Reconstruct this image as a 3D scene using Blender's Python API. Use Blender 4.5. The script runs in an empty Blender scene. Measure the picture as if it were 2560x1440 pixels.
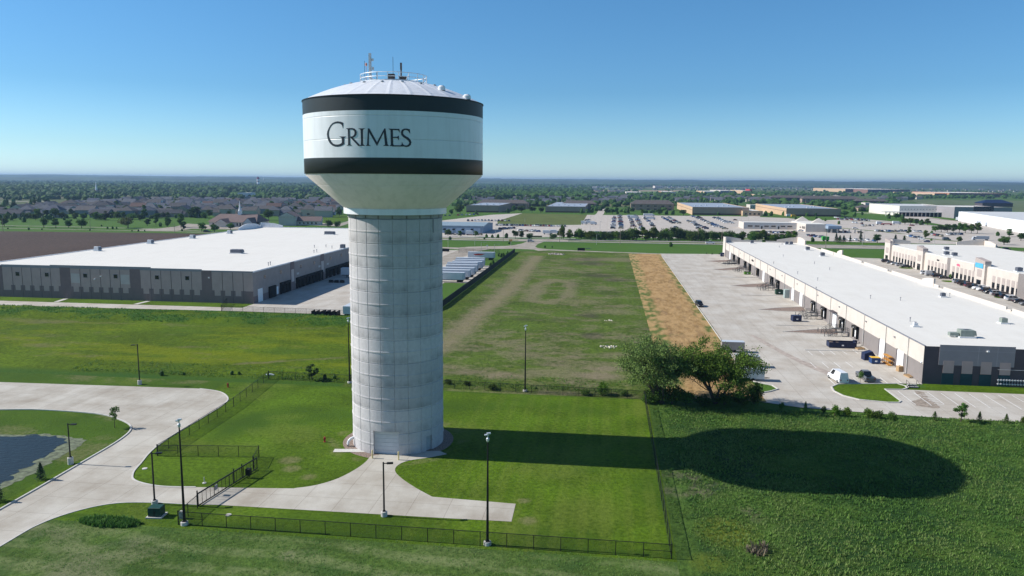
import bpy, bmesh, math, random
from mathutils import Vector, Matrix, noise
from mathutils.geometry import tessellate_polygon
SC = bpy.context.scene
R_ = math.radians
rnd = random.Random(7)

# ---------------------------------------------------------------- camera
F, PW, PH, HC = 1900.0, 2560.0, 1440.0, 39.7
PITCH = math.atan(269 / F); YAW = math.atan(239 / math.hypot(F, 269)); ROLL = R_(0.45)
FW = Vector((-math.sin(YAW) * math.cos(PITCH), math.cos(YAW) * math.cos(PITCH), -math.sin(PITCH)))
_r0 = Vector((math.cos(YAW), math.sin(YAW), 0)); _u0 = _r0.cross(FW)
RT = _r0 * math.cos(ROLL) + _u0 * math.sin(ROLL); UP = RT.cross(FW)
CAM = Vector((0, 0, HC))
cd = bpy.data.cameras.new('camera'); cam = bpy.data.objects.new('camera', cd); SC.collection.objects.link(cam)
cd.sensor_width = 36; cd.lens = F / PW * 36; cd.clip_start = 1; cd.clip_end = 60000
cam.matrix_world = Matrix(((RT.x, UP.x, -FW.x, 0), (RT.y, UP.y, -FW.y, 0), (RT.z, UP.z, -FW.z, HC), (0, 0, 0, 1)))
SC.camera = cam
# ---------------------------------------------------------------- world and sun
SUN_EL = R_(36.4); SUN_ANG = R_(180.2)      # direction to the sun, measured from +X
w = bpy.data.worlds.new('World'); SC.world = w; w.use_nodes = True
nt = w.node_tree; sky = nt.nodes.new('ShaderNodeTexSky'); sky.sky_type = 'NISHITA'; sky.sun_disc = False
sky.sun_elevation = SUN_EL; sky.sun_rotation = R_(90) - SUN_ANG
sky.air_density = 1.0; sky.dust_density = 0.3; sky.ozone_density = 1.9; sky.altitude = 300
bg = nt.nodes['Background']; bg.inputs[1].default_value = 0.122
stc = nt.nodes.new('ShaderNodeTexCoord'); ssx = nt.nodes.new('ShaderNodeSeparateXYZ'); nt.links.new(stc.outputs['Generated'], ssx.inputs[0])
srp = nt.nodes.new('ShaderNodeValToRGB'); nt.links.new(ssx.outputs['Z'], srp.inputs[0])       # clear polarised blue, paler toward the horizon
el = srp.color_ramp.elements; el[0].position = 0; el[0].color = (0.64, 0.90, 1.28, 1); el[1].position = 0.5; el[1].color = (0.48, 0.62, 0.74, 1)
for ps, c_ in ((.04, (0.50, 0.74, 0.98, 1)), (.11, (0.35, 0.61, 0.83, 1)), (.22, (0.35, 0.65, 0.86, 1))):
    q_ = el.new(ps); q_.color = c_
smx = nt.nodes.new('ShaderNodeMix'); smx.data_type = 'RGBA'; smx.blend_type = 'MULTIPLY'; smx.inputs['Factor'].default_value = 1
nt.links.new(sky.outputs[0], smx.inputs['A']); nt.links.new(srp.outputs[0], smx.inputs['B']); nt.links.new(smx.outputs['Result'], bg.inputs[0])
sd = bpy.data.lights.new('sun', 'SUN'); sd.energy = 4.9; sd.angle = R_(0.53); sd.color = (1, 0.955, 0.89)
so = bpy.data.objects.new('sun', sd); SC.collection.objects.link(so)
sdir = Vector((math.cos(SUN_ANG) * math.cos(SUN_EL), math.sin(SUN_ANG) * math.cos(SUN_EL), math.sin(SUN_EL)))
so.rotation_euler = sdir.to_track_quat('Z', 'Y').to_euler(); so.location = (0, 0, 200)
SC.view_settings.view_transform = 'Standard'; SC.view_settings.look = 'None'
SC.view_settings.exposure = 0.28; SC.view_settings.gamma = 1.0
SC.render.engine = 'CYCLES'; SC.cycles.max_bounces = 6; SC.cycles.transparent_max_bounces = 24
SC.cycles.volume_bounces = 0

# ---------------------------------------------------------------- measuring helpers (photo pixel -> point in the world)
def ray(px, py): return FW + RT * ((px - PW / 2) / F) - UP * ((py - PH / 2) / F)
def g(px, py, z=0.0):
    d = ray(px, py); return CAM + d * ((z - HC) / d.z)
def onx(px, py, X):
    d = ray(px, py); return CAM + d * (X / d.x)
def ony(px, py, Y):
    d = ray(px, py); return CAM + d * (Y / d.y)
def hz(px, py, p):
    d = ray(px, py); return HC + d.z * math.hypot(p[0], p[1]) / math.hypot(d.x, d.y)
def proj(p):
    v = Vector(p) - CAM; Z = v.dot(FW); return (PW / 2 + F * v.dot(RT) / Z, PH / 2 - F * v.dot(UP) / Z)
def GP(pts, z=0): return [tuple(g(x, y, z)[:2]) for x, y in pts]

# ---------------------------------------------------------------- objects
COL = SC.collection
def tag(o, label, cat=None, group=None, kind=None):
    if label: o['label'] = label
    if cat: o['category'] = cat
    if group: o['group'] = group
    if kind: o['kind'] = kind
    return o
def thing(name, label, cat, loc=(0, 0, 0), rz=0, group=None):
    o = bpy.data.objects.new(name, None); COL.objects.link(o); o.location = loc; o.rotation_euler = (0, 0, rz)
    o.empty_display_size = 0.5
    return tag(o, label, cat, group)
class MB:
    def __init__(s): s.v = []; s.f = []; s.m = []
    def add(s, vs, fs, mi=0):
        b = len(s.v); s.v += [tuple(v) for v in vs]; s.f += [tuple(b + i for i in f) for f in fs]; s.m += [mi] * len(fs)
    def box(s, x0, x1, y0, y1, z0, z1, mi=0):
        s.add([(x0, y0, z0), (x1, y0, z0), (x1, y1, z0), (x0, y1, z0), (x0, y0, z1), (x1, y0, z1), (x1, y1, z1), (x0, y1, z1)],
              [(0, 3, 2, 1), (4, 5, 6, 7), (0, 1, 5, 4), (1, 2, 6, 5), (2, 3, 7, 6), (3, 0, 4, 7)], mi)
    def cbox(s, cx, cy, cz, sx, sy, sz, mi=0): s.box(cx - sx / 2, cx + sx / 2, cy - sy / 2, cy + sy / 2, cz - sz / 2, cz + sz / 2, mi)
    def bevbox(s, x0, x1, y0, y1, z0, z1, b, mi=0):
        # box with chamfered top edges
        s.add([(x0, y0, z0), (x1, y0, z0), (x1, y1, z0), (x0, y1, z0), (x0, y0, z1 - b), (x1, y0, z1 - b), (x1, y1, z1 - b), (x0, y1, z1 - b),
               (x0 + b, y0 + b, z1), (x1 - b, y0 + b, z1), (x1 - b, y1 - b, z1), (x0 + b, y1 - b, z1)],
              [(0, 3, 2, 1), (8, 9, 10, 11), (0, 1, 5, 4), (1, 2, 6, 5), (2, 3, 7, 6), (3, 0, 4, 7), (4, 5, 9, 8), (5, 6, 10, 9), (6, 7, 11, 10), (7, 4, 8, 11)], mi)
    def tube(s, pts, r, n=8, mi=0, cap=True, r2=None):
        pts = [Vector(p) for p in pts]; N = len(pts); rings = []
        for i, p in enumerate(pts):
            d = (pts[min(i + 1, N - 1)] - pts[max(i - 1, 0)]).normalized()
            a = d.cross(Vector((0, 0, 1)))
            if a.length < 1e-3: a = Vector((1, 0, 0))
            a.normalize(); b = d.cross(a); rr = r if r2 is None else r + (r2 - r) * i / (N - 1)
            rings.append([p + a * rr * math.cos(2 * math.pi * k / n) + b * rr * math.sin(2 * math.pi * k / n) for k in range(n)])
        vs = [v for q in rings for v in q]; fs = []
        for i in range(N - 1):
            for k in range(n):
                fs.append((i * n + k, i * n + (k + 1) % n, (i + 1) * n + (k + 1) % n, (i + 1) * n + k))
        if cap: fs += [tuple(range(n - 1, -1, -1)), tuple((N - 1) * n + k for k in range(n))]
        s.add(vs, fs, mi)
    def lathe(s, prof, n=48, cx=0, cy=0, mi=0):
        vs = [(cx + r * math.cos(2 * math.pi * k / n), cy + r * math.sin(2 * math.pi * k / n), z) for r, z in prof for k in range(n)]
        fs = [(i * n + k, i * n + (k + 1) % n, (i + 1) * n + (k + 1) % n, (i + 1) * n + k) for i in range(len(prof) - 1) for k in range(n)]
        s.add(vs, fs, mi)
    def prism(s, poly, z0, z1, mi=0):
        n = len(poly); vs = [(x, y, z0) for x, y in poly] + [(x, y, z1) for x, y in poly]
        tris = tessellate_polygon([[Vector((x, y, 0)) for x, y in poly]])
        fs = [(i, (i + 1) % n, n + (i + 1) % n, n + i) for i in range(n)] + [tuple(n + i for i in t) for t in tris]
        s.add(vs, fs, mi)
    def flat(s, poly, z, mi=0):
        s.add([(x, y, z) for x, y in poly], tessellate_polygon([[Vector((x, y, 0)) for x, y in poly]]), mi)
    def xz(s, poly, y0, y1, mi=0):          # polygon in the xz plane extruded along y
        n = len(poly); vs = [(x, y0, z) for x, z in poly] + [(x, y1, z) for x, z in poly]
        tris = tessellate_polygon([[Vector((x, z, 0)) for x, z in poly]])
        fs = [(i, (i + 1) % n, n + (i + 1) % n, n + i) for i in range(n)] + [tuple(t) for t in tris] + [tuple(n + i for i in t[::-1]) for t in tris]
        s.add(vs, fs, mi)
    def yz(s, poly, x0, x1, mi=0):
        b = len(s.v); s.xz(poly, x0, x1, mi)
        for i in range(b, len(s.v)):
            a, c, z = s.v[i]; s.v[i] = (c, a, z)
    def build(s, name, mats, parent=None, loc=None, smooth=False, rz=0, fixn=True):
        me = bpy.data.meshes.new(name); me.from_pydata(s.v, [], s.f)
        for m in (mats if isinstance(mats, (list, tuple)) else [mats]): me.materials.append(m)
        if any(s.m): me.polygons.foreach_set('material_index', s.m)
        if fixn and len(s.f) < 60000:
            bm = bmesh.new(); bm.from_mesh(me); bmesh.ops.recalc_face_normals(bm, faces=bm.faces); bm.to_mesh(me); bm.free()
        if smooth: me.polygons.foreach_set('use_smooth', [True] * len(me.polygons))
        me.update()
        o = bpy.data.objects.new(name, me); COL.objects.link(o)
        if parent: o.parent = parent
        if loc is not None: o.location = loc
        o.rotation_euler = (0, 0, rz)
        return o
KIDS = {}
def kids(o):
    return [c for c in bpy.data.objects if c.parent == o]
def copy_tree(src, loc, rz=0, label=None, scale=None, tree=None, mats=None):
    """copy a thing and its parts; tree = cached list [(child, [grandchildren])]; mats = {part name: material}"""
    tree = tree if tree is not None else TREE(src)
    c = src.copy(); COL.objects.link(c); c.location = loc; c.rotation_euler = (0, 0, rz)
    if label: c['label'] = label
    if scale is not None: c.scale = scale if hasattr(scale, '__len__') else (scale,) * 3
    for ch, gs in tree:
        d = ch.copy(); COL.objects.link(d); d.parent = c; setm(d, mats)
        for g_ in gs:
            e = g_.copy(); COL.objects.link(e); e.parent = d; setm(e, mats)
    return c
def setm(o, mats):
    if mats:
        for k, m in mats.items():
            if o.name.split('.')[0] == k:
                o.material_slots[0].link = 'OBJECT'; o.material_slots[0].material = m
def TREE(src): return [(c, kids(c)) for c in kids(src)]
ORD = lambda n: {1: 'first', 2: 'second', 3: 'third', 4: 'fourth', 5: 'fifth', 6: 'sixth', 7: 'seventh', 8: 'eighth', 9: 'ninth', 10: 'tenth'}.get(n, '%d%s' % (n, 'th' if 10 < n % 100 < 14 else {1: 'st', 2: 'nd', 3: 'rd'}.get(n % 10, 'th')))

# ---------------------------------------------------------------- materials
MATS = {}
def mat(name, col, rough=0.8, metal=0.0, var=0.12, scale=0.8, bump=0.0, spec=0.3, detail=4, dirt=None, coords='Object'):
    if name in MATS: return MATS[name]
    m = bpy.data.materials.new(name); m.use_nodes = True; n = m.node_tree.nodes; L = m.node_tree.links
    p = n['Principled BSDF']; p.inputs['Roughness'].default_value = rough; p.inputs['Metallic'].default_value = metal
    p.inputs['Specular IOR Level'].default_value = spec
    tc = n.new('ShaderNodeTexCoord'); nz = n.new('ShaderNodeTexNoise'); nz.inputs['Scale'].default_value = scale; nz.inputs['Detail'].default_value = detail
    L.new(tc.outputs[coords], nz.inputs['Vector'])
    r = n.new('ShaderNodeMapRange'); r.inputs['From Min'].default_value = 0.3; r.inputs['From Max'].default_value = 0.7
    r.inputs['To Min'].default_value = 0; r.inputs['To Max'].default_value = 1; L.new(nz.outputs[0], r.inputs['Value'])
    mx = n.new('ShaderNodeMix'); mx.data_type = 'RGBA'; L.new(r.outputs[0], mx.inputs['Factor'])
    c0 = [c * (1 - var) for c in col]; c1 = dirt if dirt else [min(1, c * (1 + var)) for c in col]
    mx.inputs['A'].default_value = (*c0, 1); mx.inputs['B'].default_value = (*c1, 1)
    L.new(mx.outputs['Result'], p.inputs['Base Color'])
    if bump:
        b = n.new('ShaderNodeBump'); b.inputs['Strength'].default_value = 1; b.inputs['Distance'].default_value = bump
        L.new(nz.outputs[0], b.inputs['Height']); L.new(b.outputs[0], p.inputs['Normal'])
    MATS[name] = m; return m
def nodes_of(m): return m.node_tree.nodes, m.node_tree.links
def ground_mat(name, base, dirt, yellow, dark, s1=0.25, s2=2.5, bump=0.12, stripes=None, attr=True, clump=1.0):
    """grass / soil ground: base colour broken up at two scales, plus the patches stored in the mesh attribute 'patch' (r dirt, g yellow, b lush)"""
    m = bpy.data.materials.new(name); m.use_nodes = True; n, L = nodes_of(m)
    p = n['Principled BSDF']; p.inputs['Roughness'].default_value = 0.95; p.inputs['Specular IOR Level'].default_value = 0.1
    tc = n.new('ShaderNodeTexCoord')
    def nz(sc, det=6, rough=0.6):
        q = n.new('ShaderNodeTexNoise'); q.inputs['Scale'].default_value = sc; q.inputs['Detail'].default_value = det; q.inputs['Roughness'].default_value = rough
        L.new(tc.outputs['Object'], q.inputs['Vector']); return q.outputs[0]
    def rng(v, a, b, c=0.0, d=1.0):
        q = n.new('ShaderNodeMapRange'); q.inputs['From Min'].default_value = a; q.inputs['From Max'].default_value = b
        q.inputs['To Min'].default_value = c; q.inputs['To Max'].default_value = d; L.new(v, q.inputs['Value']); return q.outputs[0]
    def mix(f, a, b, mode='MIX'):
        q = n.new('ShaderNodeMix'); q.data_type = 'RGBA'; q.blend_type = mode
        if isinstance(f, (int, float)): q.inputs['Factor'].default_value = f
        else: L.new(f, q.inputs['Factor'])
        for k, v in (('A', a), ('B', b)):
            if isinstance(v, tuple): q.inputs[k].default_value = (*v, 1)
            else: L.new(v, q.inputs[k])
        return q.outputs['Result']
    n1 = nz(s1); n2 = nz(s2, 8, 0.7); n3 = nz(s2 * 6, 4, 0.7)
    c = mix(rng(n1, .35, .65), tuple(v * .78 for v in base), tuple(v * 1.2 for v in base))
    c = mix(rng(n2, .3, .7, 0, 1), mix(1.0, c, (0.50, 0.54, 0.50), 'MULTIPLY'), mix(1.0, c, (1.5, 1.45, 1.35), 'MULTIPLY'))
    if attr:
        a = n.new('ShaderNodeAttribute'); a.attribute_name = 'patch'; sp = n.new('ShaderNodeSeparateColor'); L.new(a.outputs['Color'], sp.inputs[0])
        def wt(o, k):
            ad = n.new('ShaderNodeMath'); ad.operation = 'ADD'; L.new(o, ad.inputs[0])
            q = rng(n2, .25, .75, -k, k); L.new(q, ad.inputs[1]); ml = n.new('ShaderNodeMath'); ml.operation = 'MULTIPLY'; ml.use_clamp = True
            L.new(ad.outputs[0], ml.inputs[0]); g0 = rng(o, 0.02, 0.2); L.new(g0, ml.inputs[1]); return ml.outputs[0]
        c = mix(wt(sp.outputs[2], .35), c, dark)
        c = mix(wt(sp.outputs[1], .35), c, yellow)
        c = mix(wt(sp.outputs[0], .4), c, mix(rng(n3, .3, .7), tuple(v * .72 for v in dirt), tuple(v * 1.2 for v in dirt)))
    if stripes:
        wv = n.new('ShaderNodeTexWave'); wv.inputs['Scale'].default_value = stripes; wv.inputs['Distortion'].default_value = 0.8; wv.inputs['Detail'].default_value = 2
        L.new(tc.outputs['Object'], wv.inputs['Vector'])
        c = mix(rng(wv.outputs[0], 0, 1), mix(1.0, c, (0.9, 0.92, 0.9), 'MULTIPLY'), mix(1.0, c, (1.08, 1.06, 1.02), 'MULTIPLY'))
    L.new(c, p.inputs['Base Color'])
    mm = n.new('ShaderNodeMath'); mm.operation = 'ADD'; L.new(n2, mm.inputs[0]); k = n.new('ShaderNodeMath'); k.operation = 'MULTIPLY'; k.inputs[1].default_value = 0.35
    L.new(n3, k.inputs[0]); L.new(k.outputs[0], mm.inputs[1])
    b = n.new('ShaderNodeBump'); b.inputs['Distance'].default_value = bump; b.inputs['Strength'].default_value = 1
    L.new(mm.outputs[0], b.inputs['Height']); L.new(b.outputs[0], p.inputs['Normal'])
    MATS[name] = m; return m
def concrete_mat(name, col, joint=4.6, stain=(0.72, 0.68, 0.64), tracks=True):
    m = bpy.data.materials.new(name); m.use_nodes = True; n, L = nodes_of(m)
    p = n['Principled BSDF']; p.inputs['Roughness'].default_value = 0.85; p.inputs['Specular IOR Level'].default_value = 0.25
    tc = n.new('ShaderNodeTexCoord')
    def nz(sc, det=6, vec=None):
        q = n.new('ShaderNodeTexNoise'); q.inputs['Scale'].default_value = sc; q.inputs['Detail'].default_value = det; q.inputs['Roughness'].default_value = 0.65
        L.new(vec or tc.outputs['Object'], q.inputs['Vector']); return q.outputs[0]
    def mixm(fac, a, mul):
        q = n.new('ShaderNodeMix'); q.data_type = 'RGBA'; q.blend_type = 'MULTIPLY'; L.new(fac, q.inputs['Factor'])
        if isinstance(a, tuple): q.inputs['A'].default_value = (*a, 1)
        else: L.new(a, q.inputs['A'])
        q.inputs['B'].default_value = (*mul, 1); return q.outputs['Result']
    def rng(v, a, b, c=0.0, d=1.0):
        q = n.new('ShaderNodeMapRange'); q.inputs['From Min'].default_value = a; q.inputs['From Max'].default_value = b
        q.inputs['To Min'].default_value = c; q.inputs['To Max'].default_value = d; L.new(v, q.inputs['Value']); return q.outputs[0]
    mp = n.new('ShaderNodeMapping'); mp.inputs['Scale'].default_value = (1, 0.22, 1); L.new(tc.outputs['Object'], mp.inputs['Vector'])
    c = mixm(rng(nz(0.12), .4, .66), tuple(col), stain)
    c = mixm(rng(nz(0.35, 8, mp.outputs[0]), .45, .75, 0, .8), c, (0.8, 0.77, 0.74))
    c = mixm(rng(nz(6), .3, .8, 0, .4), c, (0.86, 0.86, 0.86))
    br = n.new('ShaderNodeTexBrick'); br.offset = 0; br.inputs['Scale'].default_value = 1.0 / joint; br.inputs['Mortar Size'].default_value = 0.007
    br.inputs['Brick Width'].default_value = 1; br.inputs['Row Height'].default_value = 1
    br.inputs['Color1'].default_value = (1, 1, 1, 1); br.inputs['Color2'].default_value = (0.95, 0.95, 0.95, 1); br.inputs['Mortar'].default_value = (0.62, 0.60, 0.58, 1)
    L.new(tc.outputs['Object'], br.inputs['Vector'])
    q = n.new('ShaderNodeMix'); q.data_type = 'RGBA'; q.blend_type = 'MULTIPLY'; q.inputs['Factor'].default_value = 1; L.new(c, q.inputs['A']); L.new(br.outputs['Color'], q.inputs['B'])
    L.new(q.outputs['Result'], p.inputs['Base Color']); MATS[name] = m; return m
def leaf_mat(name, col, var=0.5):
    m = bpy.data.materials.new(name); m.use_nodes = True; n, L = nodes_of(m); p = n['Principled BSDF']
    p.inputs['Roughness'].default_value = 0.7; p.inputs['Specular IOR Level'].default_value = 0.15
    ge = n.new('ShaderNodeNewGeometry'); oi = n.new('ShaderNodeObjectInfo')
    mx = n.new('ShaderNodeMix'); mx.data_type = 'RGBA'; L.new(ge.outputs['Random Per Island'], mx.inputs['Factor'])
    mx.inputs['A'].default_value = (col[0] * (1 - var), col[1] * (1 - var), col[2] * (1 - var * .8), 1)
    mx.inputs['B'].default_value = (col[0] * (1 + var), col[1] * (1 + var * .8), col[2] * (1 + var * .4), 1)
    hs = n.new('ShaderNodeHueSaturation'); L.new(mx.outputs['Result'], hs.inputs['Color'])
    r = n.new('ShaderNodeMapRange'); r.inputs['To Min'].default_value = 0.49; r.inputs['To Max'].default_value = 0.53; L.new(oi.outputs['Random'], r.inputs['Value']); L.new(r.outputs[0], hs.inputs['Hue'])
    r2 = n.new('ShaderNodeMapRange'); r2.inputs['To Min'].default_value = 0.7; r2.inputs['To Max'].default_value = 1.3; L.new(oi.outputs['Random'], r2.inputs['Value']); L.new(r2.outputs[0], hs.inputs['Value'])
    L.new(hs.outputs[0], p.inputs['Base Color'])
    tr = n.new('ShaderNodeBsdfTranslucent'); L.new(hs.outputs[0], tr.inputs['Color']); ms = n.new('ShaderNodeMixShader'); ms.inputs[0].default_value = 0.25
    L.new(p.outputs[0], ms.inputs[1]); L.new(tr.outputs[0], ms.inputs[2]); L.new(ms.outputs[0], n['Material Output'].inputs['Surface'])
    MATS[name] = m; return m
def roof_mat(name, col):
    m = concrete_mat(name, col, 3.0, (0.93, 0.93, 0.92)); 
    for q in m.node_tree.nodes:
        if q.type == 'MIX' and q.blend_type == 'MULTIPLY' and not q.inputs['B'].is_linked:
            v = q.inputs['B'].default_value; q.inputs['B'].default_value = (1 - (1 - v[0]) * .35, 1 - (1 - v[1]) * .35, 1 - (1 - v[2]) * .35, 1)
        if q.type == 'TEX_BRICK': q.inputs['Mortar'].default_value = (.93, .93, .94, 1); q.inputs['Color2'].default_value = (.985, .985, .985, 1); q.inputs['Mortar Size'].default_value = .02; q.inputs['Brick Width'].default_value = 6
    return m
def glass_mat(name, col=(0.02, 0.03, 0.035)): return mat(name, col, 0.12, 0, 0.1, 2, spec=0.6)
# ---------------------------------------------------------------- ground
def struct(o): o['kind'] = 'structure'; return o
def sm(a, b, v):
    t = max(0.0, min(1.0, (v - a) / (b - a))); return t * t * (3 - 2 * t)
def N(x, y, s, seed=0): return noise.noise(Vector((x * s + seed * 17.3, y * s - seed * 9.1, seed * 3.7))) * .5 + .5
def FB(x, y, s, seed=0): return .55 * N(x, y, s, seed) + .3 * N(x, y, s * 2.3, seed + 1) + .15 * N(x, y, s * 5, seed + 2)
def grid(name, x0, x1, y0, y1, st, z, m, paint=None, relief=None, clip=None):
    nx = max(1, int((x1 - x0) / st)); ny = max(1, int((y1 - y0) / st)); vs = []; cs = []
    for j in range(ny + 1):
        y = y0 + (y1 - y0) * j / ny
        for i in range(nx + 1):
            x = x0 + (x1 - x0) * i / nx
            vs.append((x, y, z + (relief(x, y) if relief else 0)))
            cs += list(paint(x, y)) + [1.0] if paint else [0, 0, 0, 1.0]
    fs = [(j * (nx + 1) + i, j * (nx + 1) + i + 1, (j + 1) * (nx + 1) + i + 1, (j + 1) * (nx + 1) + i) for j in range(ny) for i in range(nx)]
    me = bpy.data.meshes.new(name); me.from_pydata(vs, [], fs); me.materials.append(m)
    a = me.color_attributes.new('patch', 'FLOAT_COLOR', 'POINT'); a.data.foreach_set('color', cs)
    me.polygons.foreach_set('use_smooth', [True] * len(fs))
    o = bpy.data.objects.new(name, me); COL.objects.link(o); return struct(o)
def sheet(name, poly, z, m):
    b = MB(); b.flat(poly, z); o = b.build(name, m, fixn=False)
    for p in o.data.polygons:
        if p.normal.z < 0: p.flip()
    return struct(o)
def ribbon(pts, w):
    pts = [Vector((p[0], p[1])) for p in pts]; L = []; Rr = []
    for i, p in enumerate(pts):
        d = (pts[min(i + 1, len(pts) - 1)] - pts[max(i - 1, 0)]).normalized(); nrm = Vector((-d.y, d.x)) * w / 2
        L.append(tuple(p + nrm)); Rr.append(tuple(p - nrm))
    return L + Rr[::-1]
def kerb(mb, pts, w=0.2, h=0.14, z=0):
    r = ribbon(pts, w); n = len(pts)
    for i in range(n - 1):
        q = [r[i], r[i + 1], r[2 * n - 2 - i], r[2 * n - 1 - i]]
        mb.add([(x, y, z) for x, y in q] + [(x, y, z + h) for x, y in q], [(0, 1, 5, 4), (1, 2, 6, 5), (2, 3, 7, 6), (3, 0, 4, 7), (4, 5, 6, 7)])
def spline(pts, k=6):
    out = []; n = len(pts)
    for i in range(n - 1):
        p0, p1, p2, p3 = (Vector(pts[max(i - 1, 0)]), Vector(pts[i]), Vector(pts[i + 1]), Vector(pts[min(i + 2, n - 1)]))
        for j in range(k):
            t = j / k
            out.append(tuple(0.5 * ((2 * p1) + (p2 - p0) * t + (2 * p0 - 5 * p1 + 4 * p2 - p3) * t * t + (3 * p1 - p0 - 3 * p2 + p3) * t ** 3)))
    out.append(tuple(pts[-1])); return out
def dseg(p, a, b):
    ax, ay = a; bx, by = b; dx, dy = bx - ax, by - ay; t = max(0, min(1, ((p[0] - ax) * dx + (p[1] - ay) * dy) / (dx * dx + dy * dy)))
    return math.hypot(p[0] - ax - t * dx, p[1] - ay - t * dy)

M_LAWN = ground_mat('lawn_grass', (0.074, 0.134, 0.007), (0.22, 0.19, 0.10), (0.15, 0.19, 0.03), (0.036, 0.085, 0.008), .10, 1.7, .16)
M_MEAD = ground_mat('meadow_ground', (0.075, 0.14, 0.026), (0.20, 0.16, 0.12), (0.13, 0.17, 0.02), (0.03, 0.075, 0.018), .12, 1.3, .5)
M_VERGE = ground_mat('verge_grass', (0.075, 0.13, 0.026), (0.19, 0.19, 0.11), (0.17, 0.21, 0.08), (0.04, 0.09, 0.02), .12, 1.5, .22)
M_FIELD = ground_mat('field_grass', (0.083, 0.133, 0.005), (0.17, 0.155, 0.075), (0.15, 0.185, 0.004), (0.04, 0.10, 0.012), .05, 1.2, .3)
M_LOT = ground_mat('vacant_ground', (0.080, 0.125, 0.018), (0.24, 0.20, 0.125), (0.15, 0.17, 0.03), (0.07, 0.065, 0.04), .06, .9, .4)
M_STRAW = ground_mat('straw_ground', (0.33, 0.205, 0.09), (0.48, 0.31, 0.14), (0.11, 0.145, 0.035), (0.27, 0.18, 0.10), .08, 1.2, .3)
M_PLOW = ground_mat('plowed_soil', (0.068, 0.05, 0.044), (0.15, 0.10, 0.07), (0.05, 0.05, 0.03), (0.03, 0.022, 0.024), .02, .5, .3)
M_CONC = concrete_mat('driveway_concrete', (0.53, 0.50, 0.435), 4.6)
M_CONC2 = concrete_mat('yard_concrete', (0.55, 0.515, 0.455), 4.6, (0.82, 0.78, 0.74))
M_ROAD = concrete_mat('road_concrete', (0.40, 0.36, 0.30), 6)
M_LOTC = concrete_mat('lot_concrete', (0.54, 0.49, 0.43), 6, (0.9, 0.88, 0.87))
M_KERB = mat('kerb_concrete', (0.55, 0.53, 0.49), .85, 0, .1, 2)
M_PAINT = mat('road_paint', (0.78, 0.78, 0.76), .7, 0, .08, 3)

# far ground: green close by, fields and bare plots further out
m = bpy.data.materials.new('ground_grass'); m.use_nodes = True; n, L = nodes_of(m)
p = n['Principled BSDF']; p.inputs['Roughness'].default_value = 0.95; p.inputs['Specular IOR Level'].default_value = 0.1
tc = n.new('ShaderNodeTexCoord'); vo = n.new('ShaderNodeTexVoronoi'); vo.inputs['Scale'].default_value = 0.0028; vo.distance = 'CHEBYCHEV'
L.new(tc.outputs['Object'], vo.inputs['Vector']); cr = n.new('ShaderNodeValToRGB'); L.new(vo.outputs['Color'], cr.inputs[0])
e = cr.color_ramp.elements; e[0].position = 0.0; e[0].color = (0.05, 0.10, 0.025, 1); e[1].position = 1; e[1].color = (0.10, 0.16, 0.04, 1)
for pos, c in ((.3, (0.075, 0.135, 0.03, 1)), (.5, (0.06, 0.10, 0.03, 1)), (.62, (0.15, 0.13, 0.075, 1)), (.72, (0.07, 0.12, 0.03, 1)), (.85, (0.12, 0.105, 0.07, 1))):
    q = e.new(pos); q.color = c
gn = n.new('ShaderNodeTexNoise'); gn.inputs['Scale'].default_value = .03; gn.inputs['Detail'].default_value = 12; gn.inputs['Roughness'].default_value = .7; L.new(tc.outputs['Object'], gn.inputs['Vector'])
gm = n.new('ShaderNodeMix'); gm.data_type = 'RGBA'; L.new(gn.outputs[0], gm.inputs['Factor']); gm.inputs['A'].default_value = (0.045, 0.11, 0.014, 1); gm.inputs['B'].default_value = (0.085, 0.16, 0.025, 1)
ln = n.new('ShaderNodeVectorMath'); ln.operation = 'LENGTH'; L.new(tc.outputs['Object'], ln.inputs[0]); rr = n.new('ShaderNodeMapRange'); rr.inputs['From Min'].default_value = 1150; rr.inputs['From Max'].default_value = 1300
L.new(ln.outputs['Value'], rr.inputs['Value']); g2 = n.new('ShaderNodeMix'); g2.data_type = 'RGBA'; L.new(rr.outputs[0], g2.inputs['Factor']); L.new(gm.outputs['Result'], g2.inputs['A']); L.new(cr.outputs[0], g2.inputs['B'])
L.new(g2.outputs['Result'], p.inputs['Base Color'])
bn = n.new('ShaderNodeTexNoise'); bn.inputs['Scale'].default_value = 1.2; bn.inputs['Detail'].default_value = 6; L.new(tc.outputs['Object'], bn.inputs['Vector'])
b = n.new('ShaderNodeBump'); b.inputs['Distance'].default_value = .3; L.new(bn.outputs[0], b.inputs['Height']); L.new(b.outputs[0], p.inputs['Normal'])
M_GND = m
b = MB(); S = [-16000, -6000, -2500, -1000, -300, 0, 300, 1000, 2500, 6000, 16000]
vs = [(x, y, -0.02) for y in S for x in S]; k = len(S)
b.add(vs, [(j * k + i, j * k + i + 1, (j + 1) * k + i + 1, (j + 1) * k + i) for j in range(k - 1) for i in range(k - 1)])
struct(b.build('ground', M_GND, fixn=False))

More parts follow.
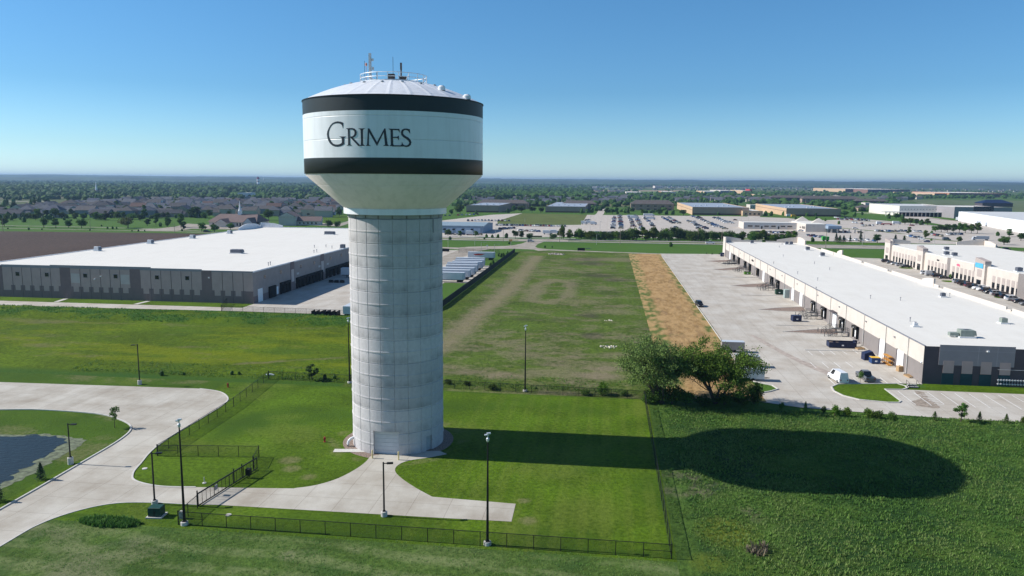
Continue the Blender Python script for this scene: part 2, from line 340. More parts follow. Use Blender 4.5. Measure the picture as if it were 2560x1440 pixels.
# --- lawn round the tower
def paint_lawn(x, y):
    d = 0.0; ye = 0; lu = sm(.5, .75, FB(x, y, .05, 3)) * .7
    for cx, cy, r in ((-8.4, 84.5, 1.6), (-9.5, 90, 1.2), (-44, 99, 2.2), (-42.5, 96, 1.8), (-64, 92.5, .8), (-39, 93.5, 1.5)):
        d = max(d, .5 * sm(r, r * .3, math.hypot(x - cx, y - cy)))
    d = max(d, .30 * sm(1.6, .3, abs(math.hypot(x + 31, y - 109.6) - 9.9)) * sm(.4, .6, N(x, y, .4)))
    ye = sm(.5, .75, FB(x, y, .06, 8)) * .45 + .35 * sm(9, 1, math.hypot((x + 1.5) * 1.2, y - 88))
    if x < -73: d = max(d, .35 * sm(.5, .7, FB(x, y, .12, 5))); lu = max(lu, .5)
    # mower passes running away from the camera
    if x > -22: ye += .17 * (math.sin(x * 2.3) > 0) * sm(.3, .5, N(x, y, .04, 2))
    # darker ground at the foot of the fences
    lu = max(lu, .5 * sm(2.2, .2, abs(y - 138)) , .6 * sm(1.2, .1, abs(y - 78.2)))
    return d, ye, lu
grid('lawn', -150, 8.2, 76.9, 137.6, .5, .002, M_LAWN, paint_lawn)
def paint_verge(x, y):
    band = abs(math.sin((y + .12 * x) * .75 + 2 * N(x, y, .08)))
    return .6 * sm(.5, .75, FB(x, y, .10, 1)) * sm(76.5, 74, y), .8 * sm(.55, .95, band) * sm(.3, .6, FB(x, y, .5, 3)) * sm(76.8, 75, y) + .25 * sm(.5, .7, N(x, y, .15, 7)), sm(.5, .7, FB(x, y, .2, 9)) * .6
grid('verge', -150, 8.2, 55, 76.9, .4, .002, M_VERGE, paint_verge)
def paint_mead(x, y):
    e = g(1720, 1215); d = .75 * sm(.35, .7, FB(x, y, .25, 3)) * sm(7, 2, math.hypot((x - e.x) * 1.1, y - e.y))
    d = max(d, .8 * sm(1.6, .6, math.hypot(x - 17.0, y - 80.3)), .5 * sm(.62, .8, FB(x, y, .12, 11)))
    ye = .9 * sm(4.2, 1.5, math.hypot((x - 14.5) * .9, (y - 84.5) * .8)) + .6 * sm(3, 1, math.hypot(x - 11.5, y - 77)) + .3 * sm(.5, .7, FB(x, y, .07, 6))
    return d, ye, sm(.42, .62, .5 * FB(x, y, .3, 4) + .5 * FB(x, y, .07, 24)) * sm(9.5, 11.5, x)
rel_m = lambda x, y: .28 * sm(8.4, 12, x) * FB(x, y, .45, 5) * sm(134, 130, y)
grid('meadow', 8.2, 130, 55, 134.2, .45, .0, M_MEAD, paint_mead, rel_m)
# --- unmown field behind, left
def paint_field(x, y):
    ye = .85 * sm(.40, .70, .4 * N(x * .25, y, .10, 1) + .35 * N(x * .25, y, .3, 2) + .25 * N(x * .3, y, .9, 5)) * sm(148, 152, y) * sm(193, 186, y)
    d = .55 * sm(.54, .74, .5 * N(x * .3, y, .12, 4) + .3 * N(x * .3, y, .4, 5) + .2 * N(x * .6, y, .9, 6)) * sm(146, 150, y) * sm(196, 188, y)
    d = max(d, .75 * sm(2.6, .6, dseg((x, y), (-78, 151), (-58, 160)) + 2 * N(x, y, .3)))
    lu = .9 * sm(192, 196, y) * sm(.4, .6, FB(x, y, .12, 7)) + .3 * sm(.5, .7, FB(x, y, .05, 2)) + .8 * sm(143, 139, y)
    return d, ye, lu
rel_f = lambda x, y: .9 * sm(192, 198, y) * sm(212, 205, y) * (0.5 + FB(x, y, .12, 1)) + .35 * sm(140, 144, y) * FB(x, y, .4, 2) * sm(212, 208, y)
grid('field', -330, -50.3, 137.6, 212.6, .8, .002, M_FIELD, paint_field, rel_f)
# --- vacant lot
TRK = GP([(1090, 880), (1175, 805), (1262, 735), (1312, 678), (1345, 640)])
LOOP = GP([(1330, 752), (1345, 715), (1385, 700), (1425, 708), (1420, 740), (1370, 758), (1330, 752)])
DARKS = [(GP([(1480, 660)])[0], 12), (GP([(1500, 690)])[0], 10), (GP([(1475, 790)])[0], 6), (GP([(1475, 840)])[0], 5), (GP([(1465, 650)])[0], 14), (GP([(1540, 700)])[0], 9)]
TANS = [(GP([(1250, 940)])[0], 5, .8), (GP([(1480, 940)])[0], 6, .9), (GP([(1520, 925)])[0], 5, .9), (GP([(1370, 935)])[0], 6, .6), (GP([(1440, 895)])[0], 3, .7), (GP([(1170, 932)])[0], 4, .6),
        (GP([(1555, 650)])[0], 16, .6), (GP([(1530, 780)])[0], 8, .5), (GP([(1545, 890)])[0], 5, .5), (GP([(1455, 755)])[0], 8, .5), (GP([(1290, 860)])[0], 4, .35)]
GRN = [(GP([(1395, 722)])[0], 5), (GP([(1380, 745)])[0], 4), (GP([(1350, 637)])[0], 10), (GP([(1500, 638)])[0], 12)]
def paint_lot(x, y):
    d = .62 * sm(.42, .70, .5 * FB(x * .6, y, .09, 2) + .5 * FB(x * .7, y, .35, 12)); p = (x, y); s = max(.6, (y - 60) / 140)
    td = min(dseg(p, TRK[i], TRK[i + 1]) for i in range(len(TRK) - 1)); wv = 3.6 * (N(x, y, .15, 6) - .5) + 2.5 * (N(x, y, .5, 16) - .5)
    d = max(d, (.62 + .3 * N(x, y, .3, 21)) * sm(6.6, 1.0, td + wv)); ye = .55 * sm(1.6, .4, abs(td - .6 + wv * .3)) * sm(160, 175, y) + .2 * sm(.5, .7, FB(x, y, .1, 14))
    ld = min(dseg(p, LOOP[i], LOOP[i + 1]) for i in range(len(LOOP) - 1)); d = max(d, .66 * sm(5.5, .6, ld + wv))
    for c, r, k in TANS: d = max(d, k * sm(r, r * .25, math.hypot((x - c[0]) * .6, y - c[1]) + 3 * (N(x, y, .3, 9) - .5)))
    lu = .45 * sm(.5, .72, .5 * FB(x * .6, y, .08, 5) + .5 * FB(x * .6, y, .3, 25))
    for c, r in DARKS: lu = max(lu, .75 * sm(r, r * .3, math.hypot(x - c[0], y - c[1]) + 4 * (N(x, y, .2, 3) - .5)))
    for c, r in GRN:
        k = sm(r, r * .4, math.hypot(x - c[0], y - c[1])); d *= 1 - k; lu *= 1 - k
    k = sm(-38, -45, x + 6 * N(x, y, .1)) * sm(150, 165, y); d *= 1 - k; lu *= 1 - k
    return d, ye, lu
grid('vacant_lot', -50.3, 13.5, 137.6, 428, .7, .003, M_LOT, paint_lot, lambda x, y: .3 * FB(x, y, .35, 2) * sm(137.7, 141, y) * sm(13, 9, x))
def paint_straw(x, y):
    return sm(.35, .65, .5 * N(x * 2.2, y * .5, .5, 2) + .5 * FB(x * 1.5, y * .6, .25, 2)), .35 * sm(.6, .8, FB(x, y, .15, 4)) + 1.2 * sm(26.8, 29.0, x + 2.6 * (N(x, y, .12) - .3)) + 1.5 * sm(16.3, 13.2, x - 3.2 * (N(x, y, .14, 3) - .25) - 1.5 * (N(x, y, .6, 6) - .5)), .45 * sm(.5, .7, N(x * 2.5, y * .3, .45, 5))
grid('straw_strip', 12.0, 29.6, 139, 424, .7, .05, M_STRAW, paint_straw, lambda x, y: .12 * FB(x, y, .5, 2) * sm(12, 13.5, x))
sheet('plowed_field', [(-210, 212.7), (-210, 518), (-309, 515), (-440, 505), (-900, 470), (-900, 212.7)], .0, M_PLOW)
for o in [bpy.data.objects['plowed_field']]:
    a = o.data.color_attributes.new('patch', 'FLOAT_COLOR', 'POINT'); a.data.foreach_set('color', [0.28, 0.0, 0.3, 1] * len(o.data.vertices))

# --- driveway, pads
OUT = [(-76.1, 132), (-71.3, 130.5), (-67.9, 127), (-66.7, 123.3), (-66.4, 117.5), (-66, 102.6), (-64, 94.6), (-62.8, 91.1), (-60.9, 88.9), (-56.7, 87.7), (-52.1, 88.1), (-39.4, 89.5)]
INN = [(-102.6, 114.3), (-95.9, 115.3), (-85.1, 114.7), (-79.1, 112.3), (-74.8, 108.8), (-73, 103.3), (-72.3, 93.4), (-71.6, 78.4), (-71.4, 50)]
SOU = [(-49, 83.1), (-54.8, 82.9), (-59.1, 82.1), (-62.1, 79.7), (-64.1, 75.7), (-64.4, 70), (-64.5, 50)]
PADL = [(-39.4, 89.6), (-37.2, 90.8), (-35.2, 93.1), (-33.9, 96.2), (-33.2, 99.5), (-33.2, 102)]
PADR = [(-22.4, 104.6), (-24.6, 102.9), (-27.3, 101.2), (-28.3, 99.3), (-28.1, 97.2), (-26.6, 94.9), (-24, 92.1), (-21.1, 89.5)]
poly = [(-150, 129.6), (-116.5, 130.5)] + spline(OUT) + spline(PADL)[1:] + [(-31, 104)] + [(-23.8, 105.8)] + spline(PADR) + [(-10.4, 88.9), (-10.3, 83.9), (-18.8, 83.7), (-46.3, 83.4)] + spline(SOU) + spline(INN)[::-1] + [(-150, 112)]
sheet('driveway', poly, .03, M_CONC)
kb = MB(); kerb(kb, spline(INN), .22, .16); kerb(kb, spline(OUT[:11]), .22, .09); kerb(kb, spline(SOU), .16, .06); struct(kb.build('kerb', M_KERB))
sheet('path', ribbon([(-32.4, 104.6), (-39.2, 103.6)], 1.3), .05, M_KERB)
# gravel ring round the tower foot
M_GRAV = mat('river_gravel', (0.24, 0.18, 0.145), .95, 0, .5, 5, .12, detail=8)
ring = [(-31.05 + 8.4 * math.cos(a), 109.6 + 8.4 * math.sin(a)) for a in [i * math.pi / 32 for i in range(64)]]
sheet('gravel', ring, .022, M_GRAV)
# pond
m = bpy.data.materials.new('pond_water'); m.use_nodes = True; n, L = nodes_of(m); p = n['Principled BSDF']
p.inputs['Base Color'].default_value = (0.022, 0.030, 0.034, 1); p.inputs['Roughness'].default_value = .30; p.inputs['IOR'].default_value = 1.33; p.inputs['Specular IOR Level'].default_value = .22
tc = n.new('ShaderNodeTexCoord'); mp = n.new('ShaderNodeMapping'); mp.inputs['Scale'].default_value = (.5, 1.6, 1); L.new(tc.outputs['Object'], mp.inputs[0])
wn = n.new('ShaderNodeTexNoise'); wn.inputs['Scale'].default_value = 1.6; wn.inputs['Detail'].default_value = 5; L.new(mp.outputs[0], wn.inputs['Vector'])
b = n.new('ShaderNodeBump'); b.inputs['Distance'].default_value = .16; L.new(wn.outputs[0], b.inputs['Height']); L.new(b.outputs[0], p.inputs['Normal'])
POND = [(-150, 100), (-92.5, 102.4), (-89, 103.2), (-84.4, 103.3), (-81.5, 102.6), (-80.3, 101.4), (-79.9, 98.5), (-79.2, 95.9), (-78.6, 92.5), (-78.2, 88), (-77.6, 83.7), (-78, 70), (-150, 66)]
ALG = [(-150, 100.3), (-92.5, 102.9), (-89, 103.7), (-84.4, 104), (-79.8, 103.1), (-77.5, 101.4), (-77.0, 96), (-76.3, 91), (-76.1, 87.7), (-76.2, 83), (-76.6, 70), (-150, 64)]
jit = lambda P, a, s: [(x + a * (N(x, y, .9, s) - .5), y + a * (N(x, y, .9, s + 1) - .5)) for x, y in P]
sheet('algae', jit(spline(ALG, 12), 1.2, 3), .02, mat('pond_scum', (0.13, 0.15, 0.09), .8, 0, .5, 1.4, .05))
sheet('pond_water', jit(spline(POND, 12), 2.2, 9), .035, m)

# --- right-hand building: yard, parking and verge
sheet('yard', [(29.4, 428), (29.2, 156), (30, 153.4), (33, 151), (33.6, 148.3), (31.7, 146.3), (29.4, 144.6), (28.2, 141.5), (28.5, 139.1), (34.8, 136.5), (47.8, 134.8), (60.3, 133.6), (130, 133.4), (130, 151.9), (57, 151.9), (57, 156.6), (63.4, 156.6), (63.4, 432)], .06, M_CONC2)
sheet('grass_strip', [(57.2, 151.9), (130, 151.9), (130, 157.2), (63.3, 157.2), (62.8, 153.6), (59.6, 153.6), (59.2, 152.2)], .075, M_LAWN)
ISL = [(46.2, 153.8), (44.4, 151.5), (44.0, 148.5), (44.8, 145.4), (47, 143), (51.6, 141.9), (53.6, 142.2), (54.3, 143.2), (54.3, 145.6), (54.3, 151.4), (57.6, 151.6), (58.9, 152.8), (59.2, 154.6), (58.2, 156.0), (48.5, 154.4)]
sheet('grass_island', ISL, .10, M_LAWN)
kb = MB(); kerb(kb, ISL + ISL[:1], .28, .15, .06); kerb(kb, [(29.4, 415), (29.2, 156), (30, 153.4), (33, 151), (33.6, 148.3), (31.7, 146.3), (29.4, 144.6)], .22, .2, .03); struct(kb.build('kerb', M_KERB))
mk = MB(); zz = .07
def line(a, b_, w=.12): mk.flat(ribbon([a, b_], w), zz)
for px0, py0, px1, py1 in ((1215, 320, 1282, 380), (1370, 318, 1440, 378), (1518, 315, 1597, 372), (1675, 310, 1755, 365), (1835, 303, 1912, 358), (1250, 480, 1332, 555), (1412, 480, 1502, 556), (1577, 476, 1668, 552), (1738, 470, 1842, 550), (1500, 705, 1590, 785), (1845, 700, 1930, 775)):
    line(g(1800 + px0 / 5.538, 820 + py0 / 5.538)[:2], g(1800 + px1 / 5.538, 820 + py1 / 5.538)[:2])
for x0, y0, x1, y1 in ((220, 688, 325, 768), (408, 686, 520, 768), (470, 880, 715, 1068), (690, 900, 935, 1078), (880, 893, 1110, 1060), (1060, 903, 1310, 1075), (1255, 908, 1548, 1105), (1450, 915, 1750, 1110), (1650, 922, 1968, 1118), (1855, 932, 2180, 1128), (2050, 938, 2215, 1030)):
    line(g(2160 + x0 / 5.538, 820 + y0 / 5.538)[:2], g(2160 + x1 / 5.538, 820 + y1 / 5.538)[:2])
for k in range(8): line(g(2160 + (740 + 38 * k) / 5.538, 820 + (925 + 21 * k) / 5.538)[:2], g(2160 + (880 + 32 * k) / 5.538, 820 + (915 + 21 * k) / 5.538)[:2], .1)
o = mk.build('parking_lines', M_PAINT, fixn=False); struct(o)
for p in o.data.polygons:
    if p.normal.z < 0: p.flip()
o = sheet('wheel_marks', jit(spline([(50.2, 150), (48.5, 156), (45, 165), (41, 180), (38, 200), (39.2, 200), (43, 180), (47, 166), (51, 156), (52.5, 148)], 5), .6, 4), .064, mat('tyre_dirt', (0.40, 0.34, 0.29), .9, 0, .25, .8))
# --- left-hand building: yard and access road
sheet('yard', [(-111.4, 219.8), (-193, 219.6), (-260, 218.5), (-260, 206.5), (-185, 211.2), (-111.4, 213.9), (-53, 212.7), (-53, 214), (-62.5, 216), (-62.5, 288.5), (-52, 288.5), (-52, 350), (-63.5, 350), (-63.5, 385), (-75, 409), (-84, 425), (-111.4, 425)], .03, M_CONC2)
sheet('grass_strip', [(-210, 219.8), (-111.4, 220.1), (-109, 221), (-104.9, 227.4), (-210, 227.4)], .012, M_LAWN)
for a, b_ in ((GP([(140, 755)])[0], GP([(165, 747)])[0]), (GP([(338, 761)])[0], GP([(371, 753)])[0])): sheet('path', ribbon([a, b_], 1.5), .05, M_KERB)
acc = GP([(1100, 617.3), (1147, 619), (1170, 617), (1201, 616), (1264, 615), (1287, 612.6), (1306, 608.5), (1318, 603.5), (1362, 603.5), (1345, 610), (1338, 616.4), (1344, 620), (1372, 623.4), (1500, 628.5), (1662, 634.5), (1700, 636), (1700, 638), (1662, 636.4), (1500, 630.5), (1372, 626), (1346, 627.6), (1334, 624), (1283, 622), (1225, 622.8), (1190, 629), (1165, 640), (1110, 662), (1090, 660), (1110, 640), (1150, 624), (1100, 620)])
sheet('access_road', acc, .04, M_ROAD)
sheet('access_road', GP([(1662, 634.5), (1810, 640), (1810, 655), (1655, 641)]), .045, M_CONC2)
up = GP([(1000, 590), (1108, 592.5), (1300, 597.2), (1440, 599.8), (1800, 605), (2000, 611.5), (2240, 615.5), (2560, 629)]); lo = GP([(1000, 598), (1108, 600), (1300, 603.5), (1440, 605.5), (1800, 612), (2080, 621), (2240, 623.5), (2560, 642)])
sheet('road', up + lo[::-1], .03, M_ROAD)
mid0 = GP([(1000, 593.2), (1108, 595.5), (1296, 600), ]); mid1 = GP([(1000, 594.8), (1108, 597), (1296, 601.2)])
sheet('median_grass', mid0 + mid1[::-1], .05, M_LAWN)
sheet('median_grass', GP([(1420, 601.8), (1800, 607.4), (2000, 613.6)]) + GP([(1420, 603.2), (1800, 609), (2000, 615.4)])[::-1], .05, M_LAWN)
kb = MB(); kerb(kb, up, .5, .2, .02); kerb(kb, lo, .5, .2, .02); kerb(kb, GP([(1420, 601.6), (1800, 607.2), (2000, 613.4)]), .4, .2, .02); struct(kb.build('kerb', M_KERB))
sheet('path', ribbon(GP([(1000, 588), (1108, 589.5), (1300, 594), (1440, 596.5)]), 2.5), .04, M_KERB)
# roads and paths by the subdivision, left
for pl, wd in ((GP([(-60, 563), (100, 565.5), (220, 567.8), (400, 572.5), (560, 581)]), 3.2), (GP([(-60, 569), (190, 574), (430, 578.5), (600, 585)]), 2.6)): sheet('path', ribbon(pl, wd), .03, M_ROAD)
sheet('road', GP([(330, 575.5), (400, 571), (440, 566), (470, 559), (520, 562), (600, 566), (700, 569.5), (900, 574), (900, 579), (640, 575), (480, 572), (440, 577.5), (380, 577)]), .035, M_ROAD)
sheet('road', GP([(772, 556), (845, 560), (880, 550), (890, 553), (850, 566), (770, 563)]), .04, M_ROAD)
sheet('athletic_field', GP([(755, 538), (880, 538), (880, 549), (830, 558), (775, 555)]), .02, M_LAWN)
# --- dealership and auction lots
LOTP = GP([(1090, 592), (1090, 553), (1228, 537), (1306, 533), (1243, 553), (1245, 561.5), (1410, 562.5), (1452, 562), (1468, 537), (1850, 541), (1968, 545), (2030, 552), (2150, 547), (2250, 555), (2330, 563), (2450, 575), (2600, 585), (2600, 622), (2400, 611), (2250, 608), (2050, 603), (1900, 599), (1450, 592), (1300, 593)])
sheet('parking_lot', LOTP, .03, M_LOTC)
vac = GP([(1243, 561.3), (1245, 553), (1306, 533.5), (1468, 537), (1450, 561.6)])
o = sheet('grass_field', vac, .035, M_LOT); a = o.data.color_attributes.new('patch', 'FLOAT_COLOR', 'POINT'); a.data.foreach_set('color', [0.22, 0.12, 0, 1] * len(o.data.vertices))
for pl in (GP([(2105, 551.5), (2200, 554), (2260, 557)]), GP([(2100, 570), (2180, 577), (2260, 585)]), GP([(2260, 590), (2330, 598), (2420, 606)]), GP([(1425, 589), (1700, 592), (1880, 596), (1960, 598)]), GP([(1960, 604.5), (2150, 608.5), (2260, 611)])):
    sheet('grass_strip', ribbon(pl, 4.5 if pl[0][0] > 0 and len(pl) < 4 else 13), .045, M_LAWN)
sheet('road', ribbon(GP([(2320, 545), (2420, 556), (2480, 563), (2600, 575)]), 9), .05, M_ROAD)
sheet('road', ribbon(GP([(2140, 508), (2080, 497), (2030, 488), (2000, 483)]), 10), .02, M_ROAD)
sheet('yard', GP([(2235, 531), (2310, 541), (2480, 566), (2600, 590), (2600, 600), (2380, 566), (2230, 540)]), .04, M_LOTC)
sheet('athletic_field', GP([(1580, 478), (1700, 478), (1760, 486), (1560, 484)]), .02, M_LAWN)
sheet('grass_field', GP([(1800, 489), (1890, 487), (1920, 495), (1790, 495)]), .02, M_LAWN)
sheet('grass_field', GP([(2280, 500), (2600, 502), (2600, 532), (2300, 512)]), .02, mat('prairie', (0.10, 0.13, 0.05), .95, 0, .3, .03))
for pl, wd in (([(1480, 548), (1500, 535), (1506, 522), (1490, 512)], 9), ([(1560, 528), (1575, 516), (1620, 511)], 7), ([(1130, 500), (1300, 497), (1480, 492)], 12), ([(1560, 497), (1700, 494), (1900, 492)], 12), ([(1880, 545), (1890, 536), (1905, 528)], 14), ([(2140, 531), (2240, 537)], 9), ([(1500, 471), (1560, 474), (1620, 476)], 25), ([(1600, 470.5), (1660, 471)], 25), ([(0, 503), (130, 504)], 14), ([(2020, 480.5), (2060, 484), (2100, 491)], 14)):
    sheet('road', ribbon(GP(pl), wd), .04, M_LOTC)
for pl in ([(1430, 476), (1700, 475), (1720, 478), (1440, 480)], [(1760, 478), (1830, 479), (1830, 481), (1760, 481)], [(70, 506), (125, 506), (125, 509), (66, 509)], [(300, 463.5), (420, 463), (420, 465.5), (290, 466)], [(1220, 466.5), (1330, 466.5), (1330, 468), (1220, 468)]):
    sheet('bare_plot', GP(pl), .05, mat('bare_soil', (.26, .20, .13), .95, 0, .25, .02))
for pl in ([(15, 468), (60, 468), (60, 476), (8, 476)], [(1590, 475), (1720, 475.5), (1740, 482), (1580, 482)], [(2210, 487), (2290, 490), (2290, 498), (2210, 494)], [(150, 449), (260, 449), (260, 452), (150, 452)]):
    sheet('far_meadow', GP(pl), .045, mat('far_meadow_green', (.10, .19, .035), .95, 0, .15, .02))
# --- hills on the horizon
M_HILL = mat('wooded_hill', (0.045, 0.075, 0.03), .95, 0, .45, .004, detail=10)
for hi, (dist, h0, h1, seed) in enumerate(((7500, 22, 42, 1), (9500, 38, 58, 2), (12500, 48, 78, 3))):
    b = MB(); pts = []
    for i in range(261):
        a = R_(-52 + 92 * i / 260) ; x = math.sin(a) * dist; y = math.cos(a) * dist; f = FB(a * 40, 0, .35, seed) ; f2 = N(a * 1000, 0, .55, seed + 5)
        h = h0 + (h1 - h0) * f + 7 * f2; pts.append((x, y, h, a))
    for i, (x, y, h, a) in enumerate(pts):
        for d_, z in ((-500, -2), (-180, h * .75), (0, h), (900, h * .3)): b.v.append((x + math.sin(a) * d_, y + math.cos(a) * d_, z))
    for i in range(260):
        for k in range(3): b.f.append((i * 4 + k, i * 4 + 4 + k, i * 4 + 5 + k, i * 4 + 1 + k)); b.m.append(0)
    struct(b.build('hills', M_HILL, smooth=True))
# ---------------------------------------------------------------- water tower
TC = Vector((-31.05, 109.6, 0)); TR = 6.85; TK = 12.8
M_WHITE = mat('tank_white_paint', (0.80, 0.81, 0.82), .32, 0, .03, .4, spec=.5)
M_BLACK = mat('tank_dark_paint', (0.026, 0.034, 0.037), .5, 0, .08, .4, spec=.3)
M_CREAM = mat('cone_paint', (0.88, 0.78, 0.76), .45, 0, .03, .25, spec=.4)
for m_, lo_ in ((M_WHITE, .90), (M_CREAM, .88)):      # faint rain streaks and plate seams
    n, L = nodes_of(m_); p = n['Principled BSDF']; src = p.inputs['Base Color'].links[0].from_socket; tc = n.new('ShaderNodeTexCoord'); mp = n.new('ShaderNodeMapping'); mp.inputs['Scale'].default_value = (1, 1, .09); L.new(tc.outputs['Object'], mp.inputs[0])
    q = n.new('ShaderNodeTexNoise'); q.inputs['Scale'].default_value = 1.3; q.inputs['Detail'].default_value = 7; L.new(mp.outputs[0], q.inputs['Vector']); r = n.new('ShaderNodeMapRange'); r.inputs['From Min'].default_value = .45; r.inputs['From Max'].default_value = .75; L.new(q.outputs[0], r.inputs[0])
    x = n.new('ShaderNodeMix'); x.data_type = 'RGBA'; x.blend_type = 'MULTIPLY'; L.new(r.outputs[0], x.inputs['Factor']); L.new(src, x.inputs['A']); x.inputs['B'].default_value = (lo_, lo_, lo_ * .99, 1); L.new(x.outputs['Result'], p.inputs['Base Color'])
    wv = n.new('ShaderNodeTexWave'); wv.bands_direction = 'Z'; wv.inputs['Scale'].default_value = .105; wv.inputs['Distortion'].default_value = 0; L.new(tc.outputs['Object'], wv.inputs[0]); w2 = n.new('ShaderNodeMapRange'); w2.inputs['From Min'].default_value = .0; w2.inputs['From Max'].default_value = .004; L.new(wv.outputs[0], w2.inputs[0])
    nz_ = n.new('ShaderNodeTexNoise'); nz_.inputs['Scale'].default_value = .5; L.new(tc.outputs['Object'], nz_.inputs['Vector']); ad = n.new('ShaderNodeMath'); ad.operation = 'ADD'; L.new(w2.outputs[0], ad.inputs[0]); L.new(nz_.outputs[0], ad.inputs[1])
    bp_ = n.new('ShaderNodeBump'); bp_.inputs['Distance'].default_value = .03; L.new(ad.outputs[0], bp_.inputs['Height']); L.new(bp_.outputs[0], p.inputs['Normal'])
M_STEEL = mat('galvanised_steel', (0.42, 0.43, 0.44), .45, .6, .12, 4)
M_DSTEEL = mat('black_metal', (0.012, 0.012, 0.013), .5, .2, .2, 4)
M_DOOR = mat('white_door', (0.62, 0.63, 0.64), .5, 0, .05, 1.5)
# concrete with form-lift staining
m = bpy.data.materials.new('column_concrete'); m.use_nodes = True; n, L = nodes_of(m); p = n['Principled BSDF']; p.inputs['Roughness'].default_value = .88; p.inputs['Specular IOR Level'].default_value = .2
tc = n.new('ShaderNodeTexCoord')
def _n(sc, v=(1, 1, 1), det=6):
    mp = n.new('ShaderNodeMapping'); mp.inputs['Scale'].default_value = v; L.new(tc.outputs['Object'], mp.inputs[0])
    q = n.new('ShaderNodeTexNoise'); q.inputs['Scale'].default_value = sc; q.inputs['Detail'].default_value = det; q.inputs['Roughness'].default_value = .65; L.new(mp.outputs[0], q.inputs['Vector']); return q.outputs[0]
def _r(v, a, b, c, d):
    q = n.new('ShaderNodeMapRange'); q.inputs['From Min'].default_value = a; q.inputs['From Max'].default_value = b; q.inputs['To Min'].default_value = c; q.inputs['To Max'].default_value = d; L.new(v, q.inputs['Value']); return q.outputs[0]
def _m(a, b, op='MULTIPLY'):
    q = n.new('ShaderNodeMath'); q.operation = op
    for i, v in enumerate((a, b)):
        if isinstance(v, (int, float)): q.inputs[i].default_value = v
        else: L.new(v, q.inputs[i])
    return q.outputs[0]
sx = n.new('ShaderNodeSeparateXYZ'); L.new(tc.outputs['Object'], sx.inputs[0])
fr = _m(_m(sx.outputs['Z'], 1 / 3.44), 1.0, 'FRACT')                      # 0..1 within each pour
foot = _r(fr, 0.0, .35, 1, 0)                                            # dirt settles at the foot of each pour
pour = n.new('ShaderNodeTexWhiteNoise'); pour.noise_dimensions = '1D'; L.new(_m(_m(sx.outputs['Z'], 1 / 3.44), 1.0, 'FLOOR'), pour.inputs['W'])
blot = _r(_n(.35, (1, 1, .8)), .40, .62, 0, 1); strk = _r(_n(1.1, (1, 1, .14)), .45, .75, 0, .5)
amt = _m(_m(foot, blot), _r(sx.outputs['Z'], 6, 34, .5, 1.0)); amt = _m(amt, _m(strk, .45), 'ADD')
c0 = n.new('ShaderNodeMix'); c0.data_type = 'RGBA'; L.new(pour.outputs[0], c0.inputs['Factor']); c0.inputs['A'].default_value = (0.64, 0.61, 0.605, 1); c0.inputs['B'].default_value = (0.53, 0.51, 0.51, 1)
c1 = n.new('ShaderNodeMix'); c1.data_type = 'RGBA'; L.new(amt, c1.inputs['Factor']); L.new(c0.outputs['Result'], c1.inputs['A']); c1.inputs['B'].default_value = (0.23, 0.22, 0.215, 1)
c2 = n.new('ShaderNodeMix'); c2.data_type = 'RGBA'; c2.blend_type = 'MULTIPLY'; L.new(_r(_n(2.2), .35, .7, 0, .55), c2.inputs['Factor']); L.new(c1.outputs['Result'], c2.inputs['A']); c2.inputs['B'].default_value = (.76, .76, .77, 1)
c3 = n.new('ShaderNodeMix'); c3.data_type = 'RGBA'; L.new(_r(sx.outputs['Z'], 27, 33, 0, .35), c3.inputs['Factor']); L.new(c2.outputs['Result'], c3.inputs['A']); c3.inputs['B'].default_value = (0.40, 0.38, 0.35, 1)
L.new(c3.outputs['Result'], p.inputs['Base Color'])
bp = n.new('ShaderNodeBump'); bp.inputs['Distance'].default_value = .02; L.new(_n(3), bp.inputs['Height']); L.new(bp.outputs[0], p.inputs['Normal'])
M_COL = m

tower = thing('water_tower', 'huge white and charcoal water tower on a round concrete column in the fenced lawn', 'water tower', TC)
def cyl_hit(px, py, R):
    d = ray(px, py); ox, oy = CAM.x - TC.x, CAM.y - TC.y
    a = d.x ** 2 + d.y ** 2; b_ = 2 * (d.x * ox + d.y * oy); c_ = ox * ox + oy * oy - R * R
    t = (-b_ - math.sqrt(max(0, b_ * b_ - 4 * a * c_))) / 2 / a; q = CAM + d * t
    return math.degrees(math.atan2(q.y - TC.y, q.x - TC.x)), q.z
# the column: form panels with v-joints and ledges, and two real openings
D1a, _ = cyl_hit(934, 1110, TR); D1b, _ = cyl_hit(997.5, 1110, TR); D2a, _ = cyl_hit(1065.5, 1110, TR); D2b, _ = cyl_hit(1080, 1110, TR)
D1z, D2z = 3.55, 2.25
angs = []                                       # (angle, joint depth)
for k in range(22):
    a0 = -61.8 + k * 360 / 22
    angs += [(a0 - .45, 0), (a0, .07), (a0 + .45, 0)] + [(a0 + 360 / 22 * j / 7, 0) for j in range(1, 7)]
angs = [(((a + 180) % 360) - 180, d) for a, d in angs] + [(D1a, 0), (D1b, 0), (D2a, 0), (D2b, 0)]
angs.sort(); zs = [(0, 0), (D2z, 0), (D1z, 0)]
top = 34.2; z = top
while z > .6:
    zs += [(z + .07, 0), (z, .09), (z - .07, 0)]; h = z - 1.72
    if h > .8: zs += [(h + .10, 0), (h + .07, -.05), (h - .10, -.05), (h - .13, 0)]
    z -= 3.44
zs = [q for q in zs if q[0] <= top + .01]; zs.sort()
cm = MB(); nA = len(angs)
for z, dz in zs:
    for a, da in angs:
        r = TR - max(da, 0) - dz if dz > 0 else TR - da - (dz if da == 0 else 0)
        cm.v.append((r * math.cos(R_(a)), r * math.sin(R_(a)), z))
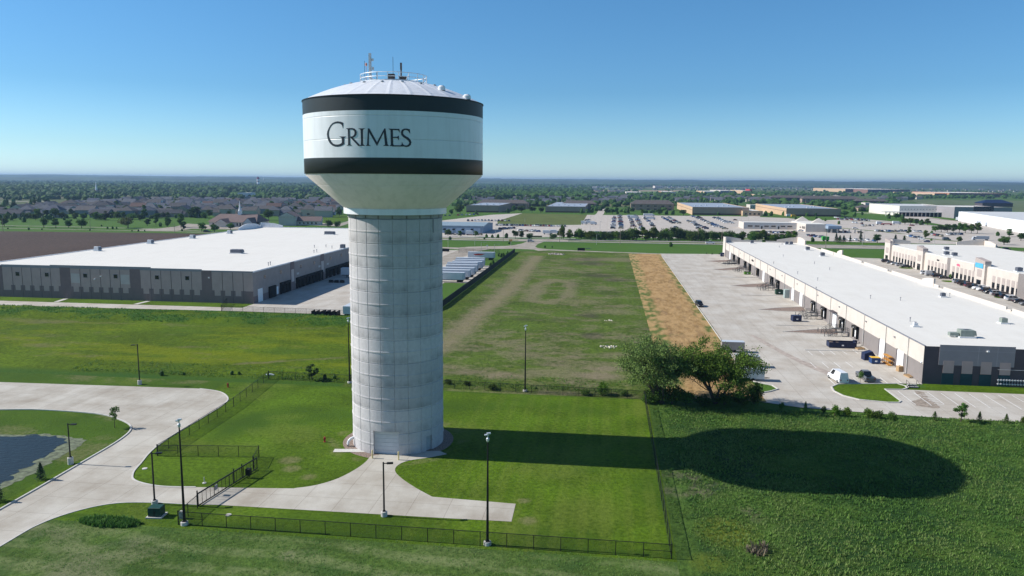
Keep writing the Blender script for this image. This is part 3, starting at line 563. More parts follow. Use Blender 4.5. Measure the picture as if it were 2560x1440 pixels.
for j in range(len(zs) - 1):
    zm = (zs[j][0] + zs[j + 1][0]) / 2
    for i in range(nA):
        a0 = angs[i][0]; a1 = angs[(i + 1) % nA][0]; am = (a0 + a1) / 2 if a1 > a0 else a0
        if (D1a < am < D1b and zm < D1z) or (D2a < am < D2b and zm < D2z): continue
        cm.f.append((j * nA + i, j * nA + (i + 1) % nA, (j + 1) * nA + (i + 1) % nA, (j + 1) * nA + i)); cm.m.append(0)
cm.build('column', M_COL, tower, fixn=False)
def opening(a0, a1, h, rec, name, mt, cuts):
    p0 = Vector((math.cos(R_(a0)), math.sin(R_(a0)), 0)) * (TR - .02); p1 = Vector((math.cos(R_(a1)), math.sin(R_(a1)), 0)) * (TR - .02)
    u = (p1 - p0); wd = u.length; u.normalize(); nrm = Vector((u.y, -u.x, 0)); nrm = nrm if nrm.dot(p0) > 0 else -nrm
    b = MB(); q0 = p0 - nrm * rec; q1 = p1 - nrm * rec; Z = Vector((0, 0, h))
    b.add([p0, q0, q0 + Z, p0 + Z], [(0, 1, 2, 3)]); b.add([p1, q1, q1 + Z, p1 + Z], [(0, 1, 2, 3)])
    b.add([p0 + Z, p1 + Z, q1 + Z, q0 + Z], [(0, 1, 2, 3)])
    hub = (p0 + p1) / 2 * ((TR - .02) / ((p0 + p1) / 2).length)
    b.build('door_frame', M_COL, tower)
    dm = MB(); ns = cuts
    for k in range(ns):
        z0 = h * k / ns; z1 = h * (k + 1) / ns - .035
        A = [q0 + Vector((0, 0, z0)), q1 + Vector((0, 0, z0)), q1 + Vector((0, 0, z1)), q0 + Vector((0, 0, z1))]
        dm.add(A + [v + nrm * .05 for v in A], [(0, 1, 2, 3), (4, 5, 6, 7), (0, 1, 5, 4), (1, 2, 6, 5), (2, 3, 7, 6), (3, 0, 4, 7)])
        dm.add([v + Vector((0, 0, 0)) for v in (A[3], A[2], A[2] + Vector((0, 0, .036)), A[3] + Vector((0, 0, .036)))], [(0, 1, 2, 3)])
    return dm.build(name, mt, tower), q0, q1, nrm
opening(D1a, D1b, D1z, .45, 'overhead_door', M_DOOR, 6)
dd, q0, q1, nrm = opening(D2a, D2b, D2z, .28, 'door', mat('grey_door', (0.42, 0.43, 0.44), .5), 1)
b = MB(); hp = q0 + (q1 - q0) * .15 + nrm * .1; b.cbox(hp.x, hp.y, 1.05, .14, .06, .05); b.build('handle', M_STEEL, dd)
# corbel gap band with stubs, skirt, cone, bands, shell, roof
b = MB(); b.lathe([(TR - .2, 34.15), (TR - .2, 34.9)], 88); b.build('corbel', mat('corbel_grey', (0.30, 0.29, 0.27), .9), tower, smooth=True)  # set-back band in one even dark grey
for k in range(22):
    b = MB(); a = R_(-61.8 + k * 360 / 22 + 1); a2 = a + R_(360 / 22 - 1.6); v = []
    for rr_, z_ in ((TR + .12, 34.28), (TR + .12, 34.86)):
        for j in range(5): aa = a + (a2 - a) * j / 4; v.append((rr_ * math.cos(aa), rr_ * math.sin(aa), z_))
    b.add(v, [(j, j + 1, 6 + j, 5 + j) for j in range(4)])
    b.build('ring_panel', mat('ring_panel_grey', (0.34, 0.33, 0.31), .8), tower)
N_ = 144
b = MB(); b.lathe([(6.9, 34.85), (7.5, 34.8), (7.5, 35.6), (7.42, 35.62)], N_); b.build('skirt', M_WHITE, tower, smooth=False)
b = MB(); b.lathe([(7.42, 35.6), (12.66, 40.2), (12.7, 40.42)], N_); b.build('cone', M_CREAM, tower, smooth=True)
b = MB(); b.lathe([(12.7, 40.42), (12.84, 40.42), (12.84, 42.5)], N_); o = b.build('lower_band', M_BLACK, tower, smooth=True); o['label'] = 'charcoal band round the foot of the tank'
b = MB(); b.lathe([(12.84, 42.5), (12.84, 45.5), (12.84, 48.5)], N_); b.build('tank_wall', M_WHITE, tower, smooth=True)
b = MB(); b.lathe([(12.84, 48.5), (12.84, 50.5)], N_); o = b.build('upper_band', M_BLACK, tower, smooth=True); o['label'] = 'charcoal band under the roof of the tank'
def zr(r): return 50.5 + 3.3 * (1 - (r / TK) ** 1.9)
nr = 168; b = MB(); b.lathe([(12.84, 50.42), (12.93, 50.42), (12.93, 50.52), (12.8, 50.56)], nr); b.build('rim', M_DSTEEL, tower)
b = MB(); radii = [12.8, 12.4, 11.6, 10.5, 9.2, 7.8, 6.4, 5.2, 4.0, 0.01]
for r in radii:
    for k in range(nr):
        rib = .05 if k % 6 == 0 else 0
        a = 2 * math.pi * k / nr; b.v.append((r * math.cos(a), r * math.sin(a), zr(r) + (rib if 5 < r < 12.7 else 0)))
for i in range(len(radii) - 1):
    for k in range(nr): b.f.append((i * nr + k, i * nr + (k + 1) % nr, (i + 1) * nr + (k + 1) % nr, (i + 1) * nr + k)); b.m.append(0)
b.build('roof', M_WHITE, tower)
# the town's name painted on the tank
GL = {
 'G': [[(535,190),(505,176),(470,165),(385,152),(310,165),(240,200),(180,265),(130,350),(98,430),(88,505),(98,590),(125,680),(175,765),(240,820),(310,845),(375,850),(450,840),(515,815),(565,780),(560,700),(560,620),(575,592),(622,570),(425,570),(480,595),(500,630),(505,720),(490,760),(440,785),(380,800),(310,795),(250,770),(200,710),(160,630),(138,560),(133,500),(138,430),(160,350),(200,275),(250,225),(310,202),(380,195),(440,205),(490,235),(510,270),(530,355)]],
 'R': [[(610,342),(735,342),(712,380),(715,600),(725,790),(780,820),(628,822),(675,800),(678,700),(668,380),(650,360)],
       [(700,338),(790,338),(850,355),(890,400),(908,460),(898,525),(865,570),(810,600),(735,606),(735,578),(800,565),(840,530),(857,470),(850,420),(820,385),(780,370),(700,370)], [(735,590),(792,596),(1000,815),(1010,832),(960,832),(740,600)]],
 'I': [[(955,345),(1150,345),(1100,365),(1083,400),(1085,780),(1110,815),(1150,831),(990,831),(1030,800),(1035,700),(1025,400),(1010,368)]],
 'M': [[(1222,345),(1252,470),(1245,790),(1265,818),(1310,832),(1155,832),(1200,805),(1210,700)], [(1222,345),(1262,352),(1478,740),(1475,836),(1230,400)],
       [(1472,745),(1680,350),(1712,352),(1475,838)], [(1668,400),(1710,352),(1765,780),(1790,820),(1822,834),(1638,832),(1695,810),(1700,780),(1672,470)]],
 'E': [[(1790,352),(1950,356),(1912,385),(1920,780),(1940,815),(2000,845),(1818,833),(1865,800),(1855,390)], [(1900,356),(2095,362),(2108,467),(2070,395),(1905,385)],
       [(1908,580),(2040,580),(2080,548),(2085,678),(2040,608),(1908,606)], [(1900,815),(2130,820),(2165,790),(2170,720),(2200,847),(1900,845)]],
 'S': [[(2395,497),(2345,412),(2280,383),(2225,395),(2195,440),(2200,500),(2250,550),(2340,600),(2400,660),(2427,730),(2410,800),(2360,845),(2290,859),(2210,842),(2165,800),(2166,716),(2195,790),(2240,820),(2300,825),(2350,800),(2375,750),(2355,690),(2290,635),(2200,580),(2155,520),(2143,450),(2170,385),(2230,355),(2300,353),(2385,372)]]}
M_INK = mat('lettering_paint', (0.022, 0.024, 0.032), .35, 0, .05, 2, spec=.4)
off = .02
for ch in 'GRIMES':
    b = MB()
    for poly in GL[ch]:
        sa = sum(poly[i][0] * poly[(i + 1) % len(poly)][1] - poly[(i + 1) % len(poly)][0] * poly[i][1] for i in range(len(poly))); sg = 1 if sa > 0 else -1; P2 = []
        for i in range(len(poly)):
            a_, b_, c_ = Vector(poly[i - 1]), Vector(poly[i]), Vector(poly[(i + 1) % len(poly)]); e1 = (b_ - a_).normalized(); e2 = (c_ - b_).normalized(); nn = Vector((e1.y + e2.y, -e1.x - e2.x)) * sg
            nn = nn.normalized() * 4.5 if nn.length > .3 else Vector((0, 0)); P2.append((b_.x + nn.x, b_.y + nn.y))
        poly = P2; off += .002; bm = bmesh.new(); vs = [bm.verts.new((x, -y, 0)) for x, y in poly]
        for t in tessellate_polygon([[Vector((x, -y, 0)) for x, y in poly]]):
            try: bm.faces.new([vs[i] for i in t])
            except ValueError: pass
        for _ in range(3):
            eds = [e_ for e_ in bm.edges if abs(e_.verts[0].co.x - e_.verts[1].co.x) > 45]
            if eds: bmesh.ops.subdivide_edges(bm, edges=eds, cuts=2)
            bmesh.ops.triangulate(bm, faces=bm.faces)
        bm.verts.index_update(); pts = []
        for v in bm.verts:
            a, zz_ = cyl_hit(810 + v.co.x / 11.13, 290 - v.co.y / 11.13, TK + .04); pts.append(((TK + .04 + off) * math.cos(R_(a)), (TK + .04 + off) * math.sin(R_(a)), zz_))
        b.add(pts, [tuple(v.index for v in f_.verts) for f_ in bm.faces]); bm.free()
    o = b.build('letter', M_INK, tower, fixn=False); o['label'] = 'dark serif letter %s painted on the white tank' % ch
# roof fittings
ZD = zr(4.7)
b = MB(); RR = 4.75
for hgt in (.55, 1.1):
    b.tube([(RR * math.cos(a), RR * math.sin(a), ZD + hgt) for a in [i * math.pi / 36 for i in range(73)]], .045, 6, cap=False)
for k in range(20):
    a = k * math.pi / 10 + .1; c_, s_ = math.cos(a), math.sin(a); b.tube([(RR * c_, RR * s_, ZD - .1), (RR * c_, RR * s_, ZD + 1.12)], .05, 6)
    if k % 4 == 1: b.tube([(RR * c_ * .8, RR * s_ * .8, ZD + .1), (RR * c_, RR * s_, ZD + 1.0)], .04, 5)
b.lathe([(RR + .1, ZD - .1), (RR + .1, ZD + .08), (RR - .5, ZD + .08)], 48); b.build('railing', mat('railing_white', (.7, .72, .74), .4, .2), tower)
for k in range(16):
    a = k * math.pi / 8 + .05; r = 6.9; b = MB(); b.lathe([(.22, zr(r)), (.22, zr(r) + .14), (.01, zr(r) + .2)], 8, r * math.cos(a), r * math.sin(a))
    b.build('roof_vent', M_STEEL, tower)
for r, a, s_ in ((9.6, -32, .5), (12.2, -20, .55)):
    b = MB(); b.lathe([(s_, zr(r) - .1), (s_, zr(r) + .35), (s_ * .6, zr(r) + .55), (.01, zr(r) + .6)], 16, r * math.cos(R_(a)), r * math.sin(R_(a))); b.build('hatch', M_WHITE, tower)
def ax(px, py0, py1, name, mt, r=.06, yoff=0.0, extra=None, r2=None):
    P = Vector((0, 0, 0)); base = ony(px, py1, TC.y + yoff) - TC; d = ony(px, py0, TC.y + yoff) - TC
    b = MB(); b.tube([(base.x, yoff, ZD - .05), (base.x, yoff, d.z)], r, 8, r2=r2)
    if extra: extra(b, base.x, yoff, d.z)
    return b.build(name, mt, tower)
M_GREYM = mat('antenna_grey', (0.28, 0.28, 0.30), .5)
o = ax(927, 133, 200, 'antenna_mast', mat('antenna_white', (.62, .64, .66), .5), .16, -2.5, lambda b, x, y, z: (b.box(x - .22, x + .06, y - .2, y + .2, z - 3.4, z), b.cbox(x + .3, y, z - .9, .25, .2, .35), b.cbox(x + .34, y, z - 2.1, .25, .2, .45)), .14)
o['label'] = 'tall panel antenna at the left of the tank roof'
ax(983, 142, 200, 'whip_antenna', M_DSTEEL, .03, 0.5); ax(912, 152, 196, 'whip_antenna', M_DSTEEL, .025, -1.5)
ax(1003, 157, 200, 'antenna_mast', mat('antenna_brown', (.16, .12, .10), .6), .12, 1.5, lambda b, x, y, z: b.box(x - .12, x + .12, y - .12, y + .12, z - 1.0, z))
ax(942, 181, 196, 'whip_antenna', M_DSTEEL, .04, -3.2); ax(916, 160, 197, 'beacon', mat('beacon_red', (.6, .28, .22), .4), .03, -3.4, lambda b, x, y, z: b.lathe([(.01, z - .3), (.16, z - .25), (.16, z + .05), (.01, z + .2)], 10, x, y))
for px, s_ in ((978.5, (.95, .6, 1.1)), (1008, (1.05, .6, .75))):
    b = MB(); q = ony(px, 190, TC.y + .8) - TC; b.bevbox(q.x - s_[0] / 2, q.x + s_[0] / 2, .5, 1.1, ZD + .45, ZD + .45 + s_[2], .05); b.box(q.x - .05, q.x + .05, .75, .85, ZD, ZD + .5); b.build('equipment_box', mat('equipment_brown', (.10, .08, .07), .6), tower)
b = MB(); q = ony(992, 200, TC.y - 1) - TC; b.box(q.x - 1.6, q.x - .1, -1.4, -.6, ZD + .1, ZD + .5); b.box(q.x + .2, q.x + 1.5, -1.4, -.6, ZD + .1, ZD + .42); b.build('vent_box', M_WHITE, tower)
b = MB(); b.lathe([(2.2, zr(4) - .1), (2.2, zr(4) + .35), (0.01, zr(4) + .5)], 40); b.build('roof_cap', M_GREYM, tower)
# overflow pipe at the left foot, small conduit at the top right
a = R_(cyl_hit(888, 1106, TR)[0] - 6); c_, s_ = math.cos(a), math.sin(a)
b = MB(); b.tube([(c_ * (TR - .1), s_ * (TR - .1), 1.25)] + [(c_ * (TR + .9 * math.sin(t)), s_ * (TR + .9 * math.sin(t)), .35 + .9 * math.cos(t)) for t in [i * math.pi / 14 for i in range(1, 8)]] + [(c_ * (TR + .9), s_ * (TR + .9), .1)], .2, 12)
b.build('overflow_pipe', M_WHITE, tower, smooth=True)
b = MB(); a = R_(-24); c_, s_ = math.cos(a) * (TR + .1), math.sin(a) * (TR + .1); b.tube([(c_, s_, 32.2), (c_, s_, 34.8)], .07, 6); b.build('conduit', M_GREYM, tower)
# ---------------------------------------------------------------- big buildings
M_ROOF = roof_mat('white_roof_membrane', (0.735, 0.71, 0.65))
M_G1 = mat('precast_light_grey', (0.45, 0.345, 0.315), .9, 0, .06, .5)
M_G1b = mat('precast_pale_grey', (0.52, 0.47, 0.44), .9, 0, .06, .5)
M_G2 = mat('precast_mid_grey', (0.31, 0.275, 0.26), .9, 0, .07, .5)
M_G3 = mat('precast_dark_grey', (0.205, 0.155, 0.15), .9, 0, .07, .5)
M_WIN = glass_mat('dark_glass', (0.012, 0.014, 0.018))
M_SHEL = mat('dock_shelter_black', (0.018, 0.017, 0.016), .9, 0, .2, 2)
M_OFFW = mat('offwhite_wall', (0.60, 0.54, 0.48), .85, 0, .05, .4)
M_TAUPE = mat('taupe_wall', (0.235, 0.21, 0.20), .9, 0, .06, .5)
M_CHAR = mat('charcoal_wall', (0.085, 0.073, 0.082), .9, 0, .08, .5)
M_BLUEG = mat('bluegrey_wall', (0.285, 0.265, 0.275), .9, 0, .06, .5)
M_TEAL = mat('teal_panel', (0.02, 0.06, 0.07), .8, 0, .1, .6)
M_WDOOR = mat('white_steel_door', (0.82, 0.82, 0.82), .5, 0, .03, 2)
M_TRIM = mat('grey_coping', (0.26, 0.26, 0.28), .6, .1, .08, 2)
M_JOINT = mat('joint_dark', (0.09, 0.085, 0.085), .9)
WHOLE = {'dock_shelter', 'downspout', 'coping'}
def part(parent, name, mt, *boxes, label=None):
    if len(boxes) > 1 and name not in WHOLE:
        for q in boxes: o = part(parent, name, mt, q)
        return o
    b = MB()
    for q in boxes: b.box(*q)
    o = b.build(name, mt, parent)
    if label: o['label'] = label
    return o
# ===== left warehouse
LX0, LX1, LY0, LY1, LZ = -209.0, -111.4, 227.4, 440.0, 10.3
lw = thing('warehouse', 'long low grey warehouse with a huge white flat roof behind the tower', 'warehouse', (0, 0, 0))
part(lw, 'wall', M_G1, (LX0, LX1, LY0, LY1, 0, LZ - .25)); part(lw, 'roof', M_ROOF, (LX0 + .35, LX1 - .35, LY0 + .35, LY1 - .35, LZ - .25, LZ - .05))
for (x0, x1, z1) in ((LX0, -199.4, 10.6), (-199.2, -181.4, 10.85), (-181.4, -146.1, 11.05), (-146.1, -128.6, 10.75), (-128.6, LX1 + .05, 10.45)): part(lw, 'parapet', M_TRIM, (x0, x1, LY0 - .03, LY0 + .35, LZ - .3, z1))
part(lw, 'coping', mat('coping_white', (.75, .75, .76), .6), (LX0 - .03, LX0 + .4, LY0 + .35, LY1, LZ - .3, LZ + .18), (LX1 - .35, LX1 + .06, LY0 + .35, LY1 - .1, LZ - .3, LZ + .12), (LX0 + .4, LX1 - .35, LY1 - .35, LY1 + .03, LZ - .3, LZ + .35))
b = MB(); prof = [(412 + 28 * t / 14, LZ - .2) for t in (0, 14)]
b.yz([(412, LZ - .2), (440.2, LZ - .2), (440.2, LZ + 1.2), (436, LZ + 2.2), (430, LZ + 2.9), (424, LZ + 3.1), (418, LZ + 2.6), (412, LZ + 1.2)], LX0 - .3, LX0 + .1); b.xz([(LX0 - .3, LZ - .2), (LX0 + 14, LZ - .2), (LX0 + 14, LZ + 1.3), (LX0 + 8, LZ + 2.6), (LX0, LZ + 2.9)], 440.1, 440.6)
b.build('entry_parapet', mat('coping_white', (0, 0, 0)), lw)['label'] = 'curved raised parapet at the far corner of the roof'
P = -.06                                             # facing layers stand proud of the wall
part(lw, 'pilaster', M_G3, (-178.0, -174.3, LY0 + P, LY0 - .01, 0, LZ)); part(lw, 'pilaster', M_G3, (-153.3, -149.7, LY0 + P, LY0 - .01, 0, LZ)); part(lw, 'pilaster', M_G3, (-128.6, -125.2, LY0 + P, LY0 - .01, 0, LZ)); part(lw, 'pilaster', M_G3, (LX0, -198.8, LY0 + P, LY0 - .01, 0, LZ))
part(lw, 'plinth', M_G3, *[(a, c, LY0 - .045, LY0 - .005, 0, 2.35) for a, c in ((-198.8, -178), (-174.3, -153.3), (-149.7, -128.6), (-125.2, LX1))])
seams = [-195.2, -191.7, -188.3, -184.9, -181.4] + [-170.8, -167.2, -163.7, -160.3, -156.8] + [-146.1, -142.6, -139.1, -135.6, -132.1] + [-121.6, -118.1, -114.6]
part(lw, 'merlon', M_G3, *[(s - .75, s + .75, LY0 - .055, LY0 - .012, 2.35, 4.05) for s in seams], *[(e_, e_ + .75, LY0 - .055, LY0 - .012, 2.35, 4.05) for e_ in (-174.3, -149.7, -125.2)], *[(e_ - .75, e_, LY0 - .055, LY0 - .012, 2.35, 4.05) for e_ in (-178, -153.3, -128.6)], (-115.3, LX1, LY0 - .058, LY0 - .014, 2.35, 4.0), label='crenel-like darker panels above the plinth')
part(lw, 'pale_panel', M_G1b, (-174.1, -171, LY0 - .05, LY0 - .02, 5.3, 8.4), (-156.6, -153.5, LY0 - .05, LY0 - .02, 5.3, 8.4), label='paler wall panels')
part(lw, 'panel_joint', M_JOINT, *[(s - .04, s + .04, LY0 - .07, LY0 - .0, 0, LZ - .3) for s in seams])
for x in (-193.3, -182.7, -169.0, -158.3, -143.9, -133.5):
    w_ = part(lw, 'window', M_TRIM, (x - .72, x + .72, LY0 - .09, LY0 + .02, 7.1, 8.5)); part(w_, 'pane', M_WIN, (x - .62, x + .62, LY0 - .11, LY0 - .08, 7.2, 8.4))
for x in (-176.1, -147.9): part(lw, 'door', M_G3, (x - .5, x + .5, LY0 - .12, LY0 - .02, 0, 2.2))
for x, z in ((-165.6, 6.6), (-163.4, 7.6), (-126.0, 8.0)):
    b = MB(); b.box(x - .22, x + .22, LY0 - .45, LY0 - .04, z, z + .28); b.box(x - .05, x + .05, LY0 - .12, LY0, z - .2, z + .3); b.build('wall_lamp', M_WHITE, lw)
# east (dock) face
E_ = LX1
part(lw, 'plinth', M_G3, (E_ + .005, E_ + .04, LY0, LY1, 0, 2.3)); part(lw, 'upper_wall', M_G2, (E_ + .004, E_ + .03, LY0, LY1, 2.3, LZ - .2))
yy = lambda cx: onx(440 + cx / 5.538, 560 + 1000 / 5.538 if False else 700, E_).y
YD = [onx(440 + c / 5.538, 700, E_).y for c in (1125, 1190, 1275, 1365, 1400, 1430, 1585, 1555, 1625, 1640, 2025, 2000, 2055, 2070)]
part(lw, 'dock_door', M_WDOOR, (E_ + .02, E_ + .12, YD[0], YD[1], 0, 4.3)); part(lw, 'door', M_WDOOR, (E_ + .02, E_ + .12, YD[3] + .6, YD[4] + .6, .6, 3.2))
for y0, y1 in ((YD[2], YD[3]),): part(lw, 'dock_shelter', M_SHEL, (E_, E_ + .6, y0, y1, .2, 4.0))
def shelters(y0, y1, n):
    st = (y1 - y0) / n
    for i in range(n):
        a = y0 + i * st
        s_ = part(lw, 'dock_shelter', M_SHEL, (E_, E_ + .65, a + .2, a + .75, .3, 4.2), (E_, E_ + .65, a + st - .75, a + st - .2, .3, 4.2), (E_, E_ + .65, a + .75, a + st - .75, 3.4, 4.2), (E_ + .02, E_ + .08, a + .75, a + st - .75, .8, 3.4))
        part(s_, 'bumper', M_SHEL, (E_, E_ + .3, a + .8, a + 1.1, .6, 1.0), (E_, E_ + .3, a + st - 1.1, a + st - .8, .6, 1.0))
shelters(YD[5], YD[7] + 1, 3); shelters(YD[9] + 1, YD[10], 8); shelters(YD[13], YD[13] + 42, 9); shelters(YD[13] + 52, LY1 - 6, 8)
for a, c in ((YD[7] + 2, YD[8] + 1), (YD[11] + .5, YD[12])):
    part(lw, 'pilaster', M_G3, (E_ + .01, E_ + .12, a, c, 0, LZ)); part(lw, 'pale_panel', M_G1b, (E_ + .1, E_ + .16, a + .5, c - .5, 3.2, 7.6))
for cx in (1222, 1448, 1728, 1915, 2140, 2295):
    y = onx(440 + cx / 5.538, 680, E_).y; w_ = part(lw, 'window', M_TRIM, (E_ + .01, E_ + .1, y - .72, y + .72, 7.1, 8.5)); part(w_, 'pane', M_WIN, (E_ + .09, E_ + .12, y - .62, y + .62, 7.2, 8.4))
for y, z in ((262, 5.2), (283, 5.5), (292, 5.5)): part(lw, 'door_sign', mat('pale_sign', (.5, .5, .5), .6), (E_ + .02, E_ + .06, y, y + 2.0, z, z + .7))
# ===== roof equipment (each its own thing)
M_HV = mat('hvac_grey', (0.36, 0.38, 0.37), .55, .2, .1, 2); M_HVW = mat('hvac_white', (0.66, 0.68, 0.70), .55, .1, .06, 2); M_HVD = mat('hvac_dark', (0.13, 0.14, 0.17), .5, .3, .15, 2)
M_HVG = mat('hvac_greengrey', (0.27, 0.31, 0.27), .55, .2, .1, 2)
def hvac(p, z, sx, sy, sz, mt, label, kind='rooftop_unit', group=None, duct=True):
    t = thing(kind, label, 'rooftop unit', (p[0], p[1], z), 0, group)
    b = MB(); b.box(-sx / 2 - .3, sx / 2 + .3, -sy / 2 - .3, sy / 2 + .3, 0, .3); b.build('curb', M_HVW, t)
    b = MB(); b.bevbox(-sx / 2, sx / 2, -sy / 2, sy / 2, .3, .3 + sz, .08); b.build('casing', mt, t)
    b = MB(); b.lathe([(sy * .28, .3 + sz), (sy * .28, .36 + sz), (.01, .38 + sz)], 12); b.build('fan_guard', M_HVD, t)
    if duct: b = MB(); b.xz([(sx / 2, .5), (sx / 2 + .6, .5), (sx / 2 + .35, .3 + sz * .9), (sx / 2, .3 + sz * .9)], -sy * .4, sy * .4); b.build('hood', M_HVD if mt is M_HVW else mt, t)
    return t
lr = lambda px, py: g(px, py, LZ)
for i, (px, py) in enumerate(((244, 627), (376, 609), (481, 596), (574, 584))):
    hvac(lr(px, py), LZ - .05, 1.8, 1.8, 1.5, M_HVW, ['nearest pale square fan unit on the left edge of the big white roof', 'second pale fan unit along the left roof edge, counted from the front', 'third pale fan unit along the left roof edge, counted from the front', 'farthest pale fan unit on the left roof edge, near the curved parapet'][i], 'rooftop_fan', 'fan units along the roof edge')
hvac(lr(592, 633), LZ - .05, 4.4, 2.2, 1.3, M_HVD, 'long dark air handler in the middle of the big white warehouse roof')
hvac(lr(824, 586), LZ - .05, 5.0, 2.2, 1.4, M_HVD, 'long dark air handler at the far end of the warehouse roof beside the tower')
hvac(lr(857, 621), LZ - .05, 1.8, 1.8, 1.5, M_HVD, 'small dark roof unit near the dock edge of the warehouse roof', duct=False)
for vi, (px, py) in enumerate(sorted(((786, 619), (815, 618), (671, 664), (676, 662), (785, 632), (792, 630), (830, 621)))):
    q = lr(px, py); t = MB(); t.tube([(0, 0, 0), (0, 0, 1.0)], .12, 8); t.lathe([(.22, .95), (.22, 1.15), (.01, 1.25)], 10)
    tag(t.build('vent_pipe', M_GREYM, loc=(q.x, q.y, LZ - .06)), 'thin vent pipe near the dock edge of the left warehouse roof, %s from the left' % ORD(vi + 1), 'vent pipe', 'vent pipes on the warehouse roof')
# ===== right warehouse
RX0, RX1, RY0, RY1, RZ = 63.2, 102.0, 157.0, 424.0, 7.75
rw = thing('warehouse', 'long white-roofed warehouse with dock doors along its sunlit left side', 'warehouse', (0, 0, 0))
part(rw, 'wall', M_TAUPE, (RX0, RX1, RY0, RY1, 0, RZ - .3)); part(rw, 'roof', M_ROOF, (RX0 + .25, RX1 - .3, RY0 + .3, RY1 - .3, RZ - .3, RZ - .08))
part(rw, 'upper_wall', M_OFFW, (RX0 - .05, RX0 - .005, RY0, RY1, 4.05, RZ)); part(rw, 'gutter', M_TRIM, (RX0 - .14, RX0 + .25, RY0 + .02, RY1, RZ - .02, RZ + .10))
part(rw, 'wall_corner', M_CHAR, (RX0 - .02, 66.1, RY0 - .06, RY0 - .005, 0, 7.75), (79.95, RX1, RY0 - .06, RY0 - .005, 0, 7.7))
part(rw, 'plinth', M_CHAR, (66.1, 79.95, RY0 - .05, RY0 - .004, 0, 4.05)); part(rw, 'end_wall', M_BLUEG, (66.0, 80.0, RY0 - .12, RY0 - .065, 4.05, 8.15))
for x in (66.9, 70.4, 73.9, 77.4):
    part(rw, 'wall_panel', M_G1, (x, x + 2.0, RY0 - .14, RY0 - .125 + .03, 2.45, 4.95)); part(rw, 'teal_panel', M_TEAL, (x - .1, x + 2.1, RY0 - .10, RY0 - .05, 0, 2.4))
part(rw, 'panel_joint', mat('joint_light', (.34, .34, .36), .8), (73.28, 73.34, RY0 - .135, RY0 - .1, 4.1, 7.9), (76.75, 76.81, RY0 - .135, RY0 - .1, 4.1, 7.9), (66.0, 80.0, RY0 - .132, RY0 - .1, 7.0, 7.04))
b = MB(); b.box(74.7, 75.1, RY0 - .5, RY0 - .13, 7.0, 7.25); b.build('wall_lamp', M_WHITE, rw)
b = MB(); b.box(62.9, 63.15, RY0 + .3, RY0 + .8, 4.2, 4.5); b.build('wall_lamp', M_WHITE, rw)
# raised parapets on the far and right-hand edges
par = [(178, 203), (206, 243), (246.5, 250), (259, 286), (290, 316), (319, 345), (352, 378)]
part(rw, 'parapet', M_OFFW, *[(RX1 - .3, RX1 + .02, a, c, RZ - .3, RZ + 1.0) for a, c in par], *[(RX1 - .27, RX1 - .01, a, c, RZ - .3, RZ + .25) for a, c in ((RY0, 178), (203, 206), (243, 246.5), (286, 290), (316, 319), (345, 352), (378, RY1))])
part(rw, 'parapet', M_OFFW, (RX0 + 8, RX0 + 20, RY1 - .3, RY1 + .02, RZ - .3, RZ + .9), (RX0 + 22, RX1 - 8, RY1 - .32, RY1 + .04, RZ - .3, RZ + .7))
def sail(y0, y1, h, flip=False, name='entry_parapet'):
    b = MB(); pts = [(y0, RZ - .3), (y1, RZ - .3)]
    top = [(y0 + (y1 - y0) * t, RZ + h * (1 - .45 * (t if not flip else 1 - t) ** 2)) for t in [1 - i / 8 for i in range(9)]]
    b.yz(pts + top, RX1 - .42, RX1 + .1); return b.build(name, M_OFFW, rw)
sail(250, 259, 2.6); sail(345, 352, 3.0); sail(203.4, 205.6, .6)
b = MB(); b.yz([(408, RZ - .3), (424.2, RZ - .3), (424.2, RZ + 2.9), (419, RZ + 3.3), (413, RZ + 3.1), (408, RZ + 2.3)], RX1 - .5, RX1 + .1); b.xz([(RX1 - 11, RZ - .3), (RX1 + .1, RZ - .3), (RX1 + .1, RZ + 2.9), (RX1 - 4, RZ + 2.6), (RX1 - 11, RZ + 1.4)], RY1 - .1, RY1 + .3); b.build('entry_parapet', M_OFFW, rw)
b = MB(); b.yz([(416, 0), (424.2, 0), (424.2, RZ + 2.4), (416, RZ + 2.9)], RX0 - .45, RX0 + .3); b.xz([(RX0 - .45, RZ - .3), (RX0 + 9, RZ - .3), (RX0 + 9, RZ + 1.6), (RX0 + 4, RZ + 2.4), (RX0 - .45, RZ + 2.8)], RY1 - .1, RY1 + .3); b.build('entry_parapet', M_OFFW, rw)
X_ = RX0 - .05
def wy(cx, cy, ox=1780, oy=580): return onx(ox + cx / 5.538, oy + cy / 5.538, RX0).y
spout = [404.5, 390.1, 374.8, 360.4, 346.7, 333.9, 322.1, 307.9, 293.6, 278.1, 264.0, 249.8, 236.0, 221.3, 207.0, 192.6, 177.8, 164.8]
M_SP = mat('downspout_cream', (.60, .58, .54), .5)
for y in spout: part(rw, 'downspout', M_SP, (X_ - .18, X_ - .01, y - .09, y + .09, .3, RZ + .03), (X_ - .6, X_ - .01, y - .1, y + .1, .12, .32))
for y, hgt in ((400.9, 4.1), (314.9, 4.1), (265.3, 4.1), (254.1, 4.1), (216.8, 4.15), (179.5, 4.15), (168.6, 4.15)):
    part(rw, 'door_recess', M_CHAR, (X_ - .0, X_ + .02, y + 1.75, y + 2.6, .1, hgt + .05)); d_ = part(rw, 'overhead_door', M_WDOOR, (X_ - .1, X_ + .01, y - 1.75, y + 1.75, .1, hgt)); part(d_, 'door_handle', M_DSTEEL, (X_ - .14, X_ - .1, y - .15, y + .15, 1.0, 1.12))
part(rw, 'awning', M_CHAR, (X_ - 1.1, X_ - .02, 214.6, 219, 4.3, 4.55))
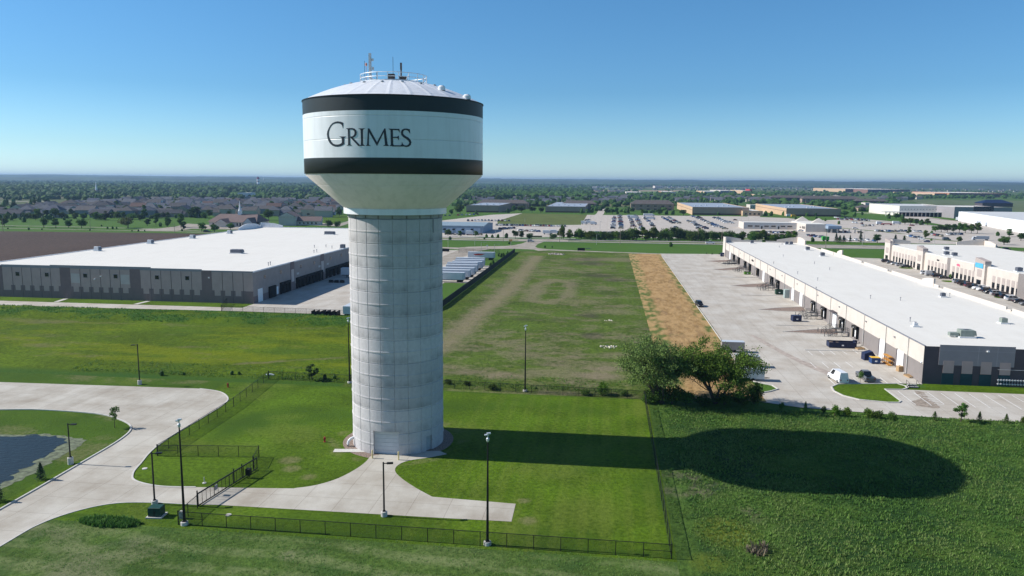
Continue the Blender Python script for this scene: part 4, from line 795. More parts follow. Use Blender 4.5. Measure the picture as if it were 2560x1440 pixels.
for y in (387.4, 373.2, 355.6, 344.2, 326.1, 298.4, 287.7, 237.8, 226.7, 209.1, 198.0):
    s_ = part(rw, 'dock_shelter', M_SHEL, (X_ - .55, X_, y - 1.75, y - 1.2, .9, 4.0), (X_ - .55, X_, y + 1.2, y + 1.75, .9, 4.0), (X_ - .8, X_, y - 1.75, y + 1.75, 3.3, 4.0))
    part(s_, 'dock_door', M_WDOOR if y not in (326.1,) else M_WIN, (X_ - .08, X_ - .01, y - 1.1, y + 1.1, 1.1, 3.3)); part(s_, 'edge_guard', mat('guard_tan', (.45, .36, .2), .7), (X_ - .60, X_ - .55, y + 1.55, y + 1.72, .9, 3.3))
    part(s_, 'shelter_lamp', M_WHITE, (X_ - .95, X_ - .8, y - .12, y + .12, 3.5, 3.75))
for y in (wy(400, 300), wy(560, 395), wy(810, 525), wy(975, 620), wy(1185, 740), wy(1470, 900), wy(1770, 1065), wy(2140, 1270), 172.5): part(rw, 'wall_lamp', M_GREYM, (X_ - .3, X_ - .0, y - .25, y + .25, 6.3, 6.55))
part(rw, 'number_sign', M_DSTEEL, (X_ - .04, X_ - .005, wy(578, 405), wy(550, 405), 5.6, 6.3))
rr2 = lambda px, py: g(px, py, RZ)
t = hvac(rr2(2413, 842), RZ - .08, 2.7, 2.0, 1.35, M_HVG, 'largest green-grey air handler at the near end of the right-hand roof')
b = MB(); b.bevbox(-3.3, -1.5, -.6, .6, .3, 1.0, .08); b.build('duct', M_HVG, t)
for px, py, s_, mt, lb in ((2508, 808, 1.7, M_HVG, 'small green-grey box unit right of the largest air handler'), (2288, 816, 1.1, M_HVW, 'small pale roof box left of the largest air handler'), (2357, 742, 1.5, M_HVD, 'dark drum-like roof unit in the middle of the right-hand roof'),
        (2056, 640, 2.2, M_HVD, 'pair-like dark unit near the scalloped parapet on the right-hand roof'), (2019, 625, 2.2, M_HVD, 'dark box unit just beyond the middle of the right-hand roof'), (1967, 611, 2.0, M_HVD, 'left one of two twin dark units at the far end of the right-hand roof'),
        (1978, 611, 2.0, M_HVD, 'right one of two twin dark units at the far end of the right-hand roof'), (2004, 609, 2.0, M_HVD, 'dark unit in front of the tall curved parapet at the far end'), (1880, 608, 2.0, M_HVD, 'lone dark unit at the far left end of the right-hand roof')):
    hvac(rr2(px, py), RZ - .08, s_ * .75, s_ * .75, s_ * .62, mt, lb, duct=False)
VP_ = sorted(((1958, 642), (1934, 660), (2036, 660), (2044, 701), (2074, 675), (2040, 725), (1994, 685), (2176, 746), (2251, 751), (2275, 803), (2374, 740), (2083, 637), (1948, 619), (1955, 612)))
for vi, (px, py) in enumerate(VP_):
    q = rr2(px, py); t = MB(); t.tube([(0, 0, 0), (0, 0, .9)], .09, 8); t.lathe([(.18, .85), (.18, 1.0), (.01, 1.1)], 10)
    tag(t.build('vent_pipe', M_GREYM, loc=(q.x, q.y, RZ - .1)), 'thin vent pipe on the long right-hand roof, %s from the left' % ORD(vi + 1), 'vent pipe', 'vent pipes on the right-hand roof')
# yard furniture along the docks
M_RAIL = mat('rail_grey', (0.10, 0.105, 0.11), .6, .3, .1, 3)
for i, (y, lb) in enumerate(((206.6, 'nearest pair of steel dock stairs beside the long dark dumpster'), (231.5, 'second pair of steel dock stairs beside the dark parked cart'), (291.5, 'third pair of steel dock stairs beside the green dumpster'), (349, 'fourth pair of steel dock stairs beside the small bright green skip'), (378, 'farthest pair of steel dock stairs by the stacked steel'))):
    t = thing('dock_stairs', lb, 'stairs', (RX0 - .1, y, .06), 0, 'steel stairs up to the dock doors')
    for dy in (-2.6, 2.6):
        b = MB(); b.box(-3.2, -.05, dy - .6, dy + .6, 1.12, 1.2)
        for k in range(6): b.box(-3.2 - .32 * (k + 1), -3.2 - .32 * k, dy - .55, dy + .55, 1.12 - .19 * (k + 1), 1.16 - .19 * (k + 1))
        b.build('flight', M_RAIL, t); b = MB()
        for s_ in (-.6, .6):
            for hh in (.55, 1.0): b.tube([(-.1, dy + s_, 1.2 + hh), (-3.2, dy + s_, 1.2 + hh), (-5.15, dy + s_, hh)], .045, 6)
            for x, z in ((-.1, 1.2), (-1.6, 1.2), (-3.2, 1.2), (-4.2, .6), (-5.15, 0)): b.tube([(x, dy + s_, 0), (x, dy + s_, z + 1.0)], .045, 6)
        b.build('handrail', M_RAIL, t)
    b = MB()
    for k in range(3): b.tube([(-6.2 - .0, -3.5 + k * 3.2, 0), (-6.2, -3.5 + k * 3.2, 1.1)], .09, 8)
    b.build('guard_post', M_RAIL, t)
# gravel wedges with kerbs
def wedge(px_, ox=1780, oy=580):
    pts = [tuple(g(ox + x / 5.538, oy + y / 5.538, .1)[:2]) for x, y in px_]
    sheet('gravel', pts, .10, M_GRAV); kb = MB(); kerb(kb, pts, .25, .12, .06); struct(kb.build('kerb', M_KERB))
wedge([(775, 708), (450, 728), (250, 748), (450, 762), (785, 764)]); wedge([(1265, 1035), (900, 1050), (640, 1075), (900, 1094), (1290, 1104)]); wedge([(1720, 1340), (1400, 1350), (985, 1380), (1300, 1402), (1745, 1424)])
wedge([(430, 485), (250, 498), (0, 522), (150, 532), (440, 516)]); wedge([(255, 384), (100, 392), (-110, 404), (80, 420), (270, 408)])
for y in (185.3, 217.3, 274.6, 326.4): kb = MB(); kerb(kb, [(47.6, y), (55, y + .35), (RX0, y + .6)], .3, .13, .06); struct(kb.build('kerb', M_KERB))
# ===== second white building, far right
SX, SY1, SZ = 144.4, 417.0, 8.6
sb = thing('office_warehouse', 'cream office and warehouse building with a row of tall windows facing the parked cars', 'building', (0, 0, 0))
part(sb, 'wall', M_OFFW, (SX, 192, 255, SY1, 0, SZ - .3)); part(sb, 'roof', M_ROOF, (SX + .3, 191.7, 255.3, SY1 - .3, SZ - .3, SZ - .05))
def sy(cx, cy): return onx(2160 + cx / 5.538, 580 + cy / 5.538, SX).y
def tower_(c0, c1, cy, hgt, nm='entry_tower'):
    y1, y0 = sy(c0, cy), sy(c1, cy)
    t = part(sb, nm, M_OFFW, (SX - .9, SX + 1.2, y0, y1, 0, hgt - 1.7)); 
    b = MB(); b.yz([(y0, hgt - 1.7), (y1, hgt - 1.7), (y1, hgt + .3), (y0, hgt - .5)], SX - 1.0, SX + 1.3); b.build('tower_cap', mat('warm_taupe', (.42, .36, .33), .85, 0, .05, .5), t)
    m_ = (y0 + y1) / 2; part(t, 'entry_glass', M_WIN, (SX - .96, SX - .9, m_ - 1.8, m_ + 1.8, 0, 3.0)); part(t, 'tower_panel', mat('warm_taupe', (0, 0, 0)), (SX - .97, SX - .9, m_ - 1.8, m_ + 1.8, 4.2, 7))
tower_(305, 380, 300, 11.2); tower_(745, 835, 420, 10.8); tower_(1560, 1700, 600, 11.0)
for c0, c1 in ((395, 715), (870, 1150), (1200, 1530), (1745, 2140)):
    n_ = 8 if c0 == 395 else 6
    for k in range(n_):
        c = c0 + (c1 - c0) * (k + .5) / n_; y = sy(c, 300 + (c - 300) * .38); w_ = part(sb, 'window', M_WIN, (SX - .06, SX + .01, y - 1.0, y + 1.0, .3, 3.2)); part(w_, 'panel', mat('warm_taupe', (0, 0, 0)), (SX - .04, SX - .01, y - 1.1, y + 1.1, 3.3, 5.6))
for c0, c1 in ((715, 745), (1150, 1195), (1530, 1560)): part(sb, 'recess', M_TAUPE, (SX - .03, SX + .02, sy(c1, 450), sy(c0, 450), 0, SZ))
part(sb, 'recess', M_TAUPE, (SX - .5, SX + .02, 255, sy(2150, 700), 0, SZ + .1))
part(sb, 'shop_sign', mat('sign_pink', (.75, .1, .22), .5), *[(SX - .08, SX - .02, sy(1280 + 12 * k, 460), sy(1272 + 12 * k, 460), 5.9 + .25 * (k % 2), 7.0 - .2 * (k % 3 == 1)) for k in range(1, 5)], label='small pink sign on the cream wall'); part(sb, 'shop_sign', M_DSTEEL, (SX - .08, SX - .02, sy(1042, 410), sy(1008, 410), 6.2, 6.8), label='small black sign on the cream wall')
part(sb, 'shop_sign', mat('sign_blue', (.10, .42, .65), .5), (SX - 1.1, SX - 1.02, sy(1685, 520), sy(1575, 520), 7.6, 9.4), label='light blue sign across the entry tower')
b = MB(); b.yz([(SY1 - 9, SZ), (SY1, SZ), (SY1, SZ + 1.8), (SY1 - 9, SZ + 2.8)], SX, SX + .5); b.xz([(SX, SZ - .3), (SX + 12, SZ - .3), (SX + 12, SZ + 1.6), (SX + 6, SZ + 2.3), (SX, SZ + 2.9)], SY1 - .4, SY1 + .1); b.build('entry_parapet', M_OFFW, sb)
q0 = g(2405, 612, SZ); b = MB(); b.xz([(179, SZ - .3), (192.1, SZ - .3), (192.1, SZ + 2.4), (188, SZ + 2.7), (179, SZ + 1.6)], SY1 - .3, SY1 + .2); b.yz([(SY1 - 12, SZ - .3), (SY1 + .2, SZ - .3), (SY1 + .2, SZ + 2.4), (SY1 - 6, SZ + 2.4), (SY1 - 12, SZ + 1.4)], 192.2, 192.8); b.build('entry_parapet', M_OFFW, sb)
for i, (px, py) in enumerate(((2303, 622), (2366, 625), (2366, 637), (2386, 640), (2450, 655), (2547, 679))):
    hvac(g(px, py, SZ), SZ - .05, 1.8, 1.8, 1.3, M_HVD, ['dark unit at the far left of the cream building roof', 'dark unit at the far middle of the cream building roof', 'dark unit with pale duct behind the second entry tower', 'dark unit beside the pale duct on the cream building roof', 'dark unit behind the blue-signed entry tower', 'nearest dark unit on the cream building roof, right edge'][i], duct=False)
sheet('yard', [(108, 250), (144.4, 250), (144.4, 425), (103, 430), (103, 250)], .03, M_CONC2)
for cx, cy, rx, ry in ((580, 500, 3.2, 2.0), (1190, 685, 3.2, 2.0), (1950, 910, 3.5, 1.6)):
    q = g(2160 + cx / 5.538, 580 + cy / 5.538); sheet('grass_island', [(q.x + rx * math.cos(a), q.y + ry * 1.6 * math.sin(a)) for a in [i * .524 for i in range(12)]], .07, M_LAWN)
# ---------------------------------------------------------------- fences, poles, gate and small things round the tower
M_FAB = bpy.data.materials.new('chain_link'); M_FAB.use_nodes = True; n, L = nodes_of(M_FAB); p = n['Principled BSDF']; p.inputs['Base Color'].default_value = (.015, .015, .016, 1); p.inputs['Roughness'].default_value = .6
tr = n.new('ShaderNodeBsdfTransparent'); ms = n.new('ShaderNodeMixShader'); L.new(tr.outputs[0], ms.inputs[1]); L.new(p.outputs[0], ms.inputs[2]); L.new(ms.outputs[0], n['Material Output'].inputs['Surface'])
tc = n.new('ShaderNodeTexCoord'); vz = n.new('ShaderNodeTexVoronoi'); vz.inputs['Scale'].default_value = 14; vz.feature = 'DISTANCE_TO_EDGE'; L.new(tc.outputs['Object'], vz.inputs[0])
rr_ = n.new('ShaderNodeMapRange'); rr_.inputs['From Min'].default_value = .04; rr_.inputs['From Max'].default_value = .16; rr_.inputs['To Min'].default_value = .48; rr_.inputs['To Max'].default_value = .06; L.new(vz.outputs[0], rr_.inputs[0]); L.new(rr_.outputs[0], ms.inputs[0])
def fence(label, pts, h=1.62, sp=3.0, fab=True, mid=(), bottom=True, group=None, solid=None):
    x0, y0 = pts[0]; t = thing('chain_link_fence' if not solid else 'slatted_fence', label, 'fence', (x0, y0, 0), 0, group)
    rel = [(x - x0, y - y0) for x, y in pts]; seen = False
    for i in range(len(rel) - 1):
        (ax_, ay), (bx, by) = rel[i], rel[i + 1]; Ln = math.hypot(bx - ax_, by - ay); k = max(1, round(Ln / sp)); first = 0 if i == 0 else 1
        for j in range(first, k + 1):
            x, y = ax_ + (bx - ax_) * j / k, ay + (by - ay) * j / k; cor = j in (0, k)
            b = MB(); b.tube([(0, 0, 0), (0, 0, h + (.12 if cor else .03))], .06 if cor else .042, 8); b.build('post', M_DSTEEL, t, (x, y, 0))
        b = MB(); b.tube([(ax_, ay, h), (bx, by, h)], .036, 6); b.build('top_rail', M_DSTEEL, t)
        if bottom: b = MB(); b.tube([(ax_, ay, .05), (bx, by, .05)], .015, 4); b.build('bottom_wire', M_DSTEEL, t)
        if fab:
            b = MB(); d = Vector((by - ay, -(bx - ax_))).normalized() * .03 if Ln else Vector((0, 0))
            if solid:
                ns = int(Ln / .5)
                for q in range(ns):
                    a0, a1 = q / ns, (q + .94) / ns; P0 = Vector((ax_ + (bx - ax_) * a0, ay + (by - ay) * a0)); P1 = Vector((ax_ + (bx - ax_) * a1, ay + (by - ay) * a1))
                    b.add([(P0.x - d.x, P0.y - d.y, .05), (P1.x - d.x, P1.y - d.y, .05), (P1.x - d.x, P1.y - d.y, h - .05), (P0.x - d.x, P0.y - d.y, h - .05), (P0.x + d.x, P0.y + d.y, .05), (P1.x + d.x, P1.y + d.y, .05), (P1.x + d.x, P1.y + d.y, h - .05), (P0.x + d.x, P0.y + d.y, h - .05)], [(0, 1, 2, 3), (4, 5, 6, 7), (3, 2, 6, 7), (0, 1, 5, 4), (0, 3, 7, 4), (1, 2, 6, 5)])
                b.build('slats', solid, t)
            else: b.add([(ax_ + d.x, ay + d.y, .04), (bx + d.x, by + d.y, .04), (bx + d.x, by + d.y, h - .03), (ax_ + d.x, ay + d.y, h - .03)], [(0, 1, 2, 3)]); b.build('mesh', M_FAB, t, fixn=False)
    for (ax_, ay, bx, by) in mid:
        b = MB(); b.tube([(ax_ - x0, ay - y0, h * .52), (bx - x0, by - y0, h * .52)], .03, 6); b.build('brace', M_DSTEEL, t)
    return t
fence('low black chain-link fence along the front and right of the tower lawn', [(-48.5, 82.2), (-48.3, 77.7), (7.65, 77.5), (7.55, 137.3)], mid=[(-48.3, 77.7, -45.3, 77.7), (4.6, 77.5, 7.65, 77.5)])
fence('low black chain-link fence along the back of the tower lawn', [(7.45, 137.5), (-49.2, 140.2), (-66.3, 140.6)], mid=[(4.5, 137.6, 7.45, 137.5)])
fence('low black chain-link fence following the concrete drive left of the tower', [(-66.3, 140.5), (-64.2, 122), (-63.5, 97.9)])
fence('low black chain-link fence pen joining the drive fence to the gate', [(-63.4, 97.85), (-48.9, 99.6), (-47.8, 95.5)], mid=[(-63.4, 97.85, -60.6, 98.15)], sp=2.9)
t = thing('cantilever_gate', 'black sliding picket gate across the tower driveway', 'gate', (-48.6, 82.6, 0))
gv = Vector((-47.0 + 48.6, 95.0 - 82.6)); gl = gv.length; gv.normalize()
b = MB(); P = lambda s_, z, o_=0: (gv.x * s_ - gv.y * o_, gv.y * s_ + gv.x * o_, z)
for z, r in ((1.68, .09), (.16, .08)): b.tube([P(0, z), P(gl, z)], r, 6)
for e_ in (0, gl): b.tube([P(e_, .1), P(e_, 1.7)], .07, 6)
b.build('gate_frame', M_DSTEEL, t)
for k in range(1, 16):
    b = MB(); b.tube([P(gl * k / 16, .16), P(gl * k / 16, 1.66)], .03 if k % 4 else .05, 6); b.build('picket', M_DSTEEL, t)
for s_ in (0.2, 7.6, 9.4, 12.1): b = MB(); b.tube([P(s_, 0, .25), P(s_, 1.95, .25)], .08, 8); b.build('gate_post', M_DSTEEL, t)
b = MB(); b.add([P(.2, .2, .03), P(gl - .2, .2, .03), P(gl - .2, 1.6, .03), P(.2, 1.6, .03)], [(0, 1, 2, 3)]); b.build('mesh', M_FAB, t, fixn=False)
q = P(3.6, .9, .06); b = MB(); b.cbox(q[0], q[1], 1.05, .12, .5, .6); b.build('warning_plate', M_GREYM, t)
t = thing('gate_operator', 'dark gate motor cabinet on posts beside the sliding gate', 'cabinet', (-47.4, 92.0, 0))
b = MB(); b.bevbox(.35, .95, -.3, .3, .45, 1.35, .05); b.build('cabinet', M_DSTEEL, t)
for dy in (-.2, .2): b = MB(); b.tube([(.65, dy, 0), (.65, dy, .46)], .05, 6); b.build('leg', M_DSTEEL, t)
def foot(t, r, h): b = MB(); b.lathe([(r, 0), (r, h - .04), (r - .05, h), (.01, h)], 20); b.build('concrete_base', M_KERB, t)
def area_light(x, y, h, rz, label, base=.75, arm=1, g_='area lights on square black poles'):
    t = thing('area_light', label, 'street lamp', (x, y, 0), rz, g_); foot(t, .38, base)
    b = MB(); b.tube([(0, 0, base), (0, 0, h)], .11, 4, r2=.09); b.cbox(0, 0, base + .04, .34, .34, .07); b.build('pole', M_DSTEEL, t)
    b = MB(); b.box(.08, .45, -.05, .05, h - .2, h - .12); b.bevbox(.4, 1.15, -.22, .22, h - .22, h - .08, .03); b.build('lamp_head', M_DSTEEL, t)
    return t
area_light(-89.1, 133.1, 8.0, R_(205), 'black area light on a white base at the back edge of the drive', .85)
area_light(-73.5, 93.2, 5.9, R_(10), 'black area light on a white base between the pond and the drive', 1.0)
area_light(-54.3, 82.6, 6.6, R_(25), 'black area light standing just outside the gate above the green transformer', .5)
area_light(-25.5, 83.3, 6.7, R_(15), 'black area light below the tower door, at the near edge of the drive', .6)
def tall_pole(x, y, h, label, rz):
    t = thing('siren_pole', label, 'pole', (x, y, 0), rz, 'tall tapering black poles with silver heads'); foot(t, .42, .42)
    b = MB(); b.tube([(0, 0, .42), (0, 0, h - .9)], .16, 12, r2=.075); b.cbox(0, 0, .46, .42, .42, .07); b.build('pole', M_DSTEEL, t)
    al = mat('bare_aluminium', (.60, .64, .68), .35, .5, .05, 3)
    b = MB(); b.lathe([(.08, h - .95), (.17, h - .8), (.17, h - .55), (.08, h - .45)], 12); b.tube([(0, 0, h - .5), (0, 0, h - .2)], .07, 8); b.build('camera', al, t)
    b = MB(); b.box(-.34, .08, -.14, .14, h - .2, h - .08); b.box(-.1, .30, -.16, .14, h - .05, h + .07); b.build('floodlight', al, t)
tall_pole(-47.6, 77.8, 12.6, 'tall tapering black pole with silver head beside the gate, front left corner', .2); tall_pole(-12.2, 77.9, 12.7, 'tall tapering black pole with silver head in front of the tower shadow', .4)
tall_pole(-49.4, 140.0, 13.1, 'tall tapering black pole with silver head partly behind the left side of the tower', .1); tall_pole(-14.7, 139.3, 12.8, 'tall tapering black pole with silver head at the back fence right of the tower', -.2)
def hydrant(x, y, label):
    t = thing('fire_hydrant', label, 'hydrant', (x, y, 0), .4, 'red fire hydrants'); rm = mat('hydrant_red', (.30, .02, .02), .5, 0, .1, 4)
    b = MB(); b.lathe([(.19, 0), (.19, .08), (.12, .1), (.12, .62), (.17, .64), (.16, .72), (.09, .84), (.01, .88)], 14); b.build('barrel', rm, t)
    for s_ in (-1, 1): b = MB(); b.tube([(s_ * .1, 0, .48), (s_ * .24, 0, .48)], .07, 8); b.build('nozzle', rm, t)
hydrant(*g(812, 1105)[:2], 'red fire hydrant on the lawn left of the tower'); hydrant(*g(570, 968)[:2], 'red fire hydrant on the grass behind the end of the drive')
t = thing('transformer_box', 'dark green transformer box on a concrete pad by the drive', 'transformer', (*g(392, 1290)[:2], 0), .1)
gm = mat('transformer_green', (.012, .055, .04), .5, 0, .08, 2); b = MB(); b.bevbox(-.75, .75, -.6, .6, .16, 1.25, .06); b.build('cabinet', gm, t)
b = MB(); b.box(-.95, .95, -.8, .8, 0, .16); b.build('pad', M_KERB, t); b = MB(); b.box(-.03, .03, -.64, -.6, .25, 1.15); b.box(.1, .16, -.66, -.6, .6, .8); b.build('door_latch', M_DSTEEL, t)
for px, py, lb in ((931, 1146, 'left one of two cream bollards at the tower overhead door'), (996.5, 1150, 'right one of two cream bollards at the tower overhead door')):
    q = g(px, py); t = thing('bollard', lb, 'bollard', (q.x, q.y, .03), 0, 'bollards at the tower door'); b = MB(); b.lathe([(.11, 0), (.11, 1.15)], 14); b.build('sleeve', mat('bollard_cream', (.72, .58, .28), .5, 0, .04, 3), t); b = MB(); b.lathe([(.11, 1.15), (.08, 1.22), (.01, 1.25)], 14); b.build('cap', mat('bollard_cream', (0, 0, 0)), t)
for px, py, r, lb in ((511, 1208, .25, 'small white drain cap with a stub pipe in the fenced pen'), (362, 1172, .35, 'pale drain cover in the grass by the drive corner'), (571, 1288, .35, 'pale drain cover in the grass near the front fence')):
    q = g(px, py); b = MB(); b.lathe([(r, 0), (r, .08), (.01, .12)], 14)
    if r < .3: b.tube([(0, 0, .1), (0, 0, .85)], .05, 8)
    tag(b.build('drain_cover', M_KERB, loc=(q.x, q.y, 0)), lb, 'drain cover')
b = MB(); b.bevbox(-.25, .25, -.2, .2, 0, .95, .08); q = g(455, 1296); tag(b.build('utility_pedestal', mat('pedestal_grey', (.55, .54, .5), .6), loc=(q.x, q.y, 0)), 'pale utility pedestal behind the tall pole by the gate', 'pedestal')
q = g(676, 940); b = MB(); b.tube([(-.9, 0, .15), (0, .15, .3), (.7, .1, .15)], .22, 8); tag(b.build('plastic_sheet', mat('blue_white_sheet', (.62, .68, .78), .5), loc=(q.x, q.y, 0)), 'crumpled pale sheet caught at the back left fence corner', 'sheet')
# yard fences by the left warehouse
fence('black chain-link fence along the near side of the left warehouse yard', [(-114.6, 213.2), (-54, 210.8)], 1.7, 3.4)
fence('black chain-link fence from the warehouse corner to the yard corner', [(-119.6, 238.0 - 12), (-114.8, 213.2)], 1.9, 2.6)
M_SLAT = mat('black_slats', (.012, .014, .014), .7, 0, .2, 3)
fence('long black slatted fence running back along the vacant lot', [(-54, 211), (-50.8, 230), (-50.6, 418)], 2.25, 6, solid=M_SLAT)
a0, a1 = GP([(1147, 632), (1203, 632)]); fence('distant chain-link gate and fence across the yard entrance', [tuple(a0), tuple(a1), tuple(GP([(1248, 634)])[0])], 2.3, 4, True)
# wooden poles, street lamps along the road, small signs
def pole(px, py, ptop, label, mt, kind='utility_pole', r=.16, arm=0, g_=None, cat='pole'):
    q = g(px, py); h = hz(px, ptop, q); t = thing(kind, label, cat, (q.x, q.y, 0), 0, g_); b = MB(); b.tube([(0, 0, 0), (0, 0, h)], r, 8, r2=r * .65); b.build('shaft', mt, t)
    if arm: b = MB(); b.box(-.1, arm, -.08, .08, h - .15, h); b.bevbox(arm - .3, arm + .7, -.18, .18, h - .18, h - .02, .03); b.build('lamp_head', M_GREYM, t)
    return t
M_WOOD = mat('pole_wood', (.26, .21, .16), .9, 0, .15, 2); M_LP = mat('pole_grey', (.45, .45, .42), .5, .2, .08, 2)
roadp = [(1258, 605, 570, 1), (1399, 606, 569, 1), (1550, 612, 574, 1), (1745, 603, 575, 1), (1804, 610, 576, 1), (2064, 622, 575, 1), (1187, 614, 577, 2), (1120, 619, 594, 2), (1236, 630, 610, 2), (1203, 634, 605, 2), (1239, 597, 570, 0), (1491, 612, 585, 0), (2155, 617, 595, 0), (2160, 606, 577, 0), (2336, 612, 590, 0), (2297, 613, 603, 0), (1275, 582, 560, 0), (1290, 590, 566, 0), (1475, 580, 540, 0)]
for i, (px, py, pt, k) in enumerate(sorted(roadp)):
    nm = ['thin grey lamp pole', 'brown wooden utility pole', 'pale lamp pole with short arm'][k]
    pole(px, py, pt, '%s by the main road, %s road pole from the left' % (nm, ORD(i + 1)), M_WOOD if k == 1 else M_LP, 'utility_pole' if k == 1 else 'street_lamp', .18 if k == 1 else .12, 2.2 if k == 2 else (1.0 if k == 0 else 0), 'poles along the main road')
lotp = [(1500, 573, 553), (1581, 575, 556), (1626, 560, 541), (1697, 580, 562), (1768, 573, 551), (1854, 553, 534), (1871, 553, 532), (1940, 590, 557), (1984, 586, 575), (2030, 591, 565), (2152, 567, 551), (2205, 574, 551), (2269, 566, 558), (2307, 570, 560), (2516, 582, 570), (2361, 574, 561), (1312, 556, 545), (1370, 600, 585), (1740, 556, 541), (2100, 562, 550), (2246, 570, 555)]
for i, (px, py, pt) in enumerate(sorted(lotp)): pole(px, py, pt, 'thin lamp pole among the dealership parking, %s lot pole from the left' % ORD(i + 1), M_LP, 'lamp_pole', .13, .9, 'lamp poles in the far car park')
for i, (px, py, pt) in enumerate([(8, 581, 545), (226, 575, 548), (437, 582, 560), (813, 562, 538), (710, 563, 550)]): pole(px, py, pt, 'slim utility pole by the far road left of the tower, %s from the left' % ORD([0, 1, 2, 4, 3][i] + 1), M_WOOD, 'utility_pole', .16, 0, 'poles by the far left road')
def box_sign(px, py, wm, hm, z0, mt, label, leg=.12, name='road_sign'):
    q = g(px, py); t = thing(name, label, 'sign', (q.x, q.y, 0)); b = MB(); b.bevbox(-wm / 2, wm / 2, -.1, .1, z0, z0 + hm, .03); b.build('board', mt, t)
    for s_ in ((-1, 1) if wm > 2 else (0,)): b = MB(); b.tube([(s_ * wm * .35, 0, 0), (s_ * wm * .35, 0, z0 + .05)], leg, 6); b.build('leg', M_LP, t)
box_sign(1453, 628, 4.2, 1.6, .3, M_DSTEEL, 'low black sign board beside the footpath left of centre'); box_sign(1277, 614, 1.8, 1.3, 2.6, mat('sign_orange', (.6, .35, .12), .6), 'small orange-topped sign on a post by the road junction')
box_sign(1111, 630, 5.5, 1.6, .3, M_DSTEEL, 'dark monument sign on the grass right beside the tower'); box_sign(1218, 622, .8, .8, 1.4, M_WHITE, 'small white plate sign at the yard entrance'); box_sign(1340, 594, 8.5, 1.2, .2, mat('olive_board', (.20, .17, .09), .8), 'long olive board by the road hedge')
q = g(1470, 621.5); b = MB(); b.lathe([(1.6, 0), (1.6, .1), (.01, .12)], 12); tag(b.build('culvert_grate', M_DSTEEL, loc=(q.x, q.y, 0)), 'small dark culvert grate in the far grass strip', 'grate')
# rubble heap and debris on the vacant lot
def rubble(px, py, n_, sp, mt, label, s0=.25, s1=.7):
    q = g(px, py); b = MB()
    for i in range(n_):
        a, r = rnd.uniform(0, 6.28), sp * rnd.random() ** .7; s_ = rnd.uniform(s0, s1) * (1.2 - r / sp * .6); x, y = r * 1.6 * math.cos(a), r * math.sin(a); M = Matrix.Rotation(rnd.uniform(0, 3), 3, Vector((rnd.random(), rnd.random(), rnd.random())).normalized())
        vs = [M @ Vector((dx * s_, dy * s_ * .7, dz * s_ * .5)) + Vector((x, y, s_ * .25)) for dz in (-1, 1) for dx, dy in ((-1, -1), (1, -1), (1, 1), (-1, 1))]
        b.add(vs, [(0, 3, 2, 1), (4, 5, 6, 7), (0, 1, 5, 4), (1, 2, 6, 5), (2, 3, 7, 6), (3, 0, 4, 7)])
    tag(b.build('rubble_pile', mt, loc=(q.x, q.y, .1)), label, 'rubble', None, 'stuff')
M_RUB = mat('rubble_pink', (.42, .36, .33), .9, 0, .3, 1); M_PALE = mat('pale_straw', (.55, .50, .40), .9, 0, .3, 2)
rubble(1391, 637, 60, 3.2, M_RUB, 'pinkish rubble heap at the far end of the vacant lot'); rubble(1518, 869, 26, 1.6, M_PALE, 'scatter of pale debris on the vacant lot near the trees', .15, .45); rubble(1523, 803, 12, .9, M_PALE, 'small pale debris patch in the vacant lot', .15, .4)
# things in the right-hand yard
def dumpster(px, py, sx, sy, sz, mt, label, rz=0, lid=None, slope=False, junk=False):
    q = g(px, py, .06); t = thing('dumpster', label, 'dumpster', (q.x, q.y, .06), rz)
    b = MB()
    if slope: b.xz([(-sx / 2, 0), (sx / 2, 0), (sx / 2, sz * .55), (sx * .2, sz), (-sx / 2, sz * .75)], -sy / 2, sy / 2)
    else:
        w_ = .08; b.box(-sx / 2, sx / 2, -sy / 2, sy / 2, .12, .2); b.box(-sx / 2, sx / 2, -sy / 2, -sy / 2 + w_, .2, sz); b.box(-sx / 2, sx / 2, sy / 2 - w_, sy / 2, .2, sz); b.box(-sx / 2, -sx / 2 + w_, -sy / 2 + w_, sy / 2 - w_, .2, sz); b.box(sx / 2 - w_, sx / 2, -sy / 2 + w_, sy / 2 - w_, .2, sz)
    b.build('bin', mt, t)
    if not slope:
        b = MB(); nrib = max(3, int(sx / .7))
        for k in range(nrib + 1):
            x = -sx / 2 + sx * k / nrib; b.box(x - .04, x + .04, -sy / 2 - .06, -sy / 2 - .002, .12, sz); b.box(x - .04, x + .04, sy / 2 + .002, sy / 2 + .06, .12, sz)
        b.box(-sx / 2 - .06, sx / 2 + .06, -sy / 2 - .07, -sy / 2 + .05, sz, sz + .08); b.box(-sx / 2 - .06, sx / 2 + .06, sy / 2 - .05, sy / 2 + .07, sz, sz + .08); b.build('ribs', mt, t)
    if lid: b = MB(); b.box(-sx / 2 - .03, sx / 2 + .03, -sy / 2, sy / 2, sz + .09, sz + .15); b.build('lid', lid, t)
    b = MB(); b.box(-.25, .25, -sy / 2 - .08, -sy / 2 - .062, sz * .4, sz * .4 + .3); b.build('sticker', M_WHITE, t)
    if junk:
        b = MB()
        for k in range(14): x, y = rnd.uniform(-sx / 2 + .3, sx / 2 - .3), rnd.uniform(-sy / 2 + .3, sy / 2 - .3); b.cbox(x, y, .5 + rnd.random() * .6, rnd.uniform(.3, .9), rnd.uniform(.2, .6), rnd.uniform(.1, .5))
        b.build('waste', mat('waste_wood', (.35, .27, .2), .9, 0, .4, 3), t)
M_NAVY = mat('navy_paint', (.012, .022, .065), .45, 0, .12, 3); M_DGRN = mat('dumpster_green', (.015, .06, .035), .5, 0, .12, 3)
dumpster(2103, 868, 6.3, 2.3, 1.35, M_NAVY, 'long open navy roll-off dumpster with scrap below the near dock stairs', 0, None, False, True)
